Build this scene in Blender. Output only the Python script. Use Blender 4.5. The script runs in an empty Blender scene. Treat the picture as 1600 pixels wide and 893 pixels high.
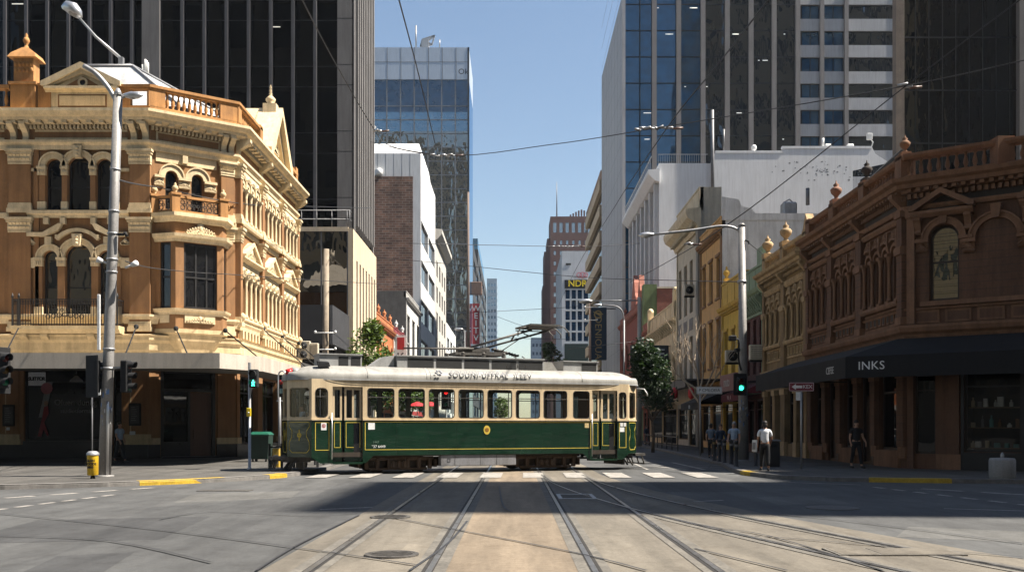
SKY_K = 0.052
EXPO = 1.5
SUN_K = 5.0
HAZE = 0.00008
import bpy, math, random
from mathutils import Vector, Matrix
from mathutils.geometry import tessellate_polygon
random.seed(7)
SC = bpy.context.scene
COL = SC.collection
R = math.radians
# ------------------------------------------------------------------ transform state
CUR = ((1, 0, 0), (0, 1, 0), (0, 0, 1), (0, 0, 0))

def at_world(x=0.0, y=0.0, z=0.0, rot=0.0):
    global CUR
    c, s = math.cos(rot), math.sin(rot)
    CUR = ((c, s, 0), (-s, c, 0), (0, 0, 1), (x, y, z))

def at_face(p0, p1):
    """local (u along the facade to the viewer's right, n outward, z up)"""
    global CUR
    dx, dy = p1[0] - p0[0], p1[1] - p0[1]
    L = math.hypot(dx, dy)
    ux, uy = dx / L, dy / L
    CUR = ((ux, uy, 0), (uy, -ux, 0), (0, 0, 1), (p0[0], p0[1], 0))
    return L

def tp(p):
    a, b, c, o = CUR
    x, y, z = p
    return (o[0] + a[0] * x + b[0] * y + c[0] * z, o[1] + a[1] * x + b[1] * y + c[1] * z, o[2] + a[2] * x + b[2] * y + c[2] * z)

# camera constants used to turn measurements in the photograph into metres
FPX, HX, HY, EYE = 1500.0, 803.0, 667.0, 1.7
def XX(px, d): return (px - HX) * d / FPX
def ZZ(py, d): return EYE + (HY - py) * d / FPX
def PP(px, py, d): return (XX(px, d), d, ZZ(py, d))

# ------------------------------------------------------------------ mesh builder
def arc_pts(u0, u1, zs, seg=10, rise=None):
    r = (u1 - u0) / 2.0
    c = (u0 + u1) / 2.0
    k = 1.0 if rise is None else rise / r
    return [(c + r * math.cos(math.pi * i / seg), zs + k * r * math.sin(math.pi * i / seg)) for i in range(seg + 1)]

def opening(op, ins=0.0):
    k = op[0]
    u0, u1, z0, z1 = op[1] + ins, op[2] - ins, op[3] + ins, op[4]
    if k == 'r':
        z1 -= ins
        return [(u0, z0), (u1, z0), (u1, z1), (u0, z1)]
    if k == 'q':      # rounded rectangle
        z1 -= ins
        r = max(0.02, (op[5] if len(op) > 5 else 0.1) - ins * .5)
        out = []
        for cx, cz, a in ((u1 - r, z0 + r, -90), (u1 - r, z1 - r, 0), (u0 + r, z1 - r, 90), (u0 + r, z0 + r, 180)):
            for i in range(4):
                t = R(a + 30 * i)
                out.append((cx + r * math.cos(t), cz + r * math.sin(t)))
        return out
    rise = op[5] if len(op) > 5 else None
    if rise is not None: rise -= ins
    return [(u0, z0), (u1, z0)] + arc_pts(u0, u1, z1, 10, rise)

class MB:
    def __init__(s):
        s.v = []; s.f = []; s.sm = []
    def add(s, verts, faces, smooth=False, raw=False):
        b = len(s.v)
        s.v.extend(verts if raw else [tp(p) for p in verts])
        for f in faces:
            s.f.append(tuple(b + i for i in f)); s.sm.append(smooth)
        return s
    def box(s, x0, x1, y0, y1, z0, z1):
        v = [(x0, y0, z0), (x1, y0, z0), (x1, y1, z0), (x0, y1, z0), (x0, y0, z1), (x1, y0, z1), (x1, y1, z1), (x0, y1, z1)]
        return s.add(v, [(0, 3, 2, 1), (4, 5, 6, 7), (0, 1, 5, 4), (1, 2, 6, 5), (2, 3, 7, 6), (3, 0, 4, 7)])
    def cbox(s, x0, x1, y0, y1, z0, z1, c=0.02):
        """box with chamfered edges"""
        v = []; idx = {}
        for i, (X, sx) in enumerate(((x0, 1), (x1, -1))):
            for j, (Y, sy) in enumerate(((y0, 1), (y1, -1))):
                for k, (Z, sz) in enumerate(((z0, 1), (z1, -1))):
                    for a in range(3):
                        idx[i, j, k, a] = len(v)
                        v.append((X + (0 if a == 0 else sx * c), Y + (0 if a == 1 else sy * c), Z + (0 if a == 2 else sz * c)))
        F = []
        for i in (0, 1):
            F.append([idx[i, 0, 0, 0], idx[i, 1, 0, 0], idx[i, 1, 1, 0], idx[i, 0, 1, 0]])
            F.append([idx[0, i, 0, 1], idx[1, i, 0, 1], idx[1, i, 1, 1], idx[0, i, 1, 1]])
            F.append([idx[0, 0, i, 2], idx[1, 0, i, 2], idx[1, 1, i, 2], idx[0, 1, i, 2]])
            for j in (0, 1):
                F.append([idx[i, j, 0, 0], idx[i, j, 1, 0], idx[i, j, 1, 1], idx[i, j, 0, 1]])
                F.append([idx[i, 0, j, 0], idx[i, 1, j, 0], idx[i, 1, j, 2], idx[i, 0, j, 2]])
                F.append([idx[0, i, j, 1], idx[1, i, j, 1], idx[1, i, j, 2], idx[0, i, j, 2]])
                for k in (0, 1):
                    F.append([idx[i, j, k, 0], idx[i, j, k, 1], idx[i, j, k, 2]])
        return s.add(v, F)
    def quad(s, a, b, c, d): return s.add([a, b, c, d], [(0, 1, 2, 3)])
    def poly(s, pts): return s.add(pts, [tuple(range(len(pts)))])
    def prism(s, pts, vec, smooth=False):
        n = len(pts)
        top = [(p[0] + vec[0], p[1] + vec[1], p[2] + vec[2]) for p in pts]
        F = [tuple(range(n))[::-1], tuple(range(n, 2 * n))] + [(i, (i + 1) % n, n + (i + 1) % n, n + i) for i in range(n)]
        return s.add(list(pts) + top, F, smooth)
    def fprism(s, uz, n0, n1):
        """polygon in the facade plane pushed from n0 to n1"""
        return s.prism([(u, n0, z) for u, z in uz], (0, n1 - n0, 0))
    def uprism(s, nz, u0, u1):
        return s.prism([(u0, n, z) for n, z in nz], (u1 - u0, 0, 0))
    def lathe(s, prof, c, seg=10, cap=True, smooth=True):
        n = len(prof); V = []; F = []
        for r, z in prof:
            for i in range(seg):
                a = 2 * math.pi * i / seg
                V.append((c[0] + r * math.cos(a), c[1] + r * math.sin(a), c[2] + z))
        for k in range(n - 1):
            for i in range(seg):
                j = (i + 1) % seg
                F.append((k * seg + i, k * seg + j, (k + 1) * seg + j, (k + 1) * seg + i))
        s.add(V, F, smooth)
        if cap:
            s.add(V[:seg], [tuple(range(seg))[::-1]]); s.add(V[-seg:], [tuple(range(seg))])
        return s
    def tube(s, pts, r, seg=8, smooth=True, cap=True):
        P = [Vector(p) for p in pts]; n = len(P)
        rr = r if isinstance(r, (list, tuple)) else [r] * n
        V = []; F = []; side = None
        for k in range(n):
            d = (P[min(k + 1, n - 1)] - P[max(k - 1, 0)])
            d = d.normalized() if d.length > 1e-9 else Vector((0, 0, 1))
            if side is None:
                side = d.cross(Vector((0, 0, 1)))
                if side.length < 1e-3: side = Vector((1, 0, 0))
            side = (side - d * side.dot(d)).normalized()
            o = d.cross(side)
            for i in range(seg):
                a = 2 * math.pi * i / seg
                V.append(tuple(P[k] + (side * math.cos(a) + o * math.sin(a)) * rr[k]))
        for k in range(n - 1):
            for i in range(seg):
                j = (i + 1) % seg
                F.append((k * seg + i, k * seg + j, (k + 1) * seg + j, (k + 1) * seg + i))
        if cap:
            F.append(tuple(range(seg))[::-1]); F.append(tuple(range((n - 1) * seg, n * seg)))
        return s.add(V, F, smooth)
    def bar(s, a, b, w, h):
        """rectangular bar from a to b"""
        A, B = Vector(a), Vector(b); d = (B - A).normalized()
        sd = d.cross(Vector((0, 0, 1)))
        sd = sd.normalized() if sd.length > 1e-3 else Vector((1, 0, 0))
        up = sd.cross(d)
        V = []
        for P in (A, B):
            for i, j in ((-1, -1), (1, -1), (1, 1), (-1, 1)):
                V.append(tuple(P + sd * (i * w / 2) + up * (j * h / 2)))
        return s.add(V, [(0, 3, 2, 1), (4, 5, 6, 7), (0, 1, 5, 4), (1, 2, 6, 5), (2, 3, 7, 6), (3, 0, 4, 7)])
    def ellip(s, c, rx, ry, rz, nu=12, nv=8, jit=0.0):
        V = []; F = []
        for j in range(1, nv):
            th = math.pi * j / nv
            for i in range(nu):
                a = 2 * math.pi * i / nu
                k = 1 + random.uniform(-jit, jit)
                V.append((c[0] + k * rx * math.sin(th) * math.cos(a), c[1] + k * ry * math.sin(th) * math.sin(a), c[2] + k * rz * math.cos(th)))
        t = len(V); V.append((c[0], c[1], c[2] + rz)); V.append((c[0], c[1], c[2] - rz))
        for j in range(nv - 2):
            for i in range(nu):
                F.append((j * nu + i, j * nu + (i + 1) % nu, (j + 1) * nu + (i + 1) % nu, (j + 1) * nu + i))
        for i in range(nu):
            F.append((t, (i + 1) % nu, i)); F.append((t + 1, (nv - 2) * nu + i, (nv - 2) * nu + (i + 1) % nu))
        return s.add(V, F, True)
    def wall(s, outline, ops, n=0.0, depth=0.25):
        """flat wall with real openings and their reveals; outline = (u0,u1,z0,z1) or polygon"""
        if len(outline) == 4 and not isinstance(outline[0], tuple):
            u0, u1, z0, z1 = outline
            outline = [(u0, z0), (u1, z0), (u1, z1), (u0, z1)]
        holes = [opening(o) for o in ops]
        loops = [[Vector((u, z, 0)) for u, z in outline]] + [[Vector((u, z, 0)) for u, z in h] for h in holes]
        flat = [p for l in loops for p in l]
        tris = tessellate_polygon(loops)
        s.add([(p.x, n, p.y) for p in flat], [tuple(t) for t in tris])
        for h in holes:
            m = len(h)
            s.add([(u, n, z) for u, z in h] + [(u, n - depth, z) for u, z in h], [(i, (i + 1) % m, m + (i + 1) % m, m + i) for i in range(m)])
        return s
    def frame(s, op, w, n0, n1):
        """frame following an opening, w wide, between n0 and n1"""
        A, B = opening(op), opening(op, w); m = len(A)
        V = [(u, n1, z) for u, z in A] + [(u, n1, z) for u, z in B] + [(u, n0, z) for u, z in B]
        return s.add(V, [(i, (i + 1) % m, m + (i + 1) % m, m + i) for i in range(m)] + [(m + i, m + (i + 1) % m, 2 * m + (i + 1) % m, 2 * m + i) for i in range(m)])
    def ring(s, uc, zs, r0, r1, n0, n1, a0=0, a1=180, seg=10):
        V = []; F = []
        for i in range(seg + 1):
            a = R(a0 + (a1 - a0) * i / seg); c, d = math.cos(a), math.sin(a)
            for r, n in ((r0, n0), (r0, n1), (r1, n1), (r1, n0)):
                V.append((uc + r * c, n, zs + r * d))
        for i in range(seg):
            for k in range(4):
                F.append((i * 4 + k, i * 4 + (k + 1) % 4, i * 4 + 4 + (k + 1) % 4, i * 4 + 4 + k))
        F += [(0, 1, 2, 3), tuple(seg * 4 + k for k in (3, 2, 1, 0))]
        return s.add(V, F)
    def sweep(s, path, prof, cap=True, smooth=False):
        """closed profile (n,z) swept along a plan path with mitred corners; outward = right of travel"""
        n = len(path); V = []; F = []; m = len(prof)
        nor = []
        for i in range(n - 1):
            dx, dy = path[i + 1][0] - path[i][0], path[i + 1][1] - path[i][1]; L = math.hypot(dx, dy)
            nor.append((dy / L, -dx / L))
        for i in range(n):
            if i == 0: mx, my = nor[0]
            elif i == n - 1: mx, my = nor[-1]
            else:
                a, b = nor[i - 1], nor[i]; k = 1 + a[0] * b[0] + a[1] * b[1]
                mx, my = (a[0] + b[0]) / k, (a[1] + b[1]) / k
            for pn, pz in prof:
                V.append((path[i][0] + mx * pn, path[i][1] + my * pn, pz))
        for i in range(n - 1):
            for k in range(m):
                F.append((i * m + k, i * m + (k + 1) % m, (i + 1) * m + (k + 1) % m, (i + 1) * m + k))
        if cap:
            F += [tuple(range(m))[::-1], tuple((n - 1) * m + k for k in range(m))]
        return s.add(V, F, smooth)

ORG = {}
def link(name, mb, mat, parent=None, org=(0, 0, 0)):
    me = bpy.data.meshes.new(name)
    o_ = ORG[parent.name] if parent is not None else org
    me.from_pydata([(v[0] - o_[0], v[1] - o_[1], v[2] - o_[2]) for v in mb.v], [], mb.f)
    me.polygons.foreach_set('use_smooth', mb.sm)
    mats = mat if isinstance(mat, (list, tuple)) else [mat]
    for m in mats: me.materials.append(m)
    me.update()
    o = bpy.data.objects.new(name, me); COL.objects.link(o)
    ORG[o.name] = o_
    if parent is not None: o.parent = parent
    else: o.location = org
    return o

def tag(o, label=None, cat=None, group=None, kind=None):
    if label: o['label'] = label
    if cat: o['category'] = cat
    if group: o['group'] = group
    if kind: o['kind'] = kind
    return o

class Thing:
    """an Empty at the base that parents its parts; .m(name, mat) collects one part's mesh, .new() starts a separate one"""
    def __init__(s, name, label, cat, loc=(0, 0, 0), group=None, rot=None):
        s.root = bpy.data.objects.new(name, None); COL.objects.link(s.root)
        s.root.location = loc
        s.root.empty_display_size = .2
        tag(s.root, label, cat, group)
        if rot is None: ORG[s.root.name] = loc
        else:
            s.root.rotation_euler = (0, 0, rot); ORG[s.root.name] = (0, 0, 0)
        s.q = []; s.d = {}
    def new(s, name, mat, parent=None):
        mb = MB(); e = [name, mb, mat, parent, None]; s.q.append(e); mb.e = e
        return mb
    def m(s, name, mat):
        k = (name, mat.name)
        if k not in s.d: s.d[k] = s.new(name, mat)
        return s.d[k]
    def done(s):
        for e in s.q:
            if not e[1].v: continue
            par = s.root if e[3] is None else e[3].e[4]
            e[4] = link(e[0], e[1], e[2], par)
        s.q = [e for e in s.q if False]
        return s.root

def solo(name, label, cat, mb, mat, org=(0, 0, 0), group=None):
    return tag(link(name, mb, mat, None, org), label, cat, group)
def struct(name, mb, mat, label=None):
    return tag(link(name, mb, mat), label, None, None, 'structure')
def copy_tree(root, loc, label=None, rot=None):
    c = root.copy(); COL.objects.link(c); c.location = loc
    if rot is not None: c.rotation_euler = (0, 0, rot)
    if label: c['label'] = label
    def rec(o, p):
        for ch in list(o.children):
            d = ch.copy(); COL.objects.link(d); d.parent = p; rec(ch, d)
    rec(root, c)
    return c

def text_mb(txt, size, depth=0.01, align='CENTER', space=1.0, bold=0.0):
    """letters as a mesh in the local (x, z) plane, facing -y (or +n)"""
    cu = bpy.data.curves.new('lettering', 'FONT'); cu.body = txt; cu.size = size; cu.extrude = depth / 2
    cu.align_x = align; cu.align_y = 'CENTER'; cu.space_character = space; cu.resolution_u = 3; cu.offset = bold
    ob = bpy.data.objects.new('lettering_tmp', cu); COL.objects.link(ob)
    dg = bpy.context.evaluated_depsgraph_get()
    me = bpy.data.meshes.new_from_object(ob.evaluated_get(dg))
    V = [tuple(v.co) for v in me.vertices]; F = [tuple(p.vertices) for p in me.polygons]
    bpy.data.objects.remove(ob); bpy.data.curves.remove(cu); bpy.data.meshes.remove(me)
    return V, F
def put_text(mb, txt, u, n, z, size, **k):
    V, F = text_mb(txt, size, **k)
    mb.add([(u + x, n + w, z + y) for x, y, w in V], F)

# ------------------------------------------------------------------ materials
MATS = {}
def nodes_of(name):
    m = bpy.data.materials.new(name); m.use_nodes = True
    nt = m.node_tree; nt.nodes.clear()
    out = nt.nodes.new('ShaderNodeOutputMaterial')
    return m, nt, out
def nn(nt, t, **k):
    n = nt.nodes.new(t)
    for a, b in k.items(): setattr(n, a, b)
    return n
def position(nt, scale=(1, 1, 1)):
    g = nn(nt, 'ShaderNodeNewGeometry'); mp = nn(nt, 'ShaderNodeMapping'); mp.inputs['Scale'].default_value = scale
    nt.links.new(g.outputs['Position'], mp.inputs['Vector'])
    return mp.outputs[0]
def noise(nt, vec, scale, detail=5, rough=.6):
    n = nn(nt, 'ShaderNodeTexNoise'); n.inputs['Scale'].default_value = scale; n.inputs['Detail'].default_value = detail; n.inputs['Roughness'].default_value = rough
    nt.links.new(vec, n.inputs['Vector']); return n.outputs['Fac']
def ramp(nt, fac, stops):
    r = nn(nt, 'ShaderNodeValToRGB')
    while len(r.color_ramp.elements) < len(stops): r.color_ramp.elements.new(.5)
    for e, (p, c) in zip(r.color_ramp.elements, stops):
        e.position = p; e.color = (*c, 1) if len(c) == 3 else c
    nt.links.new(fac, r.inputs[0]); return r.outputs[0]
def mix(nt, fac, a, b, mode='MIX'):
    m = nn(nt, 'ShaderNodeMix', data_type='RGBA', blend_type=mode)
    if isinstance(fac, (int, float)): m.inputs[0].default_value = fac
    else: nt.links.new(fac, m.inputs[0])
    for i, c in ((6, a), (7, b)):
        if isinstance(c, tuple): m.inputs[i].default_value = (*c, 1)
        else: nt.links.new(c, m.inputs[i])
    return m.outputs[2]
def bump(nt, h, strength, dist=.02):
    b = nn(nt, 'ShaderNodeBump'); b.inputs['Strength'].default_value = strength; b.inputs['Distance'].default_value = dist
    nt.links.new(h, b.inputs['Height']); return b.outputs[0]
def sc(c, k): return tuple(max(0, min(1, x * k)) for x in c)

def M(name, col, rough=.8, var=.18, scale=1.2, streak=.25, fine=.12, bmp=.15, metal=0.0, spec=.4, coat=0.0, wave=0.0, soot=0.0):
    """painted or weathered surface: broad tone drift, vertical run-off stains, fine grain"""
    if name in MATS: return MATS[name]
    m, nt, out = nodes_of(name)
    p = nn(nt, 'ShaderNodeBsdfPrincipled')
    pos = position(nt)
    a = noise(nt, pos, scale, 6)
    c = ramp(nt, a, [(.3, sc(col, 1 - var)), (.7, sc(col, 1 + var))])
    if streak:
        st = noise(nt, position(nt, (2.2, 2.2, .18)), 1.6, 5, .65)
        k = ramp(nt, st, [(.42, (1, 1, 1)), (.78, (1 - streak, 1 - streak * 1.05, 1 - streak * 1.1))])
        c = mix(nt, 1.0, c, k, 'MULTIPLY')
    if fine:
        fn = noise(nt, pos, 22, 3)
        k = ramp(nt, fn, [(.3, (1 - fine,) * 3), (.7, (1 + fine,) * 3)])
        c = mix(nt, 1.0, c, k, 'MULTIPLY')
        if bmp and not wave: nt.links.new(bump(nt, fn, bmp), p.inputs['Normal'])
    if wave:
        b_ = bump(nt, noise(nt, position(nt, (1, 1, 2.2)), 1.7, 3, .5), 1.0, wave); nt.links.new(b_, p.inputs['Normal']); nt.links.new(b_, p.inputs['Coat Normal'])
    if soot:
        q = ramp(nt, noise(nt, position(nt, (1, 1, .7)), 2.6, 9, .8), [(.5, (1, 1, 1)), (.72, (1 - soot,) * 3)])
        c = mix(nt, 1.0, c, q, 'MULTIPLY')
    nt.links.new(c, p.inputs['Base Color'])
    rr = ramp(nt, a, [(.3, (max(0, rough - .08),) * 3), (.7, (min(1, rough + .08),) * 3)])
    nt.links.new(rr, p.inputs['Roughness'])
    p.inputs['Metallic'].default_value = metal
    p.inputs['Specular IOR Level'].default_value = spec
    p.inputs['Coat Weight'].default_value = coat
    p.inputs['Coat Roughness'].default_value = .08
    nt.links.new(p.outputs[0], out.inputs[0])
    MATS[name] = m; return m

def brick(name, c1, c2, mortar, scale=1.0, bw=.24, bh=.086, var=.3):
    if name in MATS: return MATS[name]
    m, nt, out = nodes_of(name)
    p = nn(nt, 'ShaderNodeBsdfPrincipled')
    g = nn(nt, 'ShaderNodeNewGeometry'); sx = nn(nt, 'ShaderNodeSeparateXYZ'); nt.links.new(g.outputs['Position'], sx.inputs[0])
    ad = nn(nt, 'ShaderNodeMath', operation='ADD'); nt.links.new(sx.outputs[0], ad.inputs[0]); nt.links.new(sx.outputs[1], ad.inputs[1])
    cb = nn(nt, 'ShaderNodeCombineXYZ'); nt.links.new(ad.outputs[0], cb.inputs[0]); nt.links.new(sx.outputs[2], cb.inputs[1])
    b = nn(nt, 'ShaderNodeTexBrick'); nt.links.new(cb.outputs[0], b.inputs['Vector'])
    b.inputs['Color1'].default_value = (*c1, 1); b.inputs['Color2'].default_value = (*c2, 1); b.inputs['Mortar'].default_value = (*mortar, 1)
    b.inputs['Scale'].default_value = 1; b.inputs['Brick Width'].default_value = bw * scale; b.inputs['Row Height'].default_value = bh * scale; b.inputs['Mortar Size'].default_value = .008 * scale
    a = noise(nt, position(nt), .5, 7, .7)
    k = ramp(nt, a, [(.3, (1 - var,) * 3), (.75, (1 + var,) * 3)])
    c = mix(nt, 1.0, b.outputs[0], k, 'MULTIPLY')
    ef = ramp(nt, noise(nt, position(nt, (1, 1, .6)), .9, 6, .75), [(.6, (0, 0, 0)), (.8, (.5, .5, .5))])
    c = mix(nt, ef, c, (.42, .38, .34))
    nt.links.new(c, p.inputs['Base Color']); p.inputs['Roughness'].default_value = .9
    nt.links.new(p.outputs[0], out.inputs[0])
    MATS[name] = m; return m

def glass(name, col, f0=.06, rough=.02, wob=.0, wscale=.5, tint=(1, 1, 1), var=.3, ws=(1, 1, .35)):
    """opaque dark glazing of a building with fresnel reflections; wob = unevenness of the panes"""
    if name in MATS: return MATS[name]
    m, nt, out = nodes_of(name)
    d = nn(nt, 'ShaderNodeBsdfDiffuse'); g = nn(nt, 'ShaderNodeBsdfGlossy'); mx = nn(nt, 'ShaderNodeMixShader'); fr = nn(nt, 'ShaderNodeFresnel')
    a = noise(nt, position(nt, (1, 1, 1.3)), .45, 3)
    nt.links.new(ramp(nt, a, [(.35, sc(col, 1 - var)), (.65, sc(col, 1 + var))]), d.inputs['Color'])
    g.inputs['Color'].default_value = (*tint, 1); g.inputs['Roughness'].default_value = rough
    fr.inputs['IOR'].default_value = 1.5
    ad = nn(nt, 'ShaderNodeMath', operation='MULTIPLY_ADD'); nt.links.new(fr.outputs[0], ad.inputs[0]); ad.inputs[1].default_value = min(1, f0 * 12) * (1 - f0); ad.inputs[2].default_value = f0 - .04 * min(1, f0 * 12)
    mm = nn(nt, 'ShaderNodeMath', operation='MAXIMUM'); nt.links.new(ad.outputs[0], mm.inputs[0]); mm.inputs[1].default_value = .01
    nt.links.new(mm.outputs[0], mx.inputs[0])
    if wob:
        w = noise(nt, position(nt, ws), wscale, 3, .55)
        b = bump(nt, w, 1.0, wob); nt.links.new(b, g.inputs['Normal'])
    nt.links.new(d.outputs[0], mx.inputs[1]); nt.links.new(g.outputs[0], mx.inputs[2]); nt.links.new(mx.outputs[0], out.inputs[0])
    MATS[name] = m; return m

def clear(name, tint=(.85, .9, .88), f=1.0):
    """thin see-through window glass"""
    if name in MATS: return MATS[name]
    m, nt, out = nodes_of(name)
    t = nn(nt, 'ShaderNodeBsdfTransparent'); t.inputs[0].default_value = (*tint, 1)
    g = nn(nt, 'ShaderNodeBsdfGlossy'); g.inputs['Roughness'].default_value = .01
    fr = nn(nt, 'ShaderNodeFresnel'); fr.inputs['IOR'].default_value = 1.5
    b = bump(nt, noise(nt, position(nt), .8, 2), 1.0, .01); nt.links.new(b, g.inputs['Normal'])
    mu = nn(nt, 'ShaderNodeMath', operation='MULTIPLY'); nt.links.new(fr.outputs[0], mu.inputs[0]); mu.inputs[1].default_value = f; mu.use_clamp = True
    mx = nn(nt, 'ShaderNodeMixShader'); nt.links.new(mu.outputs[0], mx.inputs[0]); nt.links.new(t.outputs[0], mx.inputs[1]); nt.links.new(g.outputs[0], mx.inputs[2])
    nt.links.new(mx.outputs[0], out.inputs[0])
    MATS[name] = m; return m

def lamp_mat(name, col, e):
    if name in MATS: return MATS[name]
    m, nt, out = nodes_of(name)
    p = nn(nt, 'ShaderNodeBsdfPrincipled'); p.inputs['Base Color'].default_value = (*col, 1)
    p.inputs['Emission Color'].default_value = (*col, 1); p.inputs['Emission Strength'].default_value = e
    nt.links.new(p.outputs[0], out.inputs[0]); MATS[name] = m; return m

def leaf_mat(name, c):
    if name in MATS: return MATS[name]
    m, nt, out = nodes_of(name)
    d = nn(nt, 'ShaderNodeBsdfPrincipled'); t = nn(nt, 'ShaderNodeBsdfTranslucent'); mx = nn(nt, 'ShaderNodeMixShader'); mx.inputs[0].default_value = .3
    k = ramp(nt, noise(nt, position(nt), 3.5, 3), [(.3, sc(c, .55)), (.7, sc(c, 1.5))])
    nt.links.new(k, d.inputs['Base Color']); d.inputs['Roughness'].default_value = .55
    nt.links.new(mix(nt, 1.0, k, (1, 1, .45), 'MULTIPLY'), t.inputs[0])
    nt.links.new(d.outputs[0], mx.inputs[1]); nt.links.new(t.outputs[0], mx.inputs[2]); nt.links.new(mx.outputs[0], out.inputs[0])
    MATS[name] = m; return m

def road_mat(name, col, var=.25, grain=.3, patch=None, wear=(1, 1, 1), rough=.85, gs=60):
    if name in MATS: return MATS[name]
    m, nt, out = nodes_of(name)
    p = nn(nt, 'ShaderNodeBsdfPrincipled'); pos = position(nt)
    a = noise(nt, position(nt, wear), .35, 8, .7)
    c = ramp(nt, a, [(.3, sc(col, 1 - var)), (.7, sc(col, 1 + var))])
    md = noise(nt, pos, 11, 4, .75)
    c = mix(nt, 1.0, c, ramp(nt, md, [(.3, (.86, .86, .86)), (.7, (1.14, 1.14, 1.13))]), 'MULTIPLY')
    g = noise(nt, pos, gs, 2, .8)
    c = mix(nt, 1.0, c, ramp(nt, g, [(.25, (1 - grain,) * 3), (.75, (1 + grain,) * 3)]), 'MULTIPLY')
    ty = noise(nt, position(nt, (1.3, .12, 1)), 1.1, 6, .7)
    c = mix(nt, 1.0, c, ramp(nt, ty, [(.38, (.8, .8, .8)), (.6, (1.12, 1.12, 1.11))]), 'MULTIPLY')
    oil = noise(nt, pos, .9, 10, .8)
    c = mix(nt, 1.0, c, ramp(nt, oil, [(.6, (1, 1, 1)), (.75, (.6, .59, .58))]), 'MULTIPLY')
    sp = noise(nt, pos, 2.3, 9, .75)
    c = mix(nt, 1.0, c, ramp(nt, sp, [(.5, (1, 1, 1)), (.68, (.78, .76, .74))]), 'MULTIPLY')
    if patch:
        v = nn(nt, 'ShaderNodeTexVoronoi'); v.inputs['Scale'].default_value = .23; nt.links.new(position(nt, (1.4, .5, 1)), v.inputs['Vector'])
        c = mix(nt, patch, c, mix(nt, 1.0, c, ramp(nt, v.outputs['Color'], [(.2, (.75, .75, .75)), (.8, (1.15, 1.13, 1.1))]), 'MULTIPLY'))
    nt.links.new(c, p.inputs['Base Color'])
    p.inputs['Roughness'].default_value = rough; p.inputs['Specular IOR Level'].default_value = .3
    nt.links.new(bump(nt, g, .35, .006), p.inputs['Normal'])
    nt.links.new(p.outputs[0], out.inputs[0]); MATS[name] = m; return m

PANE = None
def window(th, op, depth=.25, fw=.07, frame=None, pane=None, bars=(), name='window', off=0.0):
    """one window: frame mesh with its pane as sub-part, set back in its opening. bars: ('h', z) / ('v', u)"""
    f = th.new(name, frame); n0, n1 = off - depth + .03, off - depth + .09
    f.frame(op, fw, n0 - .03, n1)
    z0, z1 = op[3], max(z for _, z in opening(op))
    for b in bars:
        if b[0] == 'h': f.box(op[1] + fw * .5, op[2] - fw * .5, n0 - .01, n1 - .01, b[1] - fw * .4, b[1] + fw * .4)
        else: f.box(b[1] - fw * .35, b[1] + fw * .35, n0 - .01, n1 - .015, z0 + fw * .5, (b[2] if len(b) > 2 else z1) - fw * .5)
    p = th.new('pane', pane, f)
    p.add([(u, n0, z) for u, z in opening(op, fw * .5)], [tuple(range(len(opening(op))))])
    return f
# ================================================================== materials used across the street
m_asph = road_mat('asphalt', (.072, .072, .072), .28, .35, .5)
m_bed = road_mat('track_concrete', (.14, .123, .10), .22, .22, .6, (2.2, .5, 1))
m_bedc = road_mat('worn_tan_concrete', (.185, .146, .106), .22, .2, .5, (2.6, .4, 1))
m_foot = road_mat('footpath_asphalt', (.078, .073, .067), .25, .3, .4)
m_kerb = M('bluestone', (.15, .14, .13), .85, .25, 3)
m_white = M('road_paint', (.27, .25, .225), .75, .35, 4, .1, .35, soot=.5)
m_yel = M('yellow_paint', (.40, .26, .02), .6, .25, 6, .1, .2)
m_steel = M('rail_steel', (.30, .29, .28), .32, .25, 3, 0, .15, .05, .85)
m_dark = M('groove_dirt', (.022, .020, .018), .9, .3, 4, 0, .2)
m_line = M('tar', (.03, .03, .032), .6, .2, 4, 0, .2)
m_iron = M('cast_iron', (.085, .078, .07), .6, .3, 6, 0, .3, .3, .3)
m_black = M('black_paint', (.014, .014, .015), .45, .25, 3, .1, .1)
m_blackm = M('matt_black', (.009, .009, .010), .8, .25, 3, .1, .1)
m_galv = M('galvanised', (.34, .34, .345), .45, .15, 3, .2, .1, .05, .55)
m_grey = M('grey_metal', (.17, .17, .175), .5, .2, 2, .25, .1, .1, .3)
m_alu = M('aluminium', (.55, .55, .55), .35, .1, 3, .1, .05, 0, .8)
m_conc = M('concrete', (.27, .255, .24), .9, .2, .8, .35)
m_wire = M('wire_rubber', (.022, .022, .024), .6, .1, 3, 0, 0)
m_red = M('red_paint', (.42, .025, .025), .5, .2, 3, .1)
m_whitep = M('white_paint', (.72, .72, .71), .5, .08, 2, .15)
m_wood = M('grey_timber', (.29, .235, .175), .85, .25, 2, .45)
m_shop = M('shop_interior', (.010, .009, .009), .9, .3, 1, 0, 0)
g_shop = glass('shop_glass', (.004, .004, .0045), .03, .01, .01, .7)
g_win = glass('old_window_glass', (.008, .008, .009), .055, .01, .012, .7, ws=(1, 1, .6))
g_dark = glass('black_tower_glass', (.0022, .0022, .0025), .012, .01, .02, .2)
def G(px, py):
    """point of the road surface seen at a place in the photograph"""
    d = FPX * EYE / (py - HY)
    return (XX(px, d), d)

g_refl = glass('curtained_glass', (.016, .014, .012), .22, .01, .02, .5, (1, .93, .8), ws=(1, 1, .5))  # warm tint puts sunlit reflections into the panes; no curtains behind
at_world()
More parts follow.
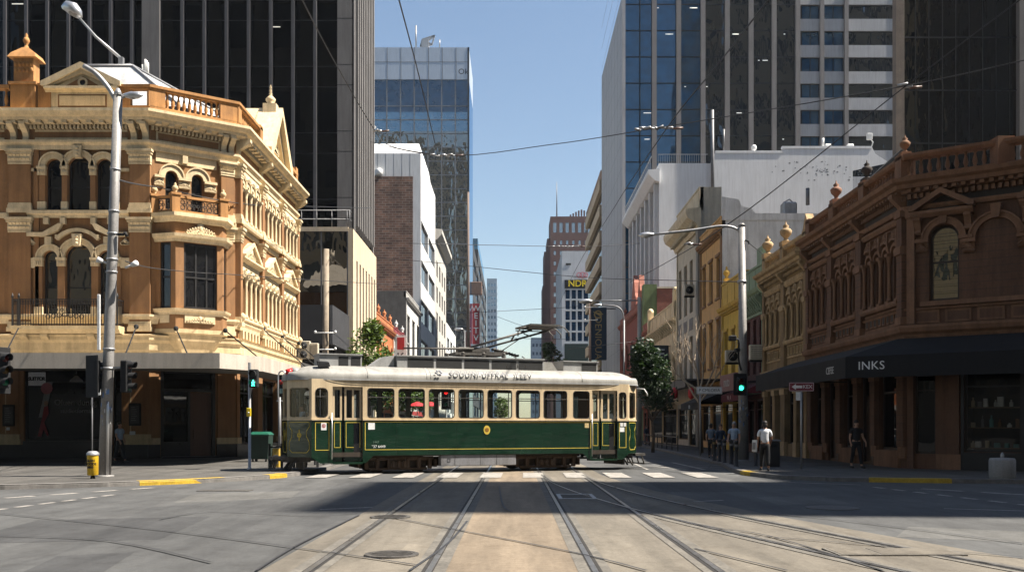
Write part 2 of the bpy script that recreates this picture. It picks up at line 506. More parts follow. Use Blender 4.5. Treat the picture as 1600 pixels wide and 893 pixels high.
# ------------------------------------------------------------------ road, footpaths
b = MB(); b.poly([(-700, -300, 0), (700, -300, 0), (700, 1500, 0), (-700, 1500, 0)])
struct('road', b, m_asph)
LK = [(-90, 20.0), (-40, 22.5), (-20, 24.6), (-13.9, 26.2), (-11.6, 27.4), (-10.1, 28.6), (-8.7, 30.3), (-7.8, 32.2), (-7.4, 35), (-7.4, 38), (-7.7, 46), (-8, 60), (-8, 330)]
RK = [(11, 330), (11, 82), (10.2, 62), (9.1, 42), (8.35, 37), (8.15, 34), (8.6, 31.6), (9.8, 30.2), (11.4, 29.6), (13, 29.2), (17, 28.5), (30, 27), (90, 25.5)]
def fpoly(path, far):
    pts = [(x, y, .13) for x, y in path] + far
    t = tessellate_polygon([[Vector(p) for p in pts]])
    return pts, [tuple(i) for i in t]
b = MB(); b.add(*fpoly(LK, [(-90, 330, .13)])); struct('footpath_left', b, m_foot)
b = MB(); b.add(*fpoly(RK, [(90, 330, .13)])); struct('footpath_right', b, m_foot)
KP = [(-.32, -.02), (0.0, -.02), (0.0, .10), (-.03, .136), (-.32, .136)]
b = MB(); b.sweep(LK, KP); struct('kerb_left', b, m_kerb)
b = MB(); b.sweep(RK, KP); struct('kerb_right', b, m_kerb)
# yellow painted lengths of kerb
def sub_kerb(name, pts):
    bb = MB(); bb.sweep(pts, [(-.33, .139), (-.324, .128), (-.31, .133), (-.032, .133), (-.002, .099), (.004, .0), (.008, .0), (.006, .101), (-.028, .140)])
    struct(name, bb, m_yel)
sub_kerb('kerb_marking', [(-10.9, 27.96), (-10.1, 28.6), (-9.0, 29.96)])
sub_kerb('kerb_marking', [(-8.05, 31.66), (-7.8, 32.2), (-7.73, 32.7)])
sub_kerb('kerb_marking', [(11.0, 29.75), (11.4, 29.6), (13, 29.2), (13.3, 29.15)])
sub_kerb('kerb_marking', [(8.2, 34.8), (8.15, 34), (8.25, 33.5)])
# footpath joints
b = MB()
for y in range(34, 100, 3): b.box(-14.8, -8.3, y, y + .02, .1305, .1335)
for y in range(40, 110, 3): b.box(11.4, 14.8, y, y + .02, .1305, .1335)
for x in range(-44, -12, 3): b.box(x, x + .02, 29 if x > -20 else 25.5, 48.6, .1305, .1336)
struct('footpath_joint', b, m_line)
# ------------------------------------------------------------------ tram bed and rails
RB = [(2.42, 34), (2.60, 29.5), (3.0, 25.5), (3.55, 21.9), (4.2, 18.5), (5.0, 15.2), (5.95, 11.6), (7.3, 7), (9.0, 2), (11, -3), (13.5, -8)]
RA = [(x - 1.45, y - .25 * i / 10) for i, (x, y) in enumerate(RB)]
b = MB()
pts = [(-3.0, -10, .004), (-3.0, 330, .004), (3.1, 330, .004), (3.12, 34, .004)] + [(x + .8, y, .004) for x, y in RB[1:]] 
t = tessellate_polygon([[Vector(p) for p in pts]]); b.add(pts, [tuple(i) for i in t])
struct('tram_bed', b, m_bed)
b = MB(); b.poly([(-.93, -10, .008), (.88, -10, .008), (.88, 300, .008), (-.93, 300, .008)])
struct('tram_bed_centre', b, m_bedc)
def strip(bb, path, w0, w1, z):
    """flat ribbon beside a plan path between two lateral offsets"""
    n = len(path); V = []
    for i in range(n):
        a, c = path[max(0, i - 1)], path[min(n - 1, i + 1)]; dx, dy = c[0] - a[0], c[1] - a[1]; L = math.hypot(dx, dy)
        nx, ny = dy / L, -dx / L
        V += [(path[i][0] + nx * w0, path[i][1] + ny * w0, z), (path[i][0] + nx * w1, path[i][1] + ny * w1, z)]
    bb.add(V, [(2 * i, 2 * i + 1, 2 * i + 3, 2 * i + 2) for i in range(n - 1)])
def smooth_path(p, k=4):
    out = []
    for i in range(len(p) - 1):
        p0, p1, p2, p3 = p[max(0, i - 1)], p[i], p[i + 1], p[min(len(p) - 1, i + 2)]
        for j in range(k):
            t = j / k
            out.append(tuple(.5 * ((2 * p1[q]) + (-p0[q] + p2[q]) * t + (2 * p0[q] - 5 * p1[q] + 4 * p2[q] - p3[q]) * t * t + (-p0[q] + 3 * p1[q] - 3 * p2[q] + p3[q]) * t ** 3) for q in range(len(p1))))
    out.append(tuple(p[-1])); return out
rails = [[(x, -10), (x, 40), (x, 120), (x, 330)] for x in (-2.43, -1.0, .955, 2.42)] + [smooth_path(RA[::-1]), smooth_path(RB[::-1])]
# rails of the crossing line the tram stands on
TC, TT = (-1.84, 37.4), R(20.9)
def tram_w(s, y): return (TC[0] + s * math.cos(TT) - y * math.sin(TT), TC[1] + s * math.sin(TT) + y * math.cos(TT))
for y in (-.72, .72):
    rails.append([tram_w(-6, y), tram_w(0, y), tram_w(14, y)])
for i, p in enumerate(rails):
    k = 1 if i in (0, 2, 4) else -1
    b = MB(); strip(b, p, -.035, .035, .017 + .0012 * i); struct('tram_rail', b, m_steel)
    b = MB(); strip(b, p, .036 * k, .085 * k, .0145 + .001 * (i % 8) * .3); strip(b, p, -.036 * k, -.052 * k, .0145 + .001 * (i % 8) * .3); struct('rail_groove', b, m_dark)
    if i < 6:
        b = MB(); strip(b, p, -.20, .20, .0105 + .0004 * i); struct('rail_edging', b, M('rail_edging', (.11, .10, .085), .9, .3, 2, 0, .3))
# ------------------------------------------------------------------ paint
b = MB()
for k in range(10):
    x = -7.0 + 1.46 * k
    b.quad((x, 32.1, .0215), (x + .72, 32.1, .0215), (x + .76, 35.6, .0215), (x + .04, 35.6, .0215))
struct('road_marking', b, m_white)
def dash_row(a, c, n, w, duty=.6):
    A, Bp = G(*a), G(*c)
    dx, dy = Bp[0] - A[0], Bp[1] - A[1]; L = math.hypot(dx, dy); nx, ny = -dy / L * w / 2, dx / L * w / 2
    bb = MB()
    for i in range(n):
        t0, t1 = i / n, (i + duty) / n
        p, q = (A[0] + dx * t0, A[1] + dy * t0), (A[0] + dx * t1, A[1] + dy * t1)
        bb.quad((p[0] - nx, p[1] - ny, .005), (q[0] - nx, q[1] - ny, .005), (q[0] + nx, q[1] + ny, .005), (p[0] + nx, p[1] + ny, .005))
    struct('road_marking', bb, m_white)
dash_row((-60, 803), (188, 771), 7, .16)
dash_row((-70, 783), (260, 760), 5, .22, .62)
dash_row((500, 795.5), (582, 792), 1, .12, 1)
dash_row((778, 783), (828, 781), 1, .16, 1)
dash_row((1084, 783), (1130, 781), 1, .1, 1)
dash_row((1365, 760.5), (1700, 800), 8, .16, .55)
dash_row((1440, 763), (1760, 782), 3, .2, .7)
dash_row((1232, 753), (1345, 757), 1, .1, 1)
dash_row((1475, 794), (1640, 799), 1, .1, 1)
dash_row((992, 724), (1012, 733), 1, .12, 1)
dash_row((1020, 728), (1075, 733), 1, .2, 1)
dash_row((1050, 722), (1100, 733), 1, .2, 1)
# seams and other thin dark lines across the road
b = MB()
for a in ([(400, 893), (470, 850), (562, 805)], [(590, 805), (720, 830), (900, 865), (1010, 893)], [(0, 803), (260, 830), (520, 865), (650, 884)], [(1085, 858), (1230, 893)], [(960, 790), (1100, 822), (1200, 838), (1380, 893)], [(640, 893), (700, 850), (730, 815)], [(1110, 795), (1300, 812), (1600, 850)], [(780, 760), (786, 790), (800, 800)], [(0, 838), (170, 846), (330, 880)], [(1180, 838), (1330, 850), (1600, 872)], [(250, 812), (330, 800), (480, 806), (560, 802)]):
    strip(b, smooth_path([G(*p) for p in a]), -.02, .02, .0235)
struct('tar_seam', b, m_line)  # narrow dark ribbons laid just above the surface
# repaired patches of road surface
m_pat = [road_mat('patch_dark', (.050, .050, .051), .25, .3, .3), road_mat('patch_pale', (.096, .094, .090), .25, .35, .3)]
for i, q in enumerate(([(60, 812), (330, 806), (250, 842), (-90, 850)], [(300, 772), (470, 766), (455, 777), (270, 785)], [(1010, 752), (1140, 752), (1180, 768), (1040, 768)], [(1420, 822), (1640, 832), (1660, 850), (1400, 838)], [(90, 868), (210, 862), (150, 900), (10, 905)], [(1180, 776), (1280, 774), (1330, 786), (1215, 788)])):
    b = MB(); b.poly([(*G(*p), .0016 + .0002 * i) for p in q]); struct('road_patch', b, m_pat[i % 2])
# ironwork in the road
def round_cover(px, py, r, label):
    x, y = G(px, py); bb = MB(); bb.lathe([(r, .0), (r, .026), (r - .05, .026), (r - .05, .022), (.01, .022)], (x, y, 0), 28, False, False)
    for i in range(-4, 5):
        L = math.sqrt(max(0, (r - .08) ** 2 - (i * r / 5.2) ** 2))
        bb.box(x - L, x + L, y + i * r / 5.2 - .012, y + i * r / 5.2 + .012, .0225, .0265)
    solo('manhole_cover', label, 'manhole cover', bb, m_iron, (x, y, 0))
round_cover(610, 808, .38, 'round iron manhole cover in the shade edge between the outer rails')
round_cover(612, 867, .36, 'round iron manhole cover in the sunlit concrete nearest the camera')
x, y = G(900, 776); th = Thing('drain_grate', 'square iron drain grate set in the tram bed between two rails', 'drain grate', (x, y, 0))
f = th.m('grate_frame', m_galv); f.box(x - .45, x - .36, y - .8, y + .8, .01, .026); f.box(x + .36, x + .45, y - .8, y + .8, .01, .026); f.box(x - .36, x + .36, y - .8, y - .68, .01, .026); f.box(x - .36, x + .36, y + .68, y + .8, .01, .026)
g = th.m('grate_bars', m_iron)
for i in range(8): g.box(x - .36, x + .36, y - .64 + i * .17, y - .56 + i * .17, .005, .024)
th.m('grate_pit', m_blackm).box(x - .36, x + .36, y - .68, y + .68, .0, .019); th.done()
x, y = G(1395, 863); th = Thing('service_cover', 'long rectangular steel service cover in the concrete by the curving rails', 'service cover', (x, y, 0))
th.m('cover_frame', M('rail_edging', (.11, .10, .085), .9, .3, 2, 0, .3)).box(x - .85, x + .85, y - .36, y + .36, .0, .024); th.m('cover_plate', m_bed).box(x - .8, x - .3, y - .31, y + .31, .02, .028); th.m('cover_plate', m_bed).box(x - .26, x + .8, y - .31, y + .31, .02, .028); th.done()
x, y = G(1300, 793); bb = MB(); bb.lathe([(.55, .0), (.55, .012), (.02, .012)], (x, y, 0), 24, False, False)
solo('manhole_cover', 'dark round manhole cover alone in the shaded asphalt by the corner kerb', 'manhole cover', bb, m_iron, (x, y, 0))
x, y = G(352, 766); bb = MB(); bb.box(x - .7, x + .7, y - .25, y + .25, .0, .012)
solo('service_cover', 'flat dark service cover in the asphalt by the yellow kerb', 'service cover', bb, m_iron, (x, y, 0))
# ================================================================== ornate corner building on the left
o_wall = M('ochre_stucco', (.29, .148, .062), .85, .16, .9, .34, soot=.16)
o_cream = M('cream_stucco', (.70, .55, .34), .85, .14, 1.6, .32, soot=.16)
o_sand = M('sand_stucco', (.58, .44, .25), .85, .16, 1.2, .34, soot=.16)
o_orange = M('orange_stucco', (.42, .21, .075), .85, .16, 1.4, .45, soot=.16)
o_black = M('black_tile', (.012, .012, .013), .35, .3, 3, .1)
o_aw = M('awning_cream_metal', (.45, .40, .34), .6, .08, .8, .3)
o_frame = M('dark_window_frame', (.018, .017, .017), .5, .2, 3, .1)
o_roof = M('pale_roof_sheet', (.62, .62, .61), .45, .1, 1, .3, metal=.2)
LA, LB, LC = (-18.5, 48.75), (-14.9, 51.3), (-14.9, 65.5)
LF = (-40.0, 48.75)
PATH = [LF, LA, LB, LC]
th = Thing('ornate_corner_building', 'three storey ochre and cream stucco corner building with balustrade and arched windows', 'building', (-22, 54, 0))
at_world()
SL = .0325
def Lz(py): return ZZ(py, 48.75)
def Lu(px): return XX(px, 48.75) + 40.0
BALUST = [(.055, 0), (.085, .02), (.085, .08), (.05, .12), (.075, .2), (.105, .34), (.085, .5), (.045, .72), (.05, .78), (.08, .82), (.08, .9)]
def balusters(mb, path, z, h, step=.34, k=1.0, seg=8, n=0.0):
    for i in range(len(path) - 1):
        a, c = path[i], path[i + 1]; L = math.hypot(c[0] - a[0], c[1] - a[1]); m = max(1, int(L / step))
        nx, ny = (c[1] - a[1]) / L * n, -(c[0] - a[0]) / L * n
        for j in range(m):
            t = (j + .5) / m
            mb.lathe([(r * k, zz * h / .9) for r, zz in BALUST], (a[0] + (c[0] - a[0]) * t + nx, a[1] + (c[1] - a[1]) * t + ny, z), seg, False)
def dentils(mb, path, z0, z1, n0, n1, w, step):
    for i in range(len(path) - 1):
        L = at_face(path[i], path[i + 1]); m = int(L / step)
        for j in range(m):
            u = (j + .5) * L / m; mb.box(u - w / 2, u + w / 2, n0, n1, z0, z1)
    at_world()
CORN = [(-.05, 17.0), (.25, 17.0), (.3, 17.08), (.62, 17.12), (.66, 17.25), (.8, 17.3), (.9, 17.42), (.95, 17.46), (.95, 17.6), (-.05, 17.66)]
def column(mb, u, n, z0, z1, r, seg=10):
    h = z1 - z0
    mb.box(u - r * 1.5, u + r * 1.5, n - r * 1.5, n + r * 1.5, z0, z0 + .12)
    mb.lathe([(r * 1.35, .12), (r * 1.35, .18), (r * 1.05, .24), (r, .3), (r * .88, h - .5), (r * 1.0, h - .46), (r * .95, h - .42), (r * 1.15, h - .3), (r * 1.6, h - .12)], (u, n, z0), seg, False)
    mb.box(u - r * 1.75, u + r * 1.75, n - r * 1.75, n + r * 1.75, z1 - .12, z1)
def pilaster(mbw, mbc, u0, u1, z0, z1, n=.16):
    """shaft with moulded base and leafy capital; the capital's blocks step outward"""
    mbw.box(u0, u1, -.02, n, z0 + .5, z1 - .75)
    mbc.box(u0 - .08, u1 + .08, -.02, n + .09, z0, z0 + .22); mbc.box(u0 - .04, u1 + .04, -.02, n + .05, z0 + .22, z0 + .4); mbc.box(u0 - .015, u1 + .015, -.02, n + .02, z0 + .4, z0 + .5)
    mbc.box(u0 - .03, u1 + .03, -.02, n + .03, z1 - .75, z1 - .66)
    m = max(3, int((u1 - u0) / .16))
    for r_ in range(2):
        for j in range(m):
            u = u0 + (j + .5) * (u1 - u0) / m + (.04 if r_ else -.02)
            mbc.prism([(u - .065, n + .01, z1 - .64 + r_ * .2), (u + .065, n + .01, z1 - .64 + r_ * .2), (u + .08, n + .1 + r_ * .03, z1 - .46 + r_ * .2), (u - .08, n + .1 + r_ * .03, z1 - .46 + r_ * .2)], (0, -.06, 0))
    mbc.box(u0 - .04, u1 + .04, -.02, n + .05, z1 - .64, z1 - .24)
    mbc.box(u0 - .09, u1 + .09, -.02, n + .12, z1 - .24, z1 - .12); mbc.box(u0 - .14, u1 + .14, -.02, n + .18, z1 - .12, z1)
def bracket(mb, u, w, z0, z1, n1):
    """scrolled console"""
    h = z1 - z0
    mb.uprism([(-.02, z0), (.1, z0), (.2, z0 + h * .12), (.16, z0 + h * .3), (.22, z0 + h * .5), (n1 * .8, z0 + h * .72), (n1, z0 + h * .85), (n1, z1), (-.02, z1)], u - w / 2, u + w / 2)
def foliage_relief(mb, u0, u1, z0, z1, n, k=1.0):
    """carved leaf scrolls: two mirrored rows of curls round a central boss"""
    w, h = u1 - u0, z1 - z0; c = (u0 + u1) / 2
    mb.ellip((c, n, z0 + h * .55), h * .28, .1 * k, h * .42, 8, 6)
    for s in (-1, 1):
        for i in range(5):
            t = (i + .8) / 5.6
            u = c + s * t * w * .5; hh = h * (.62 - .4 * t)
            mb.ring(u, z0 + hh * .55, hh * .2, hh * .5, n - .02, n + .07 * k, 0, 300 if s > 0 else 320, 8)
            mb.ellip((u + s * .04, n + .03, z0 + hh * .95), hh * .16, .07 * k, hh * .32, 6, 5)
    mb.box(u0, u1, n - .02, n + .03, z0, z0 + h * .1)

wall = th.m('wall', o_wall); cream = th.m('stucco_trim', o_cream); sand = th.m('lower_moulding', o_sand)
# ---- plain box behind the facades and roof
wall.quad((-14.92, 65.5, 0), (-40, 65.5, 0), (-40, 65.5, 17.4), (-14.92, 65.5, 17.4))
th.m('roof', M('roof_membrane', (.2, .19, .18), .9)).poly([(-40, 48.8, 17.45), (-18.5, 48.8, 17.45), (-14.95, 51.35, 17.45), (-14.95, 65.45, 17.45), (-40, 65.45, 17.45)])
# ---- FRONT facade (towards the cross street)
def triple(c, zs, zc, z0, rs, rc, off, soff):
    return [('a', c - off - rs, c - off + rs, z0, zs), ('a', c - rc, c + rc, z0, zc), ('a', c + off - rs, c + off + rs, z0, zs)]
L = at_face(LF, LA)
c1 = Lu(124)
up = triple(c1, 14.9, 14.85, 12.72, .4, .57, 1.27, 0)
c2 = Lu(123)
lo = triple(c2, 10.27, 10.3, 7.0, .37, .66, 1.42, 0)
up2 = triple(c1 - 7.2, 14.9, 14.85, 12.72, .4, .57, 1.27, 0); lo2 = triple(c2 - 7.2, 10.27, 10.3, 7.0, .37, .66, 1.42, 0)
shop = [('r', Lu(37), Lu(168), 1.0, 4.75), ('r', Lu(176), Lu(190), .12, 4.75), ('r', Lu(-130), Lu(-5), 1.0, 4.75)]
wall.wall((6.0, L, 0.0, 17.4), up + lo + up2 + lo2 + shop, 0, .3)
for op in (shop[0], shop[2]): window(th, op, .25, .1, o_frame, g_shop, [('v', op[2] - .9), ('h', 4.0)], name='shop_window')
window(th, shop[1], .25, .06, o_frame, g_shop, name='shop_window')
wall.quad((0, 0, 0), (6, 0, 0), (6, 0, 17.4), (0, 0, 17.4))
blk = th.m('plinth', o_black)
for a, c in ((Lu(-200), shop[2][1]), (shop[2][2], shop[0][1]), (shop[0][2], shop[1][1]), (shop[1][2], L - .05)): blk.box(a, c, -.02, .1, 0, .82)
blk.box(shop[0][1], shop[0][2], -.26, .1, 0, 1.0); blk.box(shop[2][1], shop[2][2], -.26, .1, 0, 1.0)
for a, c in ((Lu(190), Lu(238)), (Lu(-5), Lu(33))):
    sand.box(a, c, -.02, .10, .82, 1.1); sand.box(a + .05, c - .05, -.02, .075, 1.1, 1.35); wall.box(a + .1, c - .1, 0, .05, 1.35, 4.75)
    sand.box(a + .45, a + .5, .0, .056, 1.4, 4.7)
# windows of the front
for grp, zb in ((up, 13.9), (up2, 13.9), (lo, 8.8), (lo2, 8.8)):
    for op in grp:
        window(th, op, .26, .075, o_frame, g_refl if zb < 10 else g_win, [('h', zb)])
for grp, zb, zs, z0, big in ((up, 0, 14.88, 12.72, 0), (up2, 0, 14.88, 12.72, 0), (lo, 0, 10.27, 7.4, 1), (lo2, 0, 10.27, 7.4, 1)):
    for op in grp:
        r = (op[2] - op[1]) / 2; uc = (op[1] + op[2]) / 2
        cream.ring(uc, op[4], r + .02, r + .26, -.02, .14); cream.ring(uc, op[4], r + .26, r + .34, -.02, .2)
    a, m_, z = grp
    for u0, u1 in ((a[1] - .38, a[1] - .02), (a[2] + .02, m_[1] - .02), (m_[2] + .02, z[1] - .02), (z[2] + .02, z[2] + .38)):
        cream.box(u0 - .06, u1 + .06, -.02, .2, zs - .1, zs + .02); cream.box(u0 - .03, u1 + .03, -.02, .15, zs - .42, zs - .1)
        for q in range(3): cream.ellip(((u0 + u1) / 2 + (q - 1) * (u1 - u0) * .3, .15, zs - .27), .05, .05, .12, 6, 5)
        wall.box(u0, u1, -.02, .1, z0 + .4, zs - .42)
        cream.box(u0 - .03, u1 + .03, -.02, .14, z0, z0 + .4)
    cc = (m_[1] + m_[2]) / 2; rc = (m_[2] - m_[1]) / 2
    cream.fprism([(cc - .17, m_[4] + rc - .1), (cc + .17, m_[4] + rc - .1), (cc + .24, m_[4] + rc + .5), (cc - .24, m_[4] + rc + .5)], -.02, .3)
    for q in range(3): cream.ellip((cc, .3, m_[4] + rc + .02 + q * .17), .1, .06, .09, 8, 5)
    if not big:
        cream.box(a[1] - 1.0, a[1] - .38, -.02, .1, zs - .22, zs - .06); cream.box(z[2] + .38, z[2] + .9, -.02, .1, zs - .22, zs - .06)
        cream.uprism([(-.02, 12.3), (.12, 12.3), (.16, 12.42), (.26, 12.5), (.26, 12.66), (-.02, 12.66)], a[1] - .9, z[2] + .9)
        for u in (a[1] + .05, m_[1] - .2, m_[2] + .2, z[2] - .05): cream.box(u - .13, u + .13, -.02, .2, 11.98, 12.3)
    else:
        # raked hood pieces and the rising centre hood
        H = lambda pts: cream.fprism(pts, -.02, .24)
        za = 11.35
        H([(a[1] - .75, za), (a[1] + .15, za), (a[2] + .1, za + .3), (a[2] + .28, za + .62), (a[2] + .12, za + .66), (a[1] + .05, za + .2), (a[1] - .75, za + .2)])
        H([(z[2] + .75, za), (z[2] - .15, za), (z[1] - .1, za + .3), (z[1] - .28, za + .62), (z[1] - .12, za + .66), (z[2] - .05, za + .2), (z[2] + .75, za + .2)])
        cream.ring(cc, 10.25, 1.34, 1.52, -.02, .22, 42, 138, 10)
        H([(a[2] - .05, za - .1), (cc - 1.0, za - .1), (cc - 1.0, za + .08), (a[2] - .05, za + .08)]); H([(z[1] + .05, za - .1), (cc + 1.0, za - .1), (cc + 1.0, za + .08), (z[1] + .05, za + .08)])
        for u in (a[1] + .3, z[2] - .3): cream.box(u - .17, u + .17, -.02, .17, 10.9, za)
        for u in (a[1] - .6, z[2] + .6): foliage_relief(cream, u - .22, u + .22, za - .42, za - .04, .05)
        cream.box(a[1] - 1.35, a[1] - .38, -.02, .14, zs - .5, zs + .0); cream.box(z[2] + .38, z[2] + 1.3, -.02, .14, zs - .5, zs + .0)
for u0, u1 in ((Lu(16), Lu(50)), (Lu(204), Lu(236)), (Lu(-206), Lu(-172))):
    pilaster(wall, cream, u0, u1, 12.55, 15.75); pilaster(wall, cream, u0, u1, 6.55, 12.3)
    wall.box(u0, u1, -.02, .14, 12.3, 12.6)
    for k in (.22, .78): bracket(cream, u0 + (u1 - u0) * k, .3, 16.1, 17.05, .62)
wall.box(Lu(54), Lu(62), 0, .1, 4.9, 16)           # downpipe shaft
# first floor balcony of the front
bal = th.new('balcony', o_sand)
b0, b1 = Lu(30), Lu(197)
bal.uprism([(-.02, 6.35), (.75, 6.4), (.85, 6.55), (.95, 6.58), (.95, 6.76), (-.02, 6.76)], b0, b1)
for u in (Lu(46), Lu(78), Lu(150), Lu(180)): bracket(bal, u, .36, 5.55, 6.38, .7)
rl = th.new('balcony_railing', o_frame, bal)
def iron_rail(mb, u0, u1, n, z0, z1, step=.13, curls=True):
    mb.box(u0, u1, n - .025, n + .025, z1 - .05, z1); mb.box(u0, u1, n - .02, n + .02, z0 + .06, z0 + .1); mb.box(u0, u1, n - .018, n + .018, z1 - .28, z1 - .25)
    k = int((u1 - u0) / step)
    for i in range(k + 1):
        u = u0 + (u1 - u0) * i / k; mb.box(u - .014, u + .014, n - .014, n + .014, z0, z1)
    if curls:
        for i in range(k):
            u = u0 + (u1 - u0) * (i + .5) / k
            mb.ring(u, z1 - .15, .035, .06, n - .012, n + .012, 0, 360, 6)
        c = (u0 + u1) / 2
        for q in range(-3, 4):
            mb.ring(c + q * .28, z0 + .55 - .03 * abs(q), .09, .125, n - .02, n + .02, 0, 360, 8); mb.ring(c + q * .28 + .14, z0 + .8, .06, .085, n - .02, n + .02, 0, 360, 8)
iron_rail(rl, b0 + .1, b1 - .1, .85, 6.76, 8.1)
for u in (b0 + .1, b0 + .42, b1 - .42, b1 - .1): rl.lathe([(.05, 0), (.05, 1.42), (.08, 1.46), (.05, 1.55), (.01, 1.66)], (u, .85, 6.74), 6)
for s in (b0 + .1, b1 - .1):
    for i in range(5): rl.box(s - .014, s + .014, .1 + i * .16, .13 + i * .16, 6.76, 8.1)
    rl.box(s - .025, s + .025, .05, .85, 8.05, 8.1)
# ---- continuous horizontal mouldings round the corner
at_world()
cream.sweep(PATH, [(-.03, 15.75), (.16, 15.75), (.18, 15.95), (.22, 16.0), (.3, 16.08), (.3, 16.2), (-.03, 16.2)])
th.m('frieze', o_wall).sweep(PATH, [(-.03, 16.2), (.05, 16.2), (.05, 17.0), (-.03, 17.0)])
cor = th.m('cornice', o_cream); cor.sweep(PATH, CORN)
dentils(cor, PATH, 16.78, 16.98, .05, .26, .11, .2); dentils(cor, PATH, 16.98, 17.11, .28, .6, .26, .62)
cream.sweep(PATH, [(-.03, 12.3), (.08, 12.3), (.1, 12.55), (-.03, 12.6)])
cream.sweep(PATH, [(-.03, 6.95), (.12, 6.95), (.16, 7.15), (.24, 7.3), (.24, 7.4), (-.03, 7.45)])
sand.sweep(PATH, [(-.03, 4.75), (.2, 4.75), (.2, 5.0), (.28, 5.1), (.28, 5.5), (.34, 5.6), (.34, 5.95), (.44, 6.1), (.44, 6.25), (.5, 6.35), (-.03, 6.45)])
# frieze panels of the front, cream surround
at_face(LF, LA)
for a, c in ((Lu(56), Lu(200)), (Lu(-168), Lu(8))): 
    cream.box(a, c, .05, .1, 16.25, 16.36); cream.box(a, c, .05, .1, 16.66, 16.76); wall.box(a + .12, c - .12, .05, .08, 16.36, 16.66)
# ---- parapet: balustrade, piers, pediment
at_world()
off = [(-40, 48.55), (-18.44, 48.55), (-14.7, 51.2), (-14.7, 65.5)]
ba = th.m('balustrade', o_orange)
at_face(LF, LA)
def solid(u0, u1): ba.box(u0, u1, -.1, .2, 17.62, 18.95)
segs = [(Lu(-200), Lu(-28)), (Lu(-26), Lu(18))]
for a, c in segs:
    ba.box(a, c, -.12, .2, 17.62, 17.9); ba.box(a, c, -.14, .24, 18.8, 19.0)
    balusters(ba, [(a, .04), (c, .04)], 17.9, .9, .4)
solid(Lu(62), Lu(82)); th.new('balustrade', o_orange).box(Lu(182), Lu(206), -.1, .2, 17.62, 18.95)
ba.box(Lu(62), Lu(80), -.14, .24, 18.95, 19.08)
pier = th.new('parapet_pier', o_orange)
pu = Lu(40)
pier.box(pu - .62, pu + .62, -.5, .3, 17.62, 19.0); pier.box(pu - .7, pu + .7, -.58, .38, 19.0, 19.12); pier.box(pu - .5, pu + .5, -.42, .2, 19.12, 20.35)
for q in range(5):
    for r_ in range(2): pier.ellip((pu - .4 + q * .2, .2, 19.75 + r_ * .3), .09, .05, .13, 6, 5)
pier.add([(pu - .72, -.66, 20.35), (pu + .72, -.66, 20.35), (pu + .72, .44, 20.35), (pu - .72, .44, 20.35), (pu - .6, -.5, 20.6), (pu + .6, -.5, 20.6), (pu + .6, .3, 20.6), (pu - .6, .3, 20.6), (pu - .16, -.2, 20.95), (pu + .16, -.2, 20.95), (pu + .16, .05, 20.95), (pu - .16, .05, 20.95)],
         [(0, 1, 5, 4), (1, 2, 6, 5), (2, 3, 7, 6), (3, 0, 4, 7), (4, 5, 9, 8), (5, 6, 10, 9), (6, 7, 11, 10), (7, 4, 8, 11), (8, 9, 10, 11), (0, 3, 2, 1)])
pf = th.new('finial', o_orange, pier); pf.lathe([(.16, 0), (.1, .12), (.06, .2), (.13, .3), (.17, .42), (.12, .55), (.05, .6), (.09, .68), (.02, .8)], (pu, -.08, 20.92), 10)
ba = th.new('balustrade', o_orange)
pe = th.new('pediment', o_cream)
u0, u1, uc = Lu(80), Lu(182), Lu(132)
pe.box(u0, u1, -.3, .16, 17.63, 18.7); pe.box(u0 - .12, u1 + .12, -.3, .3, 17.62, 17.8)
pe.box(u0 + .5, u1 - .5, .16, .2, 17.95, 18.45); th.new('pediment_panel', o_wall, pe).box(u0 + .42, u1 - .42, .155, .172, 17.88, 18.52)
pe.uprism([(-.3, 18.62), (.2, 18.62), (.26, 18.7), (.42, 18.76), (.42, 18.88), (-.3, 18.92)], u0 - .2, u1 + .2)
def raking(mb, ua, ub, za, zb, t, n0, n1):
    c = (ua + ub) / 2
    mb.fprism([(ua, za), (ua + t * .9, za), (c, zb - t), (ub - t * .9, za), (ub, za), (ub, za + t * .7), (c, zb), (ua, za + t * .7)], n0, n1)
raking(pe, u0 - .35, u1 + .35, 18.9, 20.1, .32, -.3, .42); raking(pe, u0 - .1, u1 + .1, 18.9, 19.78, .2, -.3, .3)
pe.fprism([(u0 + .2, 18.9), (u1 - .2, 18.9), (uc, 19.62)], -.25, .14)
th.new('pediment_field', o_wall, pe).fprism([(u0 + .75, 18.93), (u1 - .75, 18.93), (uc, 19.45)], .13, .155)
pe.ring(uc, 19.12, .15, .25, .1, .24, 0, 360, 14)
th.new('round_vent', o_frame, pe).fprism([(uc + .15 * math.cos(t * .5236), 19.12 + .15 * math.sin(t * .5236)) for t in range(12)], .15, .17)
# chamfer and street balustrade
at_world()
P1, P2, P3 = (-18.42, 48.62), (-14.78, 51.2), (-14.78, 55.8)
def off_path(path, z0, z1, n0, n1, mb): mb.sweep(path, [(n0, z0), (n1, z0), (n1, z1), (n0, z1)])
BP = [(-19.9, 48.66), P1, P2, P3]
off_path(BP, 17.62, 17.95, -.25, .12, ba); off_path(BP, 18.78, 18.86, -.25, .14, ba); off_path(BP, 18.86, 19.0, -.3, .2, ba)
L = at_face(P1, P2)
for a, c in ((-.1, .72), (3.55, L + .1)): ba.box(a, c, -.24, .12, 17.9, 18.8)
balusters(ba, [(.72, -.07), (3.55, -.07)], 17.92, .88, .27)
L = at_face(P2, P3); ba.box(-.1, .5, -.24, .12, 17.9, 18.8); ba.box(L - .55, L, -.3, .2, 17.62, 19.1); balusters(ba, [(.5, -.07), (L - .5, -.07)], 17.92, .88, .3)
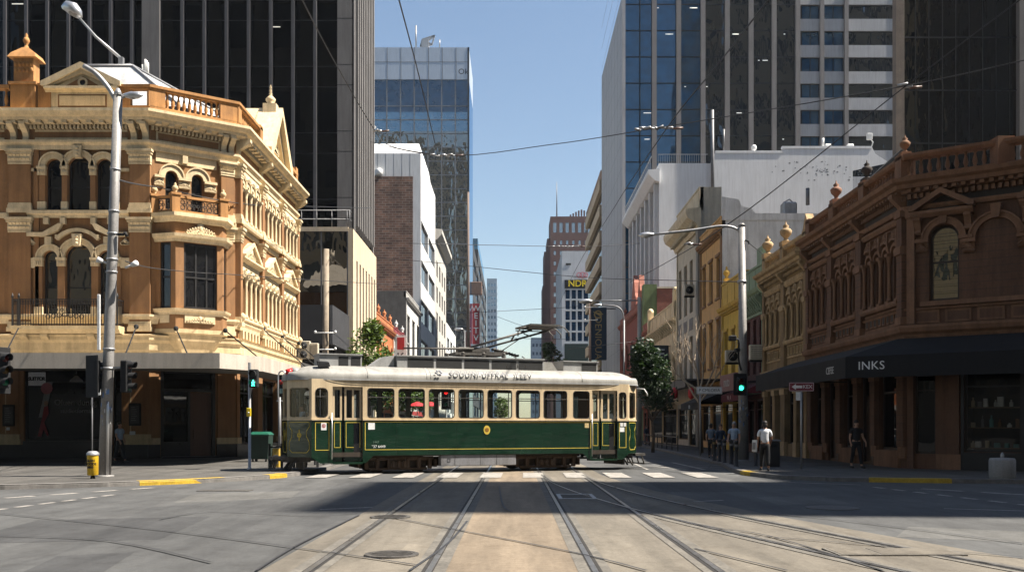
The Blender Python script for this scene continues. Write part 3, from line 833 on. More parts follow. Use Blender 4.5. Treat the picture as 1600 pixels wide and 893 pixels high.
# ---- CHAMFER facade with its oriel
L = at_face(LA, LB)
uo = [('a', .78, 1.36, 12.9, 14.55), ('a', 2.1, 2.68, 12.9, 14.55)]
wall.wall((0, L, 0, 17.4), uo + [('r', .55, 3.35, .1, 4.72)], 0, .3)
for op in uo:
    window(th, op, .26, .06, o_frame, g_win, [('h', 13.9)])
    r = .29; uc = (op[1] + op[2]) / 2
    cream.ring(uc, op[4], r + .02, r + .3, -.02, .12); cream.ring(uc, op[4], r + .3, r + .37, -.02, .18)
for u0, u1 in ((.2, .72), (1.4, 2.06), (2.74, 3.4)):
    cream.box(u0, u1, -.02, .2, 14.42, 14.55); foliage_relief(cream, u0 + .02, u1 - .02, 14.02, 14.42, .05); cream.box(u0 + .04, u1 - .04, -.02, .06, 14.0, 14.42)
cream.box(1.6, 1.86, -.02, .22, 15.3, 15.7)
cream.box(.3, 3.4, .0, .05, 15.25, 15.74)
pilaster(wall, cream, 3.62, 4.3, 12.55, 15.75); pilaster(wall, cream, 3.62, 4.3, 6.55, 12.3); wall.box(3.62, 4.3, -.02, .14, 12.3, 12.6)
for k in (3.75, 4.15): bracket(cream, k, .28, 16.1, 17.05, .62)
wall.box(.4, 3.5, .05, .09, 16.34, 16.68); cream.box(.3, 3.55, .05, .075, 16.26, 16.76)
# oriel bay
by = th.new('oriel_bay', o_wall); bt = th.new('oriel_trim', o_cream, by)
OB = [(.28, 0), (1.02, .95), (3.42, .95), (4.02, 0)]
def wpt(u, n): 
    q = tp((u, n, 0)); return (q[0], q[1])
OW = [wpt(*p) for p in OB]
at_world()
for i in range(3):
    Lb = at_face(OW[i], OW[i + 1])
    if i == 1: ops = [('r', .42, 2.12, 7.75, 11.1)]
    else: ops = [('r', .28, Lb - .28, 7.75, 11.1)]
    by.wall((0, Lb, 6.7, 12.2), ops, 0, .2)
    for op in ops:
        f = window(th, op, .18, .11, o_frame, g_win, [('h', 9.35)] + ([('v', 1.05), ('v', 1.6)] if i == 1 else []), name='oriel_window'); f.e[3] = by
        f.e[3] = None
    if i == 1:
        foliage_relief(bt, .5, 2.0, 11.52, 12.2, .03, 1.3); bt.box(.45, 2.05, .0, .03, 11.5, 11.6)
        b3 = th.new('oriel_panel', o_cream, by); b3.box(.45, 2.0, 0, .05, 7.0, 7.42); foliage_relief(b3, .5, 1.95, 7.02, 7.4, .06)
    if i == 0: th.new('oriel_panel', o_cream, by).box(.3, .85, 0, .05, 7.0, 7.4)
at_world()
bt.sweep(OW, [(-.1, 11.12), (.08, 11.12), (.12, 11.25), (.24, 11.35), (.28, 11.5), (-.1, 11.52)])
bt2 = th.new('oriel_sill', o_cream, by); bt2.sweep(OW, [(-.1, 7.42), (.06, 7.42), (.08, 7.52), (.16, 7.6), (.2, 7.72), (-.1, 7.74)])
bt.sweep(OW, [(-.1, 12.1), (.12, 12.12), (.2, 12.28), (.32, 12.36), (.32, 12.55), (-.1, 12.57)])
cx, cy = wpt(2.2, 0) if False else ((OW[0][0] + OW[3][0]) / 2, (OW[0][1] + OW[3][1]) / 2)
def shrink(k): return [(cx + (x - cx) * k, cy + (y - cy) * k) for x, y in OW]
oc = th.new('oriel_corbel', o_sand, by)
lv = [(6.7, 1.02), (6.5, 1.02), (6.42, .92), (6.1, .86), (5.7, .68), (5.35, .6), (5.0, .34), (4.8, .3)]
V = []; F = []
for z, k in lv: V += [(x, y, z) for x, y in shrink(k)]
for i in range(len(lv) - 1):
    for j in range(3): F.append((i * 4 + j, i * 4 + j + 1, i * 4 + 5 + j, i * 4 + 4 + j))
oc.add(V, F); bt.poly([(x, y, 12.56) for x, y in OW])
# corner balcony on top of the oriel
cb = th.new('corner_balcony', o_orange); OWs = shrink(1.02)
for i in range(4):
    x, y = OWs[i]
    at_face(LA, LB); 
    at_world(x, y, 0, math.atan2(2.55, 3.6))
    cb.box(-.2, .2, -.2, .2, 12.56, 13.42); cb.box(-.25, .25, -.25, .25, 13.42, 13.54)
    th_f = th.new('urn', o_sand, cb); th_f.lathe([(.12, 0), (.07, .06), (.13, .14), (.17, .24), (.12, .34), (.05, .38), (.08, .44), (.02, .52)], (0, 0, 13.54), 9)
at_world()
ci = th.new('iron_panel', o_frame, cb)
for i in range(3):
    Lb = at_face(OWs[i], OWs[i + 1])
    cb.box(.2, Lb - .2, -.12, .12, 13.3, 13.42); cb.box(.2, Lb - .2, -.1, .1, 12.56, 12.68)
    ci.box(.2, Lb - .2, -.015, .015, 12.68, 12.72); ci.box(.2, Lb - .2, -.015, .015, 13.26, 13.3)
    k = max(1, int((Lb - .4) / .3))
    for j in range(k):
        u = .2 + (Lb - .4) * (j + .5) / k
        for zz, r in ((12.85, .13), (13.12, .12)): ci.ring(u, zz, r - .035, r, -.02, .02, 0, 360, 8)
        ci.ring(u + .12, 12.99, .05, .08, -.02, .02, 0, 360, 6); ci.box(u - .15, u - .13, -.012, .012, 12.7, 13.28)
# shop entrance in the chamfer
at_face(LA, LB)
en = th.new('entrance', o_black)
en.box(.55, .7, -.28, .02, .1, 4.72); en.box(3.2, 3.35, -.28, .02, .1, 4.72); en.box(.7, 3.2, -.28, .0, 4.5, 4.72); en.box(.7, 3.2, -.28, .0, 3.55, 3.7); en.box(.7, 1.95, -.28, .0, .1, .95)
en.box(1.95, 2.05, -.26, .0, .1, 3.55)
for a, c, z0, z1 in ((.7, 1.95, .95, 3.55), (.7, 3.2, 3.7, 4.5)): th.new('entrance_glass', g_shop, en).box(a, c, -.2, -.18, z0, z1)
dr = th.new('door', M('brown_door', (.11, .055, .03), .5), en); dr.box(2.07, 2.2, -.24, -.16, .14, 3.5); dr.box(3.07, 3.18, -.24, -.16, .14, 3.5); dr.box(2.2, 3.07, -.24, -.16, 3.3, 3.5); dr.box(2.2, 3.07, -.24, -.16, .14, .7)
dr.box(2.2, 3.07, -.22, -.2, .7, 3.3); dr.lathe([(.03, 0), (.03, .5)], (2.28, -.12, 1.1), 6)
en.box(.5, 3.4, -.02, .5, .13, .2)
for a, c in ((-.1, .5), (3.4, L + .02)):
    blk = th.new('plinth', o_black); blk.box(a, c, -.02, .1, 0, .82); sand.box(a, c, -.02, .12, .82, 1.15); wall.box(a + .06, c - .06, -.02, .07, 1.15, 4.75)
# ---- STREET facade: three bays of narrow arched lights
L = at_face(LB, LC)
bays = [(.55, 4.35), (5.2, 9.0), (9.85, 13.65)]
ops = []; gr = []
for i, (a, c) in enumerate(bays):
    n_ = 4 if i else 4
    w_ = (c - a) / n_
    for k in range(n_):
        m0 = a + w_ * (k + .5)
        ops.append(('a', m0 - w_ * .30, m0 + w_ * .30, 12.85, 14.7)); ops.append(('a', m0 - w_ * .30, m0 + w_ * .30, 7.6, 9.9))
gops = [('r', a + .2, c - .2, .75, 4.5) for a, c in bays]
wall.wall((0, L, 0, 17.4), ops + gops, 0, .32)
for i, op in enumerate(ops):
    window(th, op, .3, .06, o_frame, g_win, [('h', 13.8 if op[3] > 10 else 8.9)])
    uc = (op[1] + op[2]) / 2; r = (op[2] - op[1]) / 2
    cream.ring(uc, op[4], r + .01, r + .17, -.02, .16)
for a, c in bays:
    n_ = 4; w_ = (c - a) / n_
    for k in range(n_ + 1):
        u = a + w_ * k
        column(cream, u, .16, 12.85, 14.72, .1, 8); column(cream, u, .16, 7.6, 9.95, .1, 8)
        if 0 < k < n_ or True: cream.box(u - .1, u + .1, -.02, .22, 14.72, 15.2)
    cream.box(a - .2, c + .2, -.02, .12, 15.25, 15.74)
    for k in range(n_): foliage_relief(cream, a + w_ * (k + .12), a + w_ * (k + .88), 15.2, 15.6, .12, 1.4)
    cream.uprism([(-.02, 12.6), (.3, 12.6), (.34, 12.72), (.34, 12.84), (-.02, 12.86)], a - .25, c + .25)
    cream.uprism([(-.02, 7.42), (.26, 7.42), (.34, 7.5), (.34, 7.6), (-.02, 7.62)], a - .25, c + .25)
    # carved overdoor and small broken pediment
    cream.box(a, c, -.02, .14, 10.4, 10.75); cream.uprism([(-.02, 10.7), (.2, 10.7), (.42, 10.85), (.42, 10.95), (-.02, 10.98)], a - .15, c + .15)
    raking(cream, a + .2, c - .2, 10.97, 12.0, .2, -.02, .4); foliage_relief(cream, (a + c) / 2 - .8, (a + c) / 2 + .8, 11.0, 11.75, .12, 2)
    for k in range(n_): foliage_relief(cream, a + w_ * (k + .1), a + w_ * (k + .9), 10.02, 10.45, .12, 1.6)
    # balustered dado below
    for k in range(6):
        u = a + (c - a) * (k + .5) / 6; cream.box(u - .12, u + .12, -.02, .22, 6.5, 6.96)
for u0, u1 in ((0.02, .42), (4.5, 5.05), (9.15, 9.7), (13.75, 14.18)):
    pilaster(wall, cream, u0, u1, 12.6, 15.75, .3); pilaster(wall, cream, u0, u1, 7.1, 12.35, .3); wall.box(u0, u1, -.02, .3, 12.3, 12.65)
    bracket(cream, (u0 + u1) / 2, .36, 15.95, 17.1, .8)
    cream.lathe([(.1, 0), (.16, .1), (.2, .22), (.1, .36), (.02, .42)], ((u0 + u1) / 2, .34, 7.42), 8)
blk = th.new('plinth', o_black)
for op in gops:
    window(th, op, .28, .1, o_frame, g_shop, [('h', 3.6), ('v', (op[1] + op[2]) / 2)], name='shop_window'); blk.box(op[1], op[2], -.02, .1, 0, .75)
for u0, u1 in ((.0, .75), (4.15, 5.4), (8.8, 10.05), (13.45, 14.2)): blk.box(u0, u1, -.02, .12, 0, .82); sand.box(u0, u1, -.02, .14, .82, 1.15); wall.box(u0 + .1, u1 - .1, -.02, .08, 1.15, 4.75)
# great pediment over the street side
gp = th.new('gable_pediment', o_cream)
gp.box(5.0, 9.2, -.6, .3, 17.62, 18.2)
raking(gp, 4.4, 9.8, 17.62, 21.1, .5, -.6, .85); raking(gp, 4.9, 9.3, 17.62, 20.4, .3, -.6, .55)
gp.fprism([(5.2, 17.7), (9.0, 17.7), (7.1, 20.1)], -.6, .2); foliage_relief(gp, 6.2, 8.0, 18.3, 19.6, .2, 3)
gp.prism([(4.4, -.6, 17.62), (7.1, -.6, 21.08), (9.8, -.6, 17.62)], (0, -3.2, 0))
gp.box(6.8, 7.4, -.3, .5, 20.7, 21.3)
gf = th.new('finial', o_cream, gp); gf.lathe([(.25, 0), (.18, .06), (.28, .2), (.3, .34), (.16, .48), (.06, .56), (.11, .64), (.05, .76), (.09, .84), (.04, .96), (.08, 1.04), (.02, 1.2)], (7.1, .1, 21.3), 10)
ba = th.new('balustrade', o_orange); ba.box(9.8, L, -.25, .1, 17.62, 18.0); ba.box(9.8, L, -.3, .18, 18.8, 19.0); ba.box(L - .5, L, -.3, .16, 18.0, 19.3); balusters(ba, [(9.9, -.07), (L - .5, -.07)], 18.0, .82, .34)
# pale hipped roof behind the parapet
at_world()
hr = th.new('hipped_roof', o_roof)
x0, x1, y0, y1 = -25.2, -15.6, 50.6, 62.0
T = [(-23.7, 52.6, 21.45), (-20.9, 52.6, 21.45), (-20.9, 60, 21.45), (-23.7, 60, 21.45)]
Bq = [(x0, y0, 18.6), (-17.6, y0, 18.6), (x1, 53, 18.6), (x1, y1, 18.6), (x0, y1, 18.6)]
hr.add(T + Bq, [(0, 1, 2, 3), (4, 5, 1, 0), (5, 6, 1), (6, 7, 2, 1), (7, 8, 3, 2), (8, 4, 0, 3)])
rb = th.new('roof_ridge', M('roof_rib', (.35, .35, .36), .5), hr)
for a, c in ((T[0], T[1]), (T[1], Bq[1]), (T[1], Bq[2]), (T[0], Bq[0]), (T[1], T[2])): rb.tube([(a[0], a[1], a[2] + .05), (c[0], c[1], c[2] + .05)], .07, 6)
th.done()

# ---- street awning (its own thing: a canopy hung from the wall on rods)
AW = [(-44, 38.5), (-11.8, 38.5), (-10.6, 40.6), (-10.6, 52), (-10.6, 66)]
th = Thing('street_awning', 'long cream metal awning hung on rods round the ornate corner building', 'awning', (-16, 47, 0))
fz0, fz1 = 4.06, 4.68
th.m('fascia', o_aw).sweep(AW, [(-.12, fz0), (0, fz0), (0, fz1), (-.12, fz1)])
rf = th.m('awning_roof', o_aw)
inner = [(-44, 48.4), (-18.5, 48.4), (-14.6, 51.3), (-14.5, 51.5), (-14.5, 66)]
for i in range(4):
    rf.quad((*AW[i], fz1 - .1), (*AW[i + 1], fz1 - .1), (*inner[i + 1], fz1 + .05), (*inner[i], fz1 + .05))
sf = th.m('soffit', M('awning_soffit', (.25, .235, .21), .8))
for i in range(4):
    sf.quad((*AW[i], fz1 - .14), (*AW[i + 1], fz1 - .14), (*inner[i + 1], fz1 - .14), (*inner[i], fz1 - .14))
for a, c in ((PP(213, 510, 48.3), PP(197, 551, 41.0)), (PP(30, 510, 48.3), (XX(6, 41), 41, 4.72)), (PP(275, 513, 48.1), (XX(297, 43.5), 43.5, 4.75)), (PP(352, 516, 49.9), (-12.3, 48.3, 4.75)), ((-14.6, 55.9, 7.4), (-11.4, 54.6, 4.75)), ((-14.6, 60.5, 7.4), (-11.4, 59.2, 4.75)), ((-14.6, 65, 7.4), (-11.4, 63.8, 4.75))):
    rd = th.new('tie_rod', m_blackm); rd.tube([a, c], .035, 6); rd.ellip(a, .13, .13, .13, 8, 6)
th.done()
# ---- pieces of the shop front
at_face(LF, LA)
p_sign = lambda: None
bb = MB(); bb.box(Lu(42), Lu(69), -.15, -.1, 4.05, 4.72); b2 = MB()
th = Thing('window_sign', 'white paper sign reading SUIT FOR in the top corner of the shop window', 'sign', (XX(55, 48.75), 48.85, 4.05))
th.m('sheet', m_whitep).box(Lu(42), Lu(69), -.16, -.14, 3.82, 4.5); put_text(th.m('lettering', m_blackm), 'SUIT FOR', Lu(55.5), -.13, 4.16, .24, bold=.012, space=.82); th.done()
th = Thing('window_lettering', 'grey painted words across the dark shop window', 'lettering', (XX(115, 48.75), 48.85, 2.6))
g1 = th.m('lettering', M('window_letter', (.22, .22, .22), .7)); put_text(g1, 'Oluen dunlig', Lu(116), -.14, 2.95, .42); put_text(g1, 'studiotforma', Lu(116), -.14, 2.53, .3); th.done()
th = Thing('shop_poster', 'poster of a leaning figure in red clothes on a pale strip inside the shop window', 'poster', (XX(66, 48.75), 48.9, 1.3))
th.m('strip', M('poster_paper', (.18, .18, .18), .7)).fprism([(Lu(58), 2.2), (Lu(68), 2.2), (Lu(80), 4.0), (Lu(71), 4.0)], -.165, -.15)
th.m('disc', M('dull_pink', (.30, .10, .11), .7)).lathe([(.3, 0), (.3, .02)], (0, 0, 0), 4) if False else th.m('disc', M('dull_pink', (.30, .10, .11), .7)).fprism([(Lu(71) + .3 * math.cos(k * .5236), 3.68 + .3 * math.sin(k * .5236)) for k in range(12)], -.14, -.13)
th.m('figure', M('poster_red', (.20, .025, .03), .7)).fprism([(Lu(57), 1.25), (Lu(62), 1.2), (Lu(66), 1.6), (Lu(72), 1.25), (Lu(74), 1.32), (Lu(67), 1.95), (Lu(74), 2.4), (Lu(73), 2.8), (Lu(67), 2.75), (Lu(64), 2.2)], -.145, -.125)
th.m('face', M('poster_skin', (.24, .13, .09), .7)).fprism([(Lu(70) + .1 * math.cos(k * .7854), 2.92 + .13 * math.sin(k * .7854)) for k in range(8)], -.145, -.12)
th.done()
for px, pz, w_, h_, lab, txt in ((15, 2.3, .62, 1.1, 'small black menu board on the pier at the end of the shop front', ''), (212, 2.35, .62, 1.15, 'black framed menu board on the pier beside the corner entrance', 'MENU')):
    th = Thing('menu_board', lab, 'menu board', (XX(px, 48.75), 48.7, 1.8))
    u = Lu(px); th.m('board', m_blackm).cbox(u - w_ / 2, u + w_ / 2, .07, .13, pz - h_ / 2, pz + h_ / 2, .02); th.m('sheet', M('menu_sheet', (.045, .045, .045), .6)).box(u - w_ * .36, u + w_ * .36, .13, .136, pz - h_ * .4, pz + h_ * .4)
    g1 = th.m('lettering', M('menu_letter', (.2, .2, .2), .6))
    for k in range(7): g1.box(u - w_ * .28, u + w_ * (.05 + .2 * ((k * 7) % 5) / 5), .136, .14, pz + h_ * .3 - k * .11, pz + h_ * .3 - k * .11 + .03)
    th.done()
bb = MB(); u = Lu(208); bb.box(u - .14, u + .14, .07, .1, 1.32, 1.5); solo('wall_plate', 'small pale plate low on the pier below the menu board', 'plate', bb, m_whitep, (XX(208, 48.7), 48.7, 1.3))
bb = MB(); u = Lu(14); bb.box(u - .08, u + .08, .07, .1, 1.55, 1.7); solo('wall_plate', 'tiny pale plate under the board on the outermost pier', 'plate', bb, m_whitep, (XX(14, 48.7), 48.7, 1.5))
th = Thing('hanging_lamp', 'grey dome lamp hanging inside the dark shop window', 'lamp', (XX(122, 48.8), 48.9, 4.0))
th.m('lamp_shade', M('lamp_shade_grey', (.25, .25, .25), .5)).lathe([(.04, .3), (.1, .28), (.16, .2), (.3, .08), (.32, 0)], (Lu(122), -.12 + .3, 4.0), 12, False); th.m('cord', m_blackm).tube([(Lu(122), .18, 4.3), (Lu(122), .18, 4.5)], .015, 6); th.done()
at_world()
# roof lamp and aerial on the ornate building
th = Thing('roof_lamp', 'grey lamp on a long slanting arm rising from the pale hipped roof', 'lamp', (XX(190, 54), 54, 21.4))
D = 54
th.m('post', m_galv).box(XX(186, D), XX(193, D), D - .12, D + .12, 21.3, ZZ(90, D)); th.m('arm', m_galv).tube([PP(192, 94, D), PP(150, 58, D), PP(122, 26, D)], [.09, .075, .06], 8)
lh = th.m('lamp_head', m_alu); lh.tube([PP(126, 28, D), PP(121, 21, D), PP(114, 14, D), PP(104, 10, D), PP(97, 12, D)], [.12, .3, .38, .3, .1], 12)
th.m('lens', M('lamp_lens', (.3, .28, .25), .3)).tube([PP(121, 25, D - .1), PP(113, 19, D - .1), PP(104, 14, D - .1)], [.12, .2, .1], 10)
th.m('handrail', m_galv).tube([PP(194, 101, D), PP(203, 100, D), PP(206, 102, D), PP(206, 108, D)], .04, 6); th.done()
th = Thing('roof_aerial', 'cluster of pale aerial rods standing on the hipped roof', 'aerial', (XX(228, 58), 58, 18.5))
a_ = th.m('rods', M('pale_plastic', (.6, .6, .58), .5))
for px, t_ in ((223, 101), (227, 93), (231, 98), (229, 95)): a_.tube([PP(px, 122, 58), PP(px, t_, 58)], .07, 6)
a_.tube([PP(222, 108, 58), PP(232, 107, 58)], .05, 6); th.m('mast', m_galv).tube([(XX(227, 58), 58, 18.6), PP(227, 110, 58)], .06, 6); th.done()
# ================================================================== brown corner building on the right and the tan terrace joined to it
r_wall = M('brown_stucco', (.125, .064, .038), .85, .2, .9, .5, soot=.3)
r_trim = M('red_brown_stucco', (.20, .105, .06), .85, .18, 1.6, .45, soot=.3)
r_dark = M('dark_frieze', (.040, .032, .028), .85, .2, 1.2, .3)
t_wall = M('tan_stucco', (.26, .175, .09), .9, .3, .9, .5)
t_trim = M('buff_stucco', (.44, .31, .17), .9, .25, 1.6, .5)
r_black = M('black_shopfront', (.012, .012, .013), .5, .25, 3, .1)
r_frame = M('brown_window_frame', (.03, .02, .016), .5, .2, 3, .1)
g_warm = glass('warm_window_glass', (.014, .010, .006), .4, .01, .02, .8, (1, .85, .6), ws=(1, 1, .4))
RCa, RCb = (15.0, 48.7), (15.0, 36.6)
RCc, RCd = (20.6, 32.6), (46.0, 32.6)
TRa = (15.0, 57.3)
def arcade(th, wall, trim, L, bays, zb, zs, wallz, glassm, framem, ground, fr):
    """bays = (u0,u1,n): n narrow arched lights between slim columns"""
    ops = []; 
    for a, c, n_ in bays:
        w_ = (c - a) / n_
        for k in range(n_): ops.append(('a', a + w_ * (k + .22), a + w_ * (k + .78), zb, zs))
    wall.wall((0, L, 0, wallz), ops + ground, 0, .3)
    for op in ops: window(th, op, .28, .045, framem, glassm, [('h', (zb + zs) / 2)])
    for a, c, n_ in bays:
        w_ = (c - a) / n_
        for k in range(n_ + 1):
            u = a + w_ * k; column(trim, u, .1, zb - .02, zs + .02, .085, 8)
        for k in range(n_):
            u = a + w_ * (k + .5); trim.ring(u, zs, w_ * .29, w_ * .42, -.02, .12, seg=8); trim.ring(u, zs + .12, w_ * .42, w_ * .52, -.02, .2, 50, 130, 5)
            foliage_relief(trim, u - w_ * .36, u + w_ * .36, zs + w_ * .55, zs + w_ * .55 + .42, .08, 1.3)
            trim.uprism([(-.02, zs - .15), (.1, zs - .1), (.22, zs + .3), (.22, zs + .85), (-.02, zs + .85)], u + w_ * .5 - .06, u + w_ * .5 + .06)
        trim.uprism([(-.02, zb - .2), (.2, zb - .2), (.26, zb - .1), (.26, zb), (-.02, zb + .02)], a - .15, c + .15)
        trim.uprism([(-.02, zs + 1.0), (.12, zs + 1.0), (.2, zs + 1.12), (.2, zs + 1.2), (-.02, zs + 1.22)], a - .15, c + .15)
        trim.box(a - .1, c + .1, -.02, .06, zb - .95, zb - .85); trim.box(a - .1, c + .1, -.02, .06, zb - .32, zb - .24)
        for k in range(n_ * 2):
            u = a + (c - a) * (k + .5) / (n_ * 2); trim.box(u - .16, u + .16, -.02, .08, zb - .8, zb - .38); th.m('panel_pattern', fr.mat_).box(u - .09, u + .09, .075, .09, zb - .74, zb - .44)
def urn(th, x, y, z, mat, k=1.0, parent=None):
    at_world(); m_ = th.new('urn', mat, parent)
    m_.box(x - .3 * k, x + .3 * k, y - .3 * k, y + .3 * k, z, z + .22 * k); m_.lathe([(.22 * k, .22 * k), (.1 * k, .34 * k), (.12 * k, .42 * k), (.3 * k, .62 * k), (.34 * k, .8 * k), (.24 * k, .92 * k), (.12 * k, .98 * k), (.18 * k, 1.08 * k), (.05 * k, 1.2 * k), (.02 * k, 1.35 * k)], (x, y, z), 12)
def top_works(th, trim, path, zc, h=1.0, dark=None):
    """cornice with dentils and a balustrade above, along a plan path"""
    at_world()
    trim.sweep(path, [(-.03, zc - 1.15), (.14, zc - 1.15), (.2, zc - 1.05), (.2, zc - .98), (-.03, zc - .95)])
    c = th.m('cornice', trim.mat_); c.sweep(path, [(-.03, zc - .5), (.2, zc - .5), (.25, zc - .4), (.5, zc - .36), (.55, zc - .22), (.72, zc - .14), (.78, zc), (-.03, zc + .05)])
    dentils(c, path, zc - .5, zc - .38, .2, .42, .16, .3); dentils(c, path, zc - .72, zc - .54, .02, .2, .12, .22)
    b_ = th.m('balustrade', trim.mat_)
    b_.sweep(path, [(-.3, zc + .02), (.12, zc + .02), (.12, zc + .2), (-.3, zc + .2)]); b_.sweep(path, [(-.28, zc + h - .2), (.12, zc + h - .2), (.2, zc + h - .1), (.2, zc + h), (-.34, zc + h)])
    balusters(b_, path, zc + .2, h - .4, .3, .9, 7, -.09)
def mkm(th, name, mat):
    m_ = th.m(name, mat); m_.mat_ = mat; return m_

# ---------------- brown corner building
th = Thing('brown_corner_building', 'two storey red brown stucco corner building with pediments over arched upper windows', 'building', (20, 42, 0))
wall = th.m('wall', r_wall); trim = mkm(th, 'stucco_trim', r_trim); blk = th.m('shopfront', r_black); frz = mkm(th, 'frieze', r_dark); jnt = th.m('masonry_joint', r_dark)
ZC = 11.05
path = [RCa, RCb, RCc, RCd]
L = at_face(RCa, RCb)
gb = [('r', .7, 2.3, .8, 3.9), ('r', 2.9, 4.3, .14, 3.9), ('r', 5.0, 6.6, .8, 3.9), ('r', 7.2, 8.6, .14, 3.9), ('r', 9.2, 11.4, .8, 3.9)]
arcade(th, wall, trim, L, [(.55, 3.2, 3), (4.1, 7.0, 3), (7.9, 11.5, 4)], 6.6, 8.55, 11.1, g_win, r_frame, gb, frz)
for u0, u1 in ((0.02, .42), (3.35, 3.95), (7.15, 7.75), (11.6, 12.08)):
    wall.box(u0, u1, -.02, .22, 5.6, 9.9); trim.box(u0 - .06, u1 + .06, -.02, .3, 8.3, 8.6); trim.box(u0 - .05, u1 + .05, -.02, .28, 5.6, 5.9); trim.box(u0 - .06, u1 + .06, -.02, .3, 9.7, 9.95); bracket(trim, (u0 + u1) / 2, .3, 9.6, 10.6, .55)
    for k in range(7): jnt.box(u0 - .003, u1 + .003, .0, .224, 6.2 + k * .3, 6.215 + k * .3)
for a, c, n_ in ((.55, 3.2, 3), (4.1, 7.0, 3), (7.9, 11.5, 4)): frz.box(a, c, 0, .06, 9.95, 10.45)
for op in gb:
    if op[3] > .5:
        window(th, op, .28, .09, r_frame, g_shop, [('h', 3.1)], name='shop_window'); trim.box(op[1] - .1, op[2] + .1, -.02, .14, .13, .78)
    else:
        d_ = th.new('door', M('dark_timber', (.03, .018, .012), .5)); d_.frame(op, .1, -.28, -.1); d_.box(op[1] + .1, op[2] - .1, -.26, -.2, .2, 3.0); th.new('fanlight', g_shop, d_).box(op[1] + .1, op[2] - .1, -.24, -.2, 3.05, 3.8)
u_edges = [0.02] + [x for op in gb for x in (op[1], op[2])] + [12.08]
for k in range(0, len(u_edges), 2):
    a, c = u_edges[k], u_edges[k + 1]; trim.box(a, c, -.02, .1, .5, .95); wall.box(a + .04, c - .04, -.02, .16, .95, 3.9); trim.box(a - .02, c + .02, -.02, .2, 3.6, 3.9)
    for q in range(8): jnt.box(a + .038, c - .038, .05, .163, 1.2 + q * .32, 1.215 + q * .32)
# chamfer
L = at_face(RCb, RCc)
co = [('a', .78, 1.82, 6.45, 8.75), ('a', 4.35, 5.5, 6.45, 8.75)]
cg = [('r', .25, 1.0, .7, 3.7), ('r', 2.0, 3.9, .8, 3.95), ('r', 4.4, 5.7, .14, 3.95), ('r', 5.75, 6.7, .8, 3.95)]
wall.wall((0, L, 0, 11.1), co + cg, 0, .35)
for op in co: window(th, op, .33, .09, r_frame, g_warm, [('h', 7.9)])
blind = ('a', 2.4, 3.75, 6.45, 8.6)
for op in co + [blind]:
    uc, r = (op[1] + op[2]) / 2, (op[2] - op[1]) / 2
    trim.ring(uc, op[4], r + .02, r + .2, -.02, .14); trim.ring(uc, op[4], r + .2, r + .27, -.02, .2)
    trim.fprism([(uc - .12, op[4] + r), (uc + .12, op[4] + r), (uc + .18, op[4] + r + .5), (uc - .18, op[4] + r + .5)], -.02, .28)
    for s in (op[1] - .24, op[2] + .24):
        trim.box(s - .24, s + .24, -.02, .2, op[4] - .1, op[4] + .02); foliage_relief(trim, s - .2, s + .2, op[4] - .45, op[4] - .1, .08); trim.box(s - .2, s + .2, -.02, .08, op[4] - .47, op[4] - .1)
    trim.box(uc - r - .3, uc + r + .3, -.02, .16, 6.25, 6.42)
for k in range(9): jnt.box(0, L, -.01, .004, 6.75 + k * .27, 6.762 + k * .27)
for a, c in ((.2, 2.35), (3.85, 6.6)):
    trim.uprism([(-.02, 9.55), (.3, 9.55), (.45, 9.68), (.45, 9.78), (-.02, 9.8)], a, c)
    raking(trim, a - .05, c + .05, 9.8, 9.8 + (c - a) * .36, .2, -.02, .5); frz.fprism([(a + .45, 9.82), (c - .45, 9.82), ((a + c) / 2, 9.8 + (c - a) * .24)], .0, .1)
    for u in (a + .2, c - .2): bracket(trim, u, .24, 8.95, 9.56, .38)
frz.box(.0, L - .0, -.02, .03, 9.9, 10.35)
for k in range(6):
    a = .25 + k * 1.1; trim.box(a, a + .9, -.02, .05, 5.62, 6.1); wall.box(a + .08, a + .82, .04, .06, 5.7, 6.02)
trim.box(0.02, .3, -.02, .22, 5.6, 9.9); trim.box(-.02, .36, -.02, .3, 9.6, 9.9)
wall.box(.02, .24, -.02, .14, .13, 3.9); trim.box(1.05, 1.9, -.02, .16, .13, .7); wall.box(1.1, 1.85, -.02, .14, .7, 3.9)
window(th, cg[0], .3, .07, r_frame, g_shop, [('h', 3.1)], name='shop_window')
for k in (1, 3): window(th, cg[k], .2, .08, r_black, clear('shop_clear_glass', (.6, .6, .58), .8), [('h', 3.2)], name='shop_window')
it = th.m('shop_interior', m_shop); it.box(1.95, 3.95, -2.0, -1.95, .1, 4.0); it.box(5.72, 6.75, -2.0, -1.95, .1, 4.0); it.box(1.92, 1.96, -2, -.36, .1, 4); it.box(3.94, 3.98, -2, -.36, .1, 4); it.box(5.7, 5.74, -2, -.36, .1, 4); it.box(6.72, 6.76, -2, -.36, .1, 4); it.box(1.95, 6.75, -2, -.36, 3.97, 4.0)
blk.box(1.9, 6.9, -.02, .12, .13, .78); blk.box(3.9, 4.4, -.02, .1, .78, 4.0); blk.box(1.9, 2.0, -.02, .1, .78, 4.0); blk.box(5.7, 5.75, -.05, .1, .13, 4.0); blk.box(6.7, 6.9, -.02, .1, .78, 4.0); blk.box(1.9, 6.9, -.02, .16, 3.95, 4.3)
d_ = th.new('door', r_black); d_.frame(cg[2], .14, -.3, -.1); d_.box(4.54, 5.56, -.28, -.2, .2, .5); d_.box(4.54, 4.66, -.28, -.2, .5, 3.1); d_.box(5.44, 5.56, -.28, -.2, .5, 3.1); d_.box(4.54, 5.56, -.28, -.2, 3.0, 3.15); th.new('door_glass', g_shop, d_).box(4.66, 5.44, -.25, -.23, .5, 3.0); th.new('fanlight', M('pale_fanlight', (.22, .21, .19), .3), d_).box(4.56, 5.54, -.26, -.22, 3.2, 3.45)
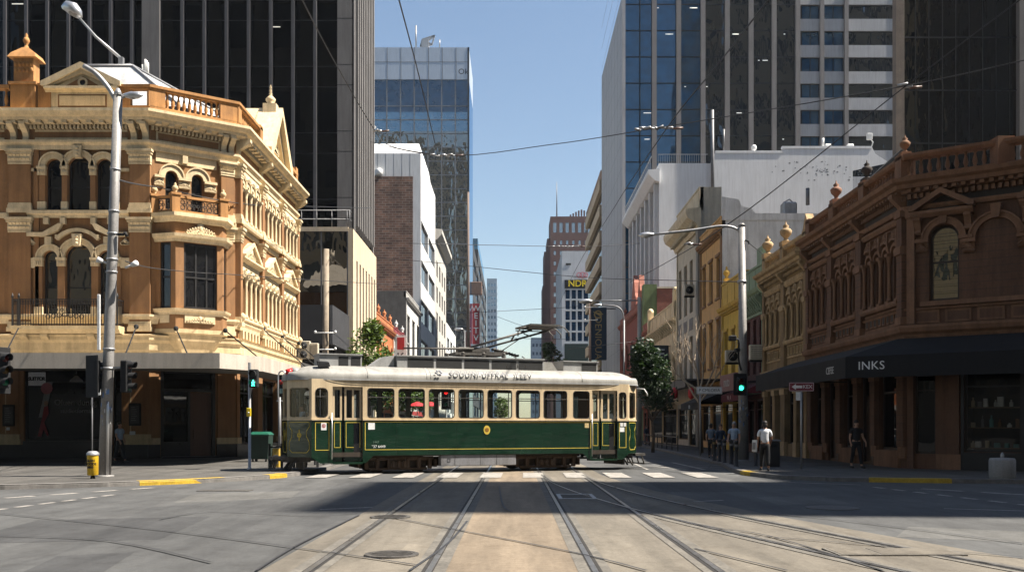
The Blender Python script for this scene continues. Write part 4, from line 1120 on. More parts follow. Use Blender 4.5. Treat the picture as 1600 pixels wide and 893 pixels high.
br = M('brass', (.75, .52, .22), .3, .1, 3, 0, .05, 0, .9)
h_ = th.new('handle', br, d_); h_.cbox(5.36, 5.44, -.2, -.17, 1.15, 1.75, .008); h_.tube([(5.4, -.14, 1.45), (5.2, -.12, 1.45)], .022, 6); h_.cbox(5.36, 5.44, -.2, -.17, 1.95, 2.15, .008)
th.new('step_plate', br, d_).box(4.5, 5.6, -.1, .12, .135, .2)
lt = th.new('shop_lettering', M('dim_gold', (.10, .075, .04), .6)); put_text(lt, 'KURATTIMES', 2.95, .165, 4.1, .3)
L = at_face(RCc, RCd)
wall.wall((0, L, 0, 11.1), [('a', 1.2 + 3 * k, 2.3 + 3 * k, 6.45, 8.75) for k in range(7)] + [('r', .6 + 3 * k, 2.9 + 3 * k, .8, 3.95) for k in range(7)], 0, .3)
for k in range(7):
    window(th, ('a', 1.2 + 3 * k, 2.3 + 3 * k, 6.45, 8.75), .28, .09, r_frame, g_warm, [('h', 7.9)]); window(th, ('r', .6 + 3 * k, 2.9 + 3 * k, .8, 3.95), .2, .1, r_black, g_shop, name='shop_window')
    trim.ring(1.75 + 3 * k, 8.75, .58, .8, -.02, .14)
at_world()
trim.sweep(path, [(-.03, 5.05), (.12, 5.05), (.2, 5.2), (.34, 5.3), (.4, 5.45), (.4, 5.55), (-.03, 5.6)]); trim.sweep(path, [(-.03, 6.12), (.1, 6.12), (.14, 6.2), (-.03, 6.24)])
wall.quad((46, 32.6, 0), (46, 48.7, 0), (46, 48.7, 11.1), (46, 32.6, 11.1)); wall.quad((15, 48.7, 0), (46, 48.7, 0), (46, 48.7, 11.1), (15, 48.7, 11.1))
th.m('roof', M('dark_roof', (.05, .05, .052), .8)).poly([(15.1, 48.6, 11.02), (15.1, 36.7, 11.02), (20.6, 32.7, 11.02), (45.9, 32.7, 11.02), (45.9, 48.6, 11.02)])
top_works(th, trim, path, ZC, 1.02)
ba = th.m('balustrade', r_trim)
for y in (48.5, 44.9, 41.0, 37.0): 
    ba.box(14.8, 15.35, y - .3, y + .3, ZC, ZC + 1.12)
ba.box(17.4, 18.0, 34.5, 35.1, ZC, ZC + 1.12); ba.box(20.3, 20.9, 32.3, 32.9, ZC, ZC + 1.12)
urn(th, 15.07, 44.9, ZC + 1.1, M('terracotta', (.24, .12, .075), .8), .8); urn(th, 15.07, 37.0, ZC + 1.1, r_trim, .6); urn(th, 15.07, 41.0, ZC + 1.1, r_dark, .7)
th.done()

# ---------------- tan terrace
th = Thing('tan_terrace', 'weathered tan stucco terrace with urns on its balustrade joined to the brown corner building', 'building', (18, 53, 0))
wall = th.m('wall', t_wall); trim = mkm(th, 'stucco_trim', t_trim); frz = mkm(th, 'frieze', M('ochre_panel', (.24, .16, .07), .9))
L = at_face(TRa, RCa)
gb = [('r', .5, 2.0, .8, 3.8), ('r', 2.6, 3.7, .14, 3.8), ('r', 4.6, 6.2, .8, 3.8), ('r', 6.8, 8.0, .14, 3.8)]
arcade(th, wall, trim, L, [(.6, 3.7, 3), (4.8, 8.0, 3)], 6.4, 8.35, 10.7, g_win, r_frame, gb, frz)
for u0, u1 in ((.02, .45), (3.95, 4.6), (8.15, 8.55)):
    wall.box(u0, u1, -.02, .2, 4.9, 9.7); trim.box(u0 - .05, u1 + .05, -.02, .27, 8.1, 8.4); bracket(trim, (u0 + u1) / 2, .3, 9.3, 10.2, .5)
for a, c in ((.6, 3.7), (4.8, 8.0)): frz.box(a, c, 0, .05, 9.6, 10.05)
for op in gb: window(th, op, .26, .08, r_frame, g_shop, [('h', 3.0)], name='shop_window')
for a, c in ((.02, .5), (2.0, 2.6), (3.7, 4.6), (6.2, 6.8), (8.0, 8.55)): trim.box(a, c, -.02, .18, .13, .9); wall.box(a + .03, c - .03, -.02, .14, .9, 3.8); trim.box(a - .02, c + .02, -.02, .2, 3.5, 3.8)
at_world(); p2 = [TRa, (15.0, 48.72)]
trim.sweep(p2, [(-.03, 4.6), (.14, 4.6), (.3, 4.8), (.34, 4.95), (-.03, 5.0)])
wall.quad((15, 57.3, 0), (30, 57.3, 0), (30, 57.3, 10.7), (15, 57.3, 10.7)); th.m('roof', MATS['dark_roof']).quad((15.1, 48.75, 10.6), (30, 48.75, 10.6), (30, 57.25, 10.6), (15.1, 57.25, 10.6))
top_works(th, trim, p2, 10.65, 1.0)
ba = th.m('balustrade', t_trim)
for y in (57.0, 53.2, 49.1): ba.box(14.8, 15.35, y - .28, y + .28, 10.65, 11.75)
for y in (57.0, 53.2): urn(th, 15.07, y, 11.75, t_trim, 1.0)
at_world(); t3 = th.new('broken_parapet', t_trim); t3.fprism if False else None
t3.prism([(15.3, 49.6, 10.7), (15.3, 51.4, 10.7), (15.3, 51.0, 12.0), (15.3, 50.4, 12.9), (15.3, 49.9, 12.2)], (.4, 0, 0))
th.done()

# ---------------- black fabric awning round the brown building, with its lettering
AP = [(12.5, 49.6), (12.5, 36.2), (19.0, 31.5), (46, 31.5)]
IP = [(14.6, 49.6), (14.6, 36.5), (20.35, 32.3), (46, 32.3)]
m_fab = M('black_awning_fabric', (.010, .010, .011), .9, .3, 1.2, .25, .15, .1)
th = Thing('fabric_awning', 'long sloping black fabric awning with white lettering round the brown corner building', 'awning', (13, 40, 3.5))
fa = th.m('canopy', m_fab)
for i in range(3):
    fa.quad((*AP[i], 4.35), (*AP[i + 1], 4.35), (*IP[i + 1], 5.05), (*IP[i], 5.05))
fa.add([(*AP[0], 4.35), (*IP[0], 5.05), (*IP[0], 4.3)], [(0, 1, 2)])
va = th.m('valance', m_fab); va.sweep(AP, [(-.03, 3.55), (0, 3.55), (0, 4.35), (-.03, 4.35)])
for x, y in ((12.55, 42), (12.55, 48), (12.6, 36.4), (15.8, 34), (19.0, 31.6)):
    th.new('awning_arm', m_blackm).tube([(x, y, 3.7), (x + 2.2, y + .6, 3.7)], .025, 6)
L = at_face(AP[1], AP[2])
w1 = th.new('lettering', m_whitep); put_text(w1, 'INKS', .95, .012, 3.98, .44, depth=.015, space=1.05)
L = at_face(AP[0], AP[1])
w2 = th.new('lettering', M('dull_white', (.42, .42, .41), .6)); put_text(w2, 'CEFSE', L - 1.75, .012, 3.92, .4, depth=.015, space=.85)
th.done()
at_world()

# ---------------- goods standing in the black shop front's windows
at_face(RCb, RCc); rn = random.Random(4)
for u0, u1, lab in ((2.05, 3.85, 'shelves of small pale goods inside the black shop window left of the door'), (5.8, 6.65, 'shelves of goods inside the narrow black shop window right of the door')):
    q = tp((u0, -.8, .8)); th = Thing('display_shelf', lab, 'shelf', q)
    for k, z in enumerate((.95, 1.7, 2.45)):
        th.new('shelf_board', M('shelf_timber', (.16, .11, .06), .7)).box(u0, u1, -1.0, -.5, z - .04, z)
        u = u0 + .12
        while u < u1 - .15:
            m_ = rn.choice((m_whitep, M('goods_cream', (.5, .42, .3), .7), M('goods_teal', (.08, .3, .32), .6), M('goods_brown', (.2, .09, .04), .6), m_grey)); h = rn.uniform(.14, .5); r_ = rn.uniform(.05, .1)
            if rn.random() < .55: th.new('bottle', m_).lathe([(r_, 0), (r_, h * .6), (r_ * .4, h * .75), (r_ * .4, h)], (u, -.72, z), 8)
            else: th.new('carton', m_).box(u - r_, u + r_, -.85, -.62, z, z + h * .8)
            u += rn.uniform(.16, .36)
    th.done()
at_world()
# ================================================================== the rest of the street
def box_walls(mb, x0, x1, y0, y1, h, skip='', z0=0):
    """plain outer faces of a block; skip any of f(ront) l(eft) r(ight) b(ack)"""
    at_world()
    if 'f' not in skip: mb.quad((x0, y0, z0), (x1, y0, z0), (x1, y0, h), (x0, y0, h))
    if 'r' not in skip: mb.quad((x1, y0, z0), (x1, y1, z0), (x1, y1, h), (x1, y0, h))
    if 'b' not in skip: mb.quad((x1, y1, z0), (x0, y1, z0), (x0, y1, h), (x1, y1, h))
    if 'l' not in skip: mb.quad((x0, y1, z0), (x0, y0, z0), (x0, y0, h), (x0, y1, h))
def flat_roof(th, x0, x1, y0, y1, h, mat=None):
    at_world(); th.m('roof', mat or MATS['roof_membrane']).quad((x0 + .02, y0 + .02, h), (x1 - .02, y0 + .02, h), (x1 - .02, y1 - .02, h), (x0 + .02, y1 - .02, h))
def face_of(x0, x1, y0, y1, s):
    return at_face(*{'f': ((x0, y0), (x1, y0)), 'r': ((x1, y0), (x1, y1)), 'l': ((x0, y1), (x0, y0)), 'b': ((x1, y1), (x0, y1))}[s])
def grid(u0, u1, n, z0, z1, m, fw=.6, fh=.6, kind='r'):
    out = []
    for j in range(m):
        for i in range(n):
            w_, h_ = (u1 - u0) / n, (z1 - z0) / m
            a = u0 + w_ * (i + .5); c = z0 + h_ * (j + .5)
            out.append((kind, a - w_ * fw / 2, a + w_ * fw / 2, c - h_ * fh / 2, c + h_ * fh / 2))
    return out
def shopfront(th, L, z1, mat, n=2, sill=.6):
    ops = [('r', .3 + (L - .6) * i / n + .15, .3 + (L - .6) * (i + 1) / n - .15, sill if i % 2 == 0 else .14, z1) for i in range(n)]
    return ops

# ---------------------------------------------------------------- black tower behind the corner building
c_conc = M('tower_concrete', (.17, .16, .155), .85, .1, .4, .3)
c_mull = M('tower_mullion', (.085, .082, .088), .5, .1, .8, .15, metal=.2)
x0, x1, y0, y1, H = -62.0, -15.0, 89.6, 102.0, 62.0
th = Thing('black_glass_tower', 'tall black glass office tower with slim grey mullions and a concrete corner pier', 'office tower', (-38, 96, 0))
w_ = th.m('concrete_frame', c_conc); box_walls(w_, x0, x1, y0, y1, H, 'fr'); flat_roof(th, x0, x1, y0, y1, H, M('roof_membrane', (.2, .19, .18), .9))
L = face_of(x0, x1, y0, y1, 'f')
U = lambda px: XX(px, 89.6) - x0
w_.box(U(527), L, -.4, .0, 0, H); w_.box(U(222), U(250), -.4, .1, 0, H)
th.m('back_panel', m_blackm).quad((0, -.6, 0), (L, -.6, 0), (L, -.6, H), (0, -.6, H))
edges = [U(-190 + 33 * k) for k in range(13)]
edges = [e for e in edges if 0 <= e < U(222)] + [U(222)]
right = [U(250)] + [U(250 + 34.6 * k) for k in range(1, 8)] + [U(527)]
for seq in ([0] + edges, right):
    for a, c in zip(seq[:-1], seq[1:]):
        if c - a < .3: continue
        th.new('glazing_bay', g_dark).box(a, c, -.5, -.3, 0, H)
    for e in seq[1:-1]: th.new('mullion', c_mull).box(e - .14, e + .14, -.32, .12, 0, H)
fl = th.m('floor_band', M('tower_band', (.02, .02, .021), .4))
for k in range(11):
    for dz in (0, 1.9):
        z = 2.5 + k * 6.2 + dz
        if z < H: fl.box(0, U(222), -.3, -.25, z, z + .07); fl.box(U(250), U(527), -.3, -.25, z, z + .07)
jl = th.m('concrete_joint', m_dark)
for k in range(11):
    for dz in (0, 1.9):
        z = 2.6 + k * 6.2 + dz
        if z < H: jl.box(U(527), L, -.01, .004, z, z + .05)
lt = th.m('ceiling_light', lamp_mat('office_light', (1, .93, .8), .25))
for px, py in ((428, 41), (25, 5)): lt.box(U(px - 9), U(px + 9), -.295, -.28, ZZ(py, 89.6), ZZ(py, 89.6) + .09)
L = face_of(x0, x1, y0, y1, 'r')
w_.box(0, .5, -.1, .12, 0, H); w_.box(L - .5, L, -.1, .12, 0, H)
th.m('back_panel', m_blackm).quad((.5, -.5, 0), (L - .5, -.5, 0), (L - .5, -.5, H), (.5, -.5, H))
for k in range(10): th.new('concrete_fin', M('fin_concrete', (.24, .225, .215), .85, .1, .5, .3)).box(.9 + k * 1.12, 1.2 + k * 1.12, -.45, .35, 20.6, H)
for k in range(11): th.new('side_glazing', g_dark).box(.5 + k * 1.04, .5 + (k + 1) * 1.04 - .02, -.48, -.42, 20.6, H)
th.done()

# podium of that tower
c_beige = M('beige_panel', (.56, .45, .32), .85, .08, .5, .25)
x0, x1, y0, y1, H = -42.0, -14.85, 88.3, 103.6, 20.0
th = Thing('podium_building', 'low beige office block with a black glass front and tall slit windows facing the street', 'building', (-30, 95, 0))
w_ = th.m('wall', c_beige); box_walls(w_, x0, x1, y0, y1, H, 'fr'); flat_roof(th, x0, x1, y0, y1, H)
L = face_of(x0, x1, y0, y1, 'f'); w_.box(L - .4, L, -.3, 0, 0, H); w_.box(0, L - .4, -.3, .04, H - .3, H + .1)
for k in range(11): th.new('glazing_bay', g_win if False else glass('brown_mirror_glass', (.008, .006, .004), .22, .01, .04, .3, (1, .86, .68), ws=(1, 1, .5))).box(.1 + k * 2.42, 2.42 + k * 2.42, -.3, -.1, 10, H - .3)
for k in range(12): th.new('mullion', c_mull).box(.02 + k * 2.42, .12 + k * 2.42, -.2, .04, 10, H - .3)
th.m('base_wall', m_blackm).box(0, L - .4, -.3, -.02, 0, 10)
L = face_of(x0, x1, y0, y1, 'r')
sl_ = [('r', 2.2 + k * 1.9, 2.95 + k * 1.9, 8.5, 17.4) for k in range(7)]
w_.wall((0, L, 0, H), sl_ + [('r', 1, L - 1, .2, 5.2)], 0, .5)
for op in sl_: window(th, op, .4, .05, m_black, g_win)
window(th, ('r', 1, L - 1, .2, 5.2), .4, .1, m_black, g_shop, [('v', 5), ('v', 10)], name='shop_window')
rl = th.m('roof_railing', m_grey)
at_world()
for k in range(10): rl.tube([(x0 + 14 + 1.4 * k, y0 + .3, H), (x0 + 14 + 1.4 * k, y0 + .3, H + 1.7)], .035, 6)
for k in range(11): rl.tube([(x1 - .3, y0 + .3 + 1.45 * k, H), (x1 - .3, y0 + .3 + 1.45 * k, H + 1.7)], .035, 6)
for z in (H + .9, H + 1.7): rl.tube([(x0 + 12, y0 + .3, z), (x1 - .3, y0 + .3, z), (x1 - .3, y1 - .3, z)], .04, 6)
th.done()
# dark ribbed box hung in front of it
th = Thing('ribbed_metal_box', 'dark grey ribbed metal box projecting over the footpath beside the black glass podium', 'building', (-24, 84, 0))
x0, x1, y0, y1 = -36.0, -15.1, 80.0, 88.2
bx = th.m('metal_shell', M('charcoal_metal', (.028, .028, .030), .55, .15, 1, .2)); bx.box(x0, x1 - .25, y0, y1, 8.6, 11.9)
rb = th.m('ribbed_side', M('ribbed_zinc', (.10, .10, .105), .5, .12, 1, .25, metal=.3))
L = face_of(x0, x1, y0, y1, 'r')
for k in range(20): rb.uprism([(-.25, 8.62), (0, 8.62), (0, 11.88), (-.25, 11.88)], k * L / 20, (k + .72) * L / 20)
at_world(); th.m('base_wall', m_black).box(x0, -15.6, 83.5, y1, 0, 8.6)
th.done()
th = Thing('low_dark_shop', 'low dark shop squeezed beside the ornate corner building with condensers on its roof', 'building', (-20, 72, 0))
w_ = th.m('wall', M('dark_render', (.05, .047, .045), .9)); box_walls(w_, -36, -15, 65.6, 79.9, 6.3, 'r'); flat_roof(th, -36, -15, 65.6, 79.9, 6.3)
L = face_of(-36, -15, 65.6, 79.9, 'r'); ops = [('r', .5, 6.5, .5, 4.0), ('r', 7.3, 13.5, .5, 4.0)]
w_.wall((0, L, 0, 6.3), ops, 0, .25)
for op in ops: window(th, op, .2, .08, m_black, g_shop, [('v', (op[1] + op[2]) / 2)], name='shop_window')
th.done()

# ---------------------------------------------------------------- small Victorian shops further down on the left
def victorian(name, label, side, ya, yb, h, mw, mt, n, zs, roofz=None, depth=14, arched=False, frame=o_frame, parapet=.9, awn=None, xf=15.0, sills=True, grp=None, urns=0, pm=None, shopm=None, back=None):
    """two or three storey shop house on the street line; side L faces +x, side R faces -x"""
    s = -1 if side == 'L' else 1
    th = Thing(name, label, 'building', (s * (xf + 3), (ya + yb) / 2, 0), grp)
    X0, X1 = (-xf - depth, -xf) if side == 'L' else (xf, xf + depth)
    w_ = th.m('wall', mw); t_ = th.m('stucco_trim', mt)
    at_world(); 
    f = 'r' if side == 'L' else 'l'
    box_walls(w_ if back is None else th.m('side_wall', back), X0, X1, ya, yb, h, f); flat_roof(th, X0, X1, ya, yb, h - .2)
    L = face_of(X0, X1, ya, yb, f)
    ops = []
    for z0, z1 in zs:
        ww = L / n
        for k in range(n):
            u = ww * (k + .5)
            ops.append(('a', u - ww * .24, u + ww * .24, z0, z1 - ww * .24) if arched else ('r', u - ww * .25, u + ww * .25, z0, z1))
    shops = [('r', .35, L / 2 - .2, .6, 3.4), ('r', L / 2 + .2, L - .35, .14, 3.4)]
    w_.wall((0, L, 0, h), ops + shops, 0, .28)
    for op in ops:
        window(th, op, .26, .06, frame, g_win, [('h', (op[3] + op[4]) / 2)])
        if sills: t_.box(op[1] - .1, op[2] + .1, -.02, .12, op[3] - .16, op[3] - .01); 
        if arched: t_.ring((op[1] + op[2]) / 2, op[4], (op[2] - op[1]) / 2 + .02, (op[2] - op[1]) / 2 + .2, -.02, .1, seg=8)
        elif sills: t_.box(op[1] - .12, op[2] + .12, -.02, .1, op[4] + .02, op[4] + .22)
    for op in shops: window(th, op, .2, .08, frame, g_shop, [('h', 2.8)], name='shop_window')
    for u in (0.0, L - .3): t_.box(u, u + .3, -.02, .1, 3.8, h - 1)
    c_ = th.m('cornice', mt)
    c_.uprism([(-.02, h - parapet - .5), (.1, h - parapet - .5), (.16, h - parapet - .35), (.4, h - parapet - .2), (.48, h - parapet), (-.02, h - parapet + .04)], 0, L)
    for k in range(int(L / .5)): c_.box(.1 + k * .5, .32 + k * .5, .0, .3, h - parapet - .42, h - parapet - .22)
    pr = th.m('parapet', pm or mt)
    pr.box(0, L, -.25, .06, h - parapet + .04, h - .1); pr.box(-.0, L, -.3, .12, h - .12, h + .02)
    for k in range(n): pr.box(L / n * (k + .18), L / n * (k + .82), .06, .09, h - parapet + .18, h - .25)
    for k in range(urns): 
        u = L * (k + .5) / urns if urns > 1 else L * .15
        pr.box(u - .25, u + .25, -.3, .16, h, h + .3)
        th.new('urn', mt).lathe([(.2, 0), (.1, .12), (.26, .36), (.22, .55), (.06, .66), (.1, .74), (.02, .9)], (u, -.06, h + .3), 9)
    t_.uprism([(-.02, 3.75), (.15, 3.75), (.25, 3.95), (.25, 4.1), (-.02, 4.15)], 0, L)
    at_world()
    return th, X0, X1, L
def shop_awning(name, label, side, ya, yb, z0, z1, out, mat, letters=None, lm=None, xf=15.0, size=.5, flat=False):
    th = Thing(name, label, 'awning', ((-1 if side == 'L' else 1) * (xf - 1), (ya + yb) / 2, z0))
    L = at_face((-xf, ya), (-xf, yb)) if side == 'L' else at_face((xf, yb), (xf, ya))
    c = th.m('canopy', mat)
    if flat: c.box(0, L, .02, out, z1 - .14, z1); th.m('fascia', mat).box(0, L, out, out + .06, z0, z1 + .03)
    else:
        c.quad((0, .02, z1), (L, .02, z1), (L, out, z0 + .45), (0, out, z0 + .45)); c.add([(0, .02, z1), (0, out, z0 + .45), (0, .02, z0 + .45)], [(0, 1, 2)]); c.add([(L, .02, z1), (L, out, z0 + .45), (L, .02, z0 + .45)], [(0, 1, 2)])
        th.m('valance', mat).box(0, L, out - .02, out, z0, z0 + .46)
    if letters: put_text(th.m('lettering', lm or m_whitep), letters, L / 2, out + (.07 if flat else .01), z0 + .23, size)
    for u in (.2, L - .2): th.new('awning_arm', m_blackm).tube([(u, .05, z0 + .1), (u, out - .05, z0 + .1)], .025, 6)
    th.done(); at_world()

v_or, v_ort = M('orange_render', (.42, .13, .045), .85, .15, 1, .3), M('orange_trim', (.46, .17, .07), .85, .15, 1, .3)
v_gr, v_grt = M('pale_grey_render', (.44, .43, .41), .85, .12, 1, .35), M('white_trim', (.6, .59, .56), .8, .1, 1, .3)
th, *_ = victorian('terrace_shop', 'orange painted Victorian shop with urns on its parapet by the leafy street tree', 'L', 104, 119, 14.2, v_or, v_ort, 4, [(5.2, 7.6), (8.8, 11.4)], urns=3, arched=True); th.done()
th, *_ = victorian('terrace_shop', 'grey Victorian shop with a dark red parapet next to the orange one', 'L', 119.2, 133, 14.2, v_gr, v_grt, 4, [(5.2, 7.8), (8.8, 11.4)], urns=2, pm=M('oxblood_paint', (.22, .04, .045), .7)); th.done()
th, *_ = victorian('terrace_shop', 'plain pale grey three storey shop standing taller than the orange and red ones', 'L', 133.2, 153.5, 20.6, v_grt, v_gr, 3, [(5.4, 9.4), (11.6, 17.4)], back=M('dark_party_wall', (.12, .115, .11), .9)); th.done()
shop_awning('shop_awning', 'flat grey awning along the orange Victorian shop', 'L', 104, 119, 3.6, 4.1, 3, v_gr, flat=True)
shop_awning('shop_awning', 'dark red awning of the grey Victorian shop beyond the orange one', 'L', 119.2, 133, 3.2, 4.6, 2.4, M('red_fabric', (.30, .03, .03), .85))
th = Thing('blade_sign', 'white vertical blade sign with a red mark and dark strokes on the grey Victorian shop', 'sign', (-13.6, 120, 5))
bd = th.m('board', m_whitep); bd.box(-14.9, -13.4, 120.0, 120.2, 6.6, 13.2); mk = th.m('red_mark', m_red); mk.box(-14.6, -13.7, 119.96, 120.0, 11.4, 12.9); mk.box(-14.3, -14.0, 119.95, 119.97, 11.6, 12.7)
at_face((-14.9, 120.0), (-13.4, 120.0)); st = th.m('lettering', m_black)
for k, c in enumerate('KXN'): put_text(st, c, .75, .015, 10.4 - k * 1.4, 1.6)
th.done(); at_world()

# ---------------------------------------------------------------- brown brick block with a white metal crown
b_brick = brick('brown_brick', (.24, .125, .085), (.11, .06, .045), (.27, .22, .18), 4.5, var=.5)
w_pan = M('white_metal_panel', (.66, .66, .66), .6, .06, .3, .22)
x0, x1, y0, y1 = -24.5, -15.0, 154.0, 183.0
th = Thing('brick_block', 'tall block with a blind brown brick side wall under a white metal clad crown', 'building', (-20, 168, 0))
th.m('brick_wall', b_brick).box(x0, -17.1, y0 - .05, y0 + .3, 0, 41.9)
th.m('brick_wall', b_brick).box(-17.1, -16.2, y0 - .05, y0 + .3, 0, 41.9)
w_ = th.m('white_wall', w_pan); box_walls(w_, x0, x1, y0, y1, 45.6, 'fr'); w_.box(-16.2, x1, y0, y0 + .4, 0, 41.9); w_.box(x0, x1, y0, y0 + .3, 41.9, 45.6)
w_.prism([(x0, y0 + .4, 45.6), (x1, y0 + .4, 45.6), (x1 - .5, y0 + 3, 48), (x0, y0 + 3, 48)], (0, 18, 0)); flat_roof(th, x0, x1, y0 + .4, y1, 45.6)
jn = th.m('panel_joint', m_grey)
for k in range(7): jn.box(x0 + 1.3 * k, x0 + 1.3 * k + .05, y0 - .01, y0 + .01, 41.9, 45.6)
L = face_of(x0, x1, y0, y1, 'r')
bands = [('r', 1.2 + 13.9 * i, 13.9 + 13.9 * i, 6 + 6.4 * k, 9.6 + 6.4 * k) for k in range(5) for i in range(2)]
w_.wall((0, L, 0, 45.6), bands, 0, .4)
for op in bands: window(th, op, .35, .1, m_grey, glass('grey_strip_glass', (.10, .11, .115), .15, .03), [('v', op[1] + 3.2 * q) for q in (1, 2, 3)], name='strip_window')
at_world()
dn = th.new('satellite_dish', m_whitep); dn.lathe([(.02, 0), (.5, .12), (.75, .35), (.8, .5)], (-23, y0 + .8, 49.6), 14, False); dn.tube([(-23, y0 + .8, 45.6), (-23, y0 + .8, 49.8)], .1, 8); dn.tube([(-23.8, y0 + .8, 45.6), (-23.8, y0 + .8, 51)], .06, 6)
cb_ = th.new('roof_fan', m_whitep); cb_.lathe([(.3, 0), (.55, .2), (.55, .9), (.3, 1.1)], (-21.6, y0 - .2, 42.0), 10); cb_.box(-22.8, -22.0, y0 - .5, y0, 42.0, 42.9)
th.done()
# grey stone block and small white block beyond
th = Thing('stone_office', 'narrow pale stone office block with a heavy cornice beyond the brick block', 'building', (-18, 197, 0))
w_ = th.m('wall', M('pale_stone', (.48, .46, .42), .85, .1, .5, .3)); box_walls(w_, -30, -15, 183.2, 212, 39.0, 'r'); flat_roof(th, -30, -15, 183.2, 212, 39.0)
L = face_of(-30, -15, 183.2, 212, 'r'); ops = grid(1, L - 1, 4, 5, 35, 6, .5, .62); w_.wall((0, L, 0, 39), ops, 0, .5)
for op in ops: window(th, op, .4, .12, m_grey, g_win)
th.m('cornice', MATS['pale_stone']).uprism([(0, 37.4), (.5, 37.6), (1.3, 38.6), (1.3, 39.4), (0, 39.5)], -.3, L); at_world(); w_.box(-30, -15, 183.0, 183.3, 34, 39.3); th.done()
th = Thing('white_shop_block', 'small white block with a glazed side far down the street', 'building', (-17, 229, 0))
w_ = th.m('wall', M('white_render', (.66, .66, .64), .8, .06, .4, .2)); box_walls(w_, -30, -15, 213, 247, 25, 'r'); flat_roof(th, -30, -15, 213, 247, 25)
L = face_of(-30, -15, 213, 247, 'r'); ops = grid(1, L - 1, 3, 4, 23, 4, .7, .6); w_.wall((0, L, 0, 25), ops, 0, .5)
for op in ops: window(th, op, .4, .12, m_grey, glass('pale_blue_glass', (.10, .16, .2), .2, .02))
th.done(); at_world()

# ---------------------------------------------------------------- blue glass tower with a metal crown, left of the gap
x0, x1, y0, y1, H = -70.0, -15.0, 321.0, 350.0, 128.4
th = Thing('crowned_glass_tower', 'blue glass office tower with a pale metal crown and mirrored lower floors', 'office tower', (-40, 335, 0))
Z1, Z2, Z3 = ZZ(125, 321), ZZ(175, 321), ZZ(205, 321)
cr = th.m('crown', M('pale_blue_metal', (.40, .45, .52), .45, .05, .1, .12, metal=.3)); box_walls(cr, x0, x1, y0 - .4, y1, H, '', Z1); cr.quad((x0, y0, H), (x1, y0, H), (x1, y1, H), (x0, y1, H))
jn = th.m('crown_joint', m_grey)
for k in range(12): jn.box(x0 + 4.6 * k, x0 + 4.6 * k + .18, y0 - .45, y0 - .4, Z1, H)
jn.box(x0, x1, y0 - .45, y0 - .4, ZZ(98, 321), ZZ(98, 321) + .15)
g_deep = glass('deep_blue_glass', (.008, .035, .075), .10, .02, .04, .05, (.7, .85, 1)); g_sky = glass('sky_blue_glass', (.03, .10, .17), .25, .02, .1, .05, (.7, .88, 1)); g_mir = glass('mirror_glass', (.006, .012, .016), .30, .01, .35, .2, (.95, .93, .85))
n = 12; pw = 55.0 / n
for k in range(n):
    a, c = x0 + k * pw, x0 + (k + 1) * pw
    for nm, z0, z1, m_ in (('glazing_bay', Z2, Z1, g_deep), ('glazing_bay', Z3, Z2, g_sky), ('glazing_bay', 0, Z3, g_mir)): th.new(nm, m_).box(a, c, y0, y0 + .5, z0, z1)
    if k: th.new('mullion', m_grey).box(a - .18, a + .18, y0 - .25, y0, 0, Z1)
fb = th.m('floor_band', m_grey)
for k in range(24):
    z = 3 + k * 4.6
    if z < Z1: fb.box(x0, x1, y0 - .15, y0, z, z + .3)
th.m('side_wall', g_deep).quad((x1, y0, 0), (x1, y1, 0), (x1, y1, Z1), (x1, y0, Z1)); th.m('side_wall', g_deep).quad((x0, y0, 0), (x0, y1, 0), (x0, y1, Z1), (x0, y0, Z1))
th.m('corner_strip', m_black).box(x1 - .5, x1 + .1, y0 - .5, y0, 0, H)
at_face((x0, y0 - .42), (x1, y0 - .42)); put_text(th.m('lettering', m_black), 'Ok', XX(724, 321) - x0, .05, ZZ(113, 321), 2.6)
at_world()
mc = th.new('roof_crane', m_galv); q = [PP(657, 73, 330), PP(660, 62, 330), PP(679, 56, 330), PP(675, 70, 330)]
for a, c in ((0, 1), (1, 2), (2, 3), (3, 1), (0, 3), (0, 2)): mc.bar(q[a], q[c], .5, .5)
mc.box(XX(659, 330), XX(670, 330), 329, 333, H, ZZ(63, 330)); an = th.new('mast', m_galv); an.tube([PP(650, 75, 330), PP(650, 40, 330)], .25, 6); an2 = th.new('mast', m_galv); an2.tube([PP(687, 75, 330), PP(687, 62, 330)], .2, 6)
th.done()

# ---------------------------------------------------------------- far left: dark slabs with signs, far towers
def slab_tower(name, label, x0, x1, y0, y1, H, mw, gm, nf, ns, mf, face_side, fw=.6, fh=.55, cat='office tower', joint=None):
    th = Thing(name, label, cat, ((x0 + x1) / 2, (y0 + y1) / 2, 0))
    w_ = th.m('wall', mw); box_walls(w_, x0, x1, y0, y1, H, 'f' + face_side); flat_roof(th, x0, x1, y0, y1, H)
    for s, n_ in (('f', nf), (face_side, ns)):
        L = face_of(x0, x1, y0, y1, s)
        ops = grid(.04 * L, .96 * L, n_, 4, H - 2.5, mf, fw, fh) if n_ else []
        w_.wall((0, L, 0, H), ops, 0, .5)
        for op in ops: window(th, op, .4, .1, mw, gm)
    at_world(); return th
th = slab_tower('dark_slab_tower', 'dark slab building with a brown box sign past the crowned tower', -40, -15, 352, 410, 69, M('dark_slab', (.035, .037, .042), .7), g_deep, 5, 2, 8, 'r', .8, .5); th.done()
th = slab_tower('dark_slab_tower', 'farther dark slab building with a pale glass top beside the street gap', -40, -15.4, 412, 540, 78, M('darker_slab', (.03, .034, .040), .7), g_deep, 5, 3, 9, 'r', .8, .5)
th.m('glass_top', g_sky).box(-30, -15.6, 414, 500, 78, 83); th.done()
th = slab_tower('distant_tower', 'hazy blue residential tower at the end of the street', -22.5, -14.2, 800, 830, 125.5, M('haze_blue_wall', (.22, .29, .36), .8), g_sky, 3, 1, 22, 'r', .6, .5); th.done()
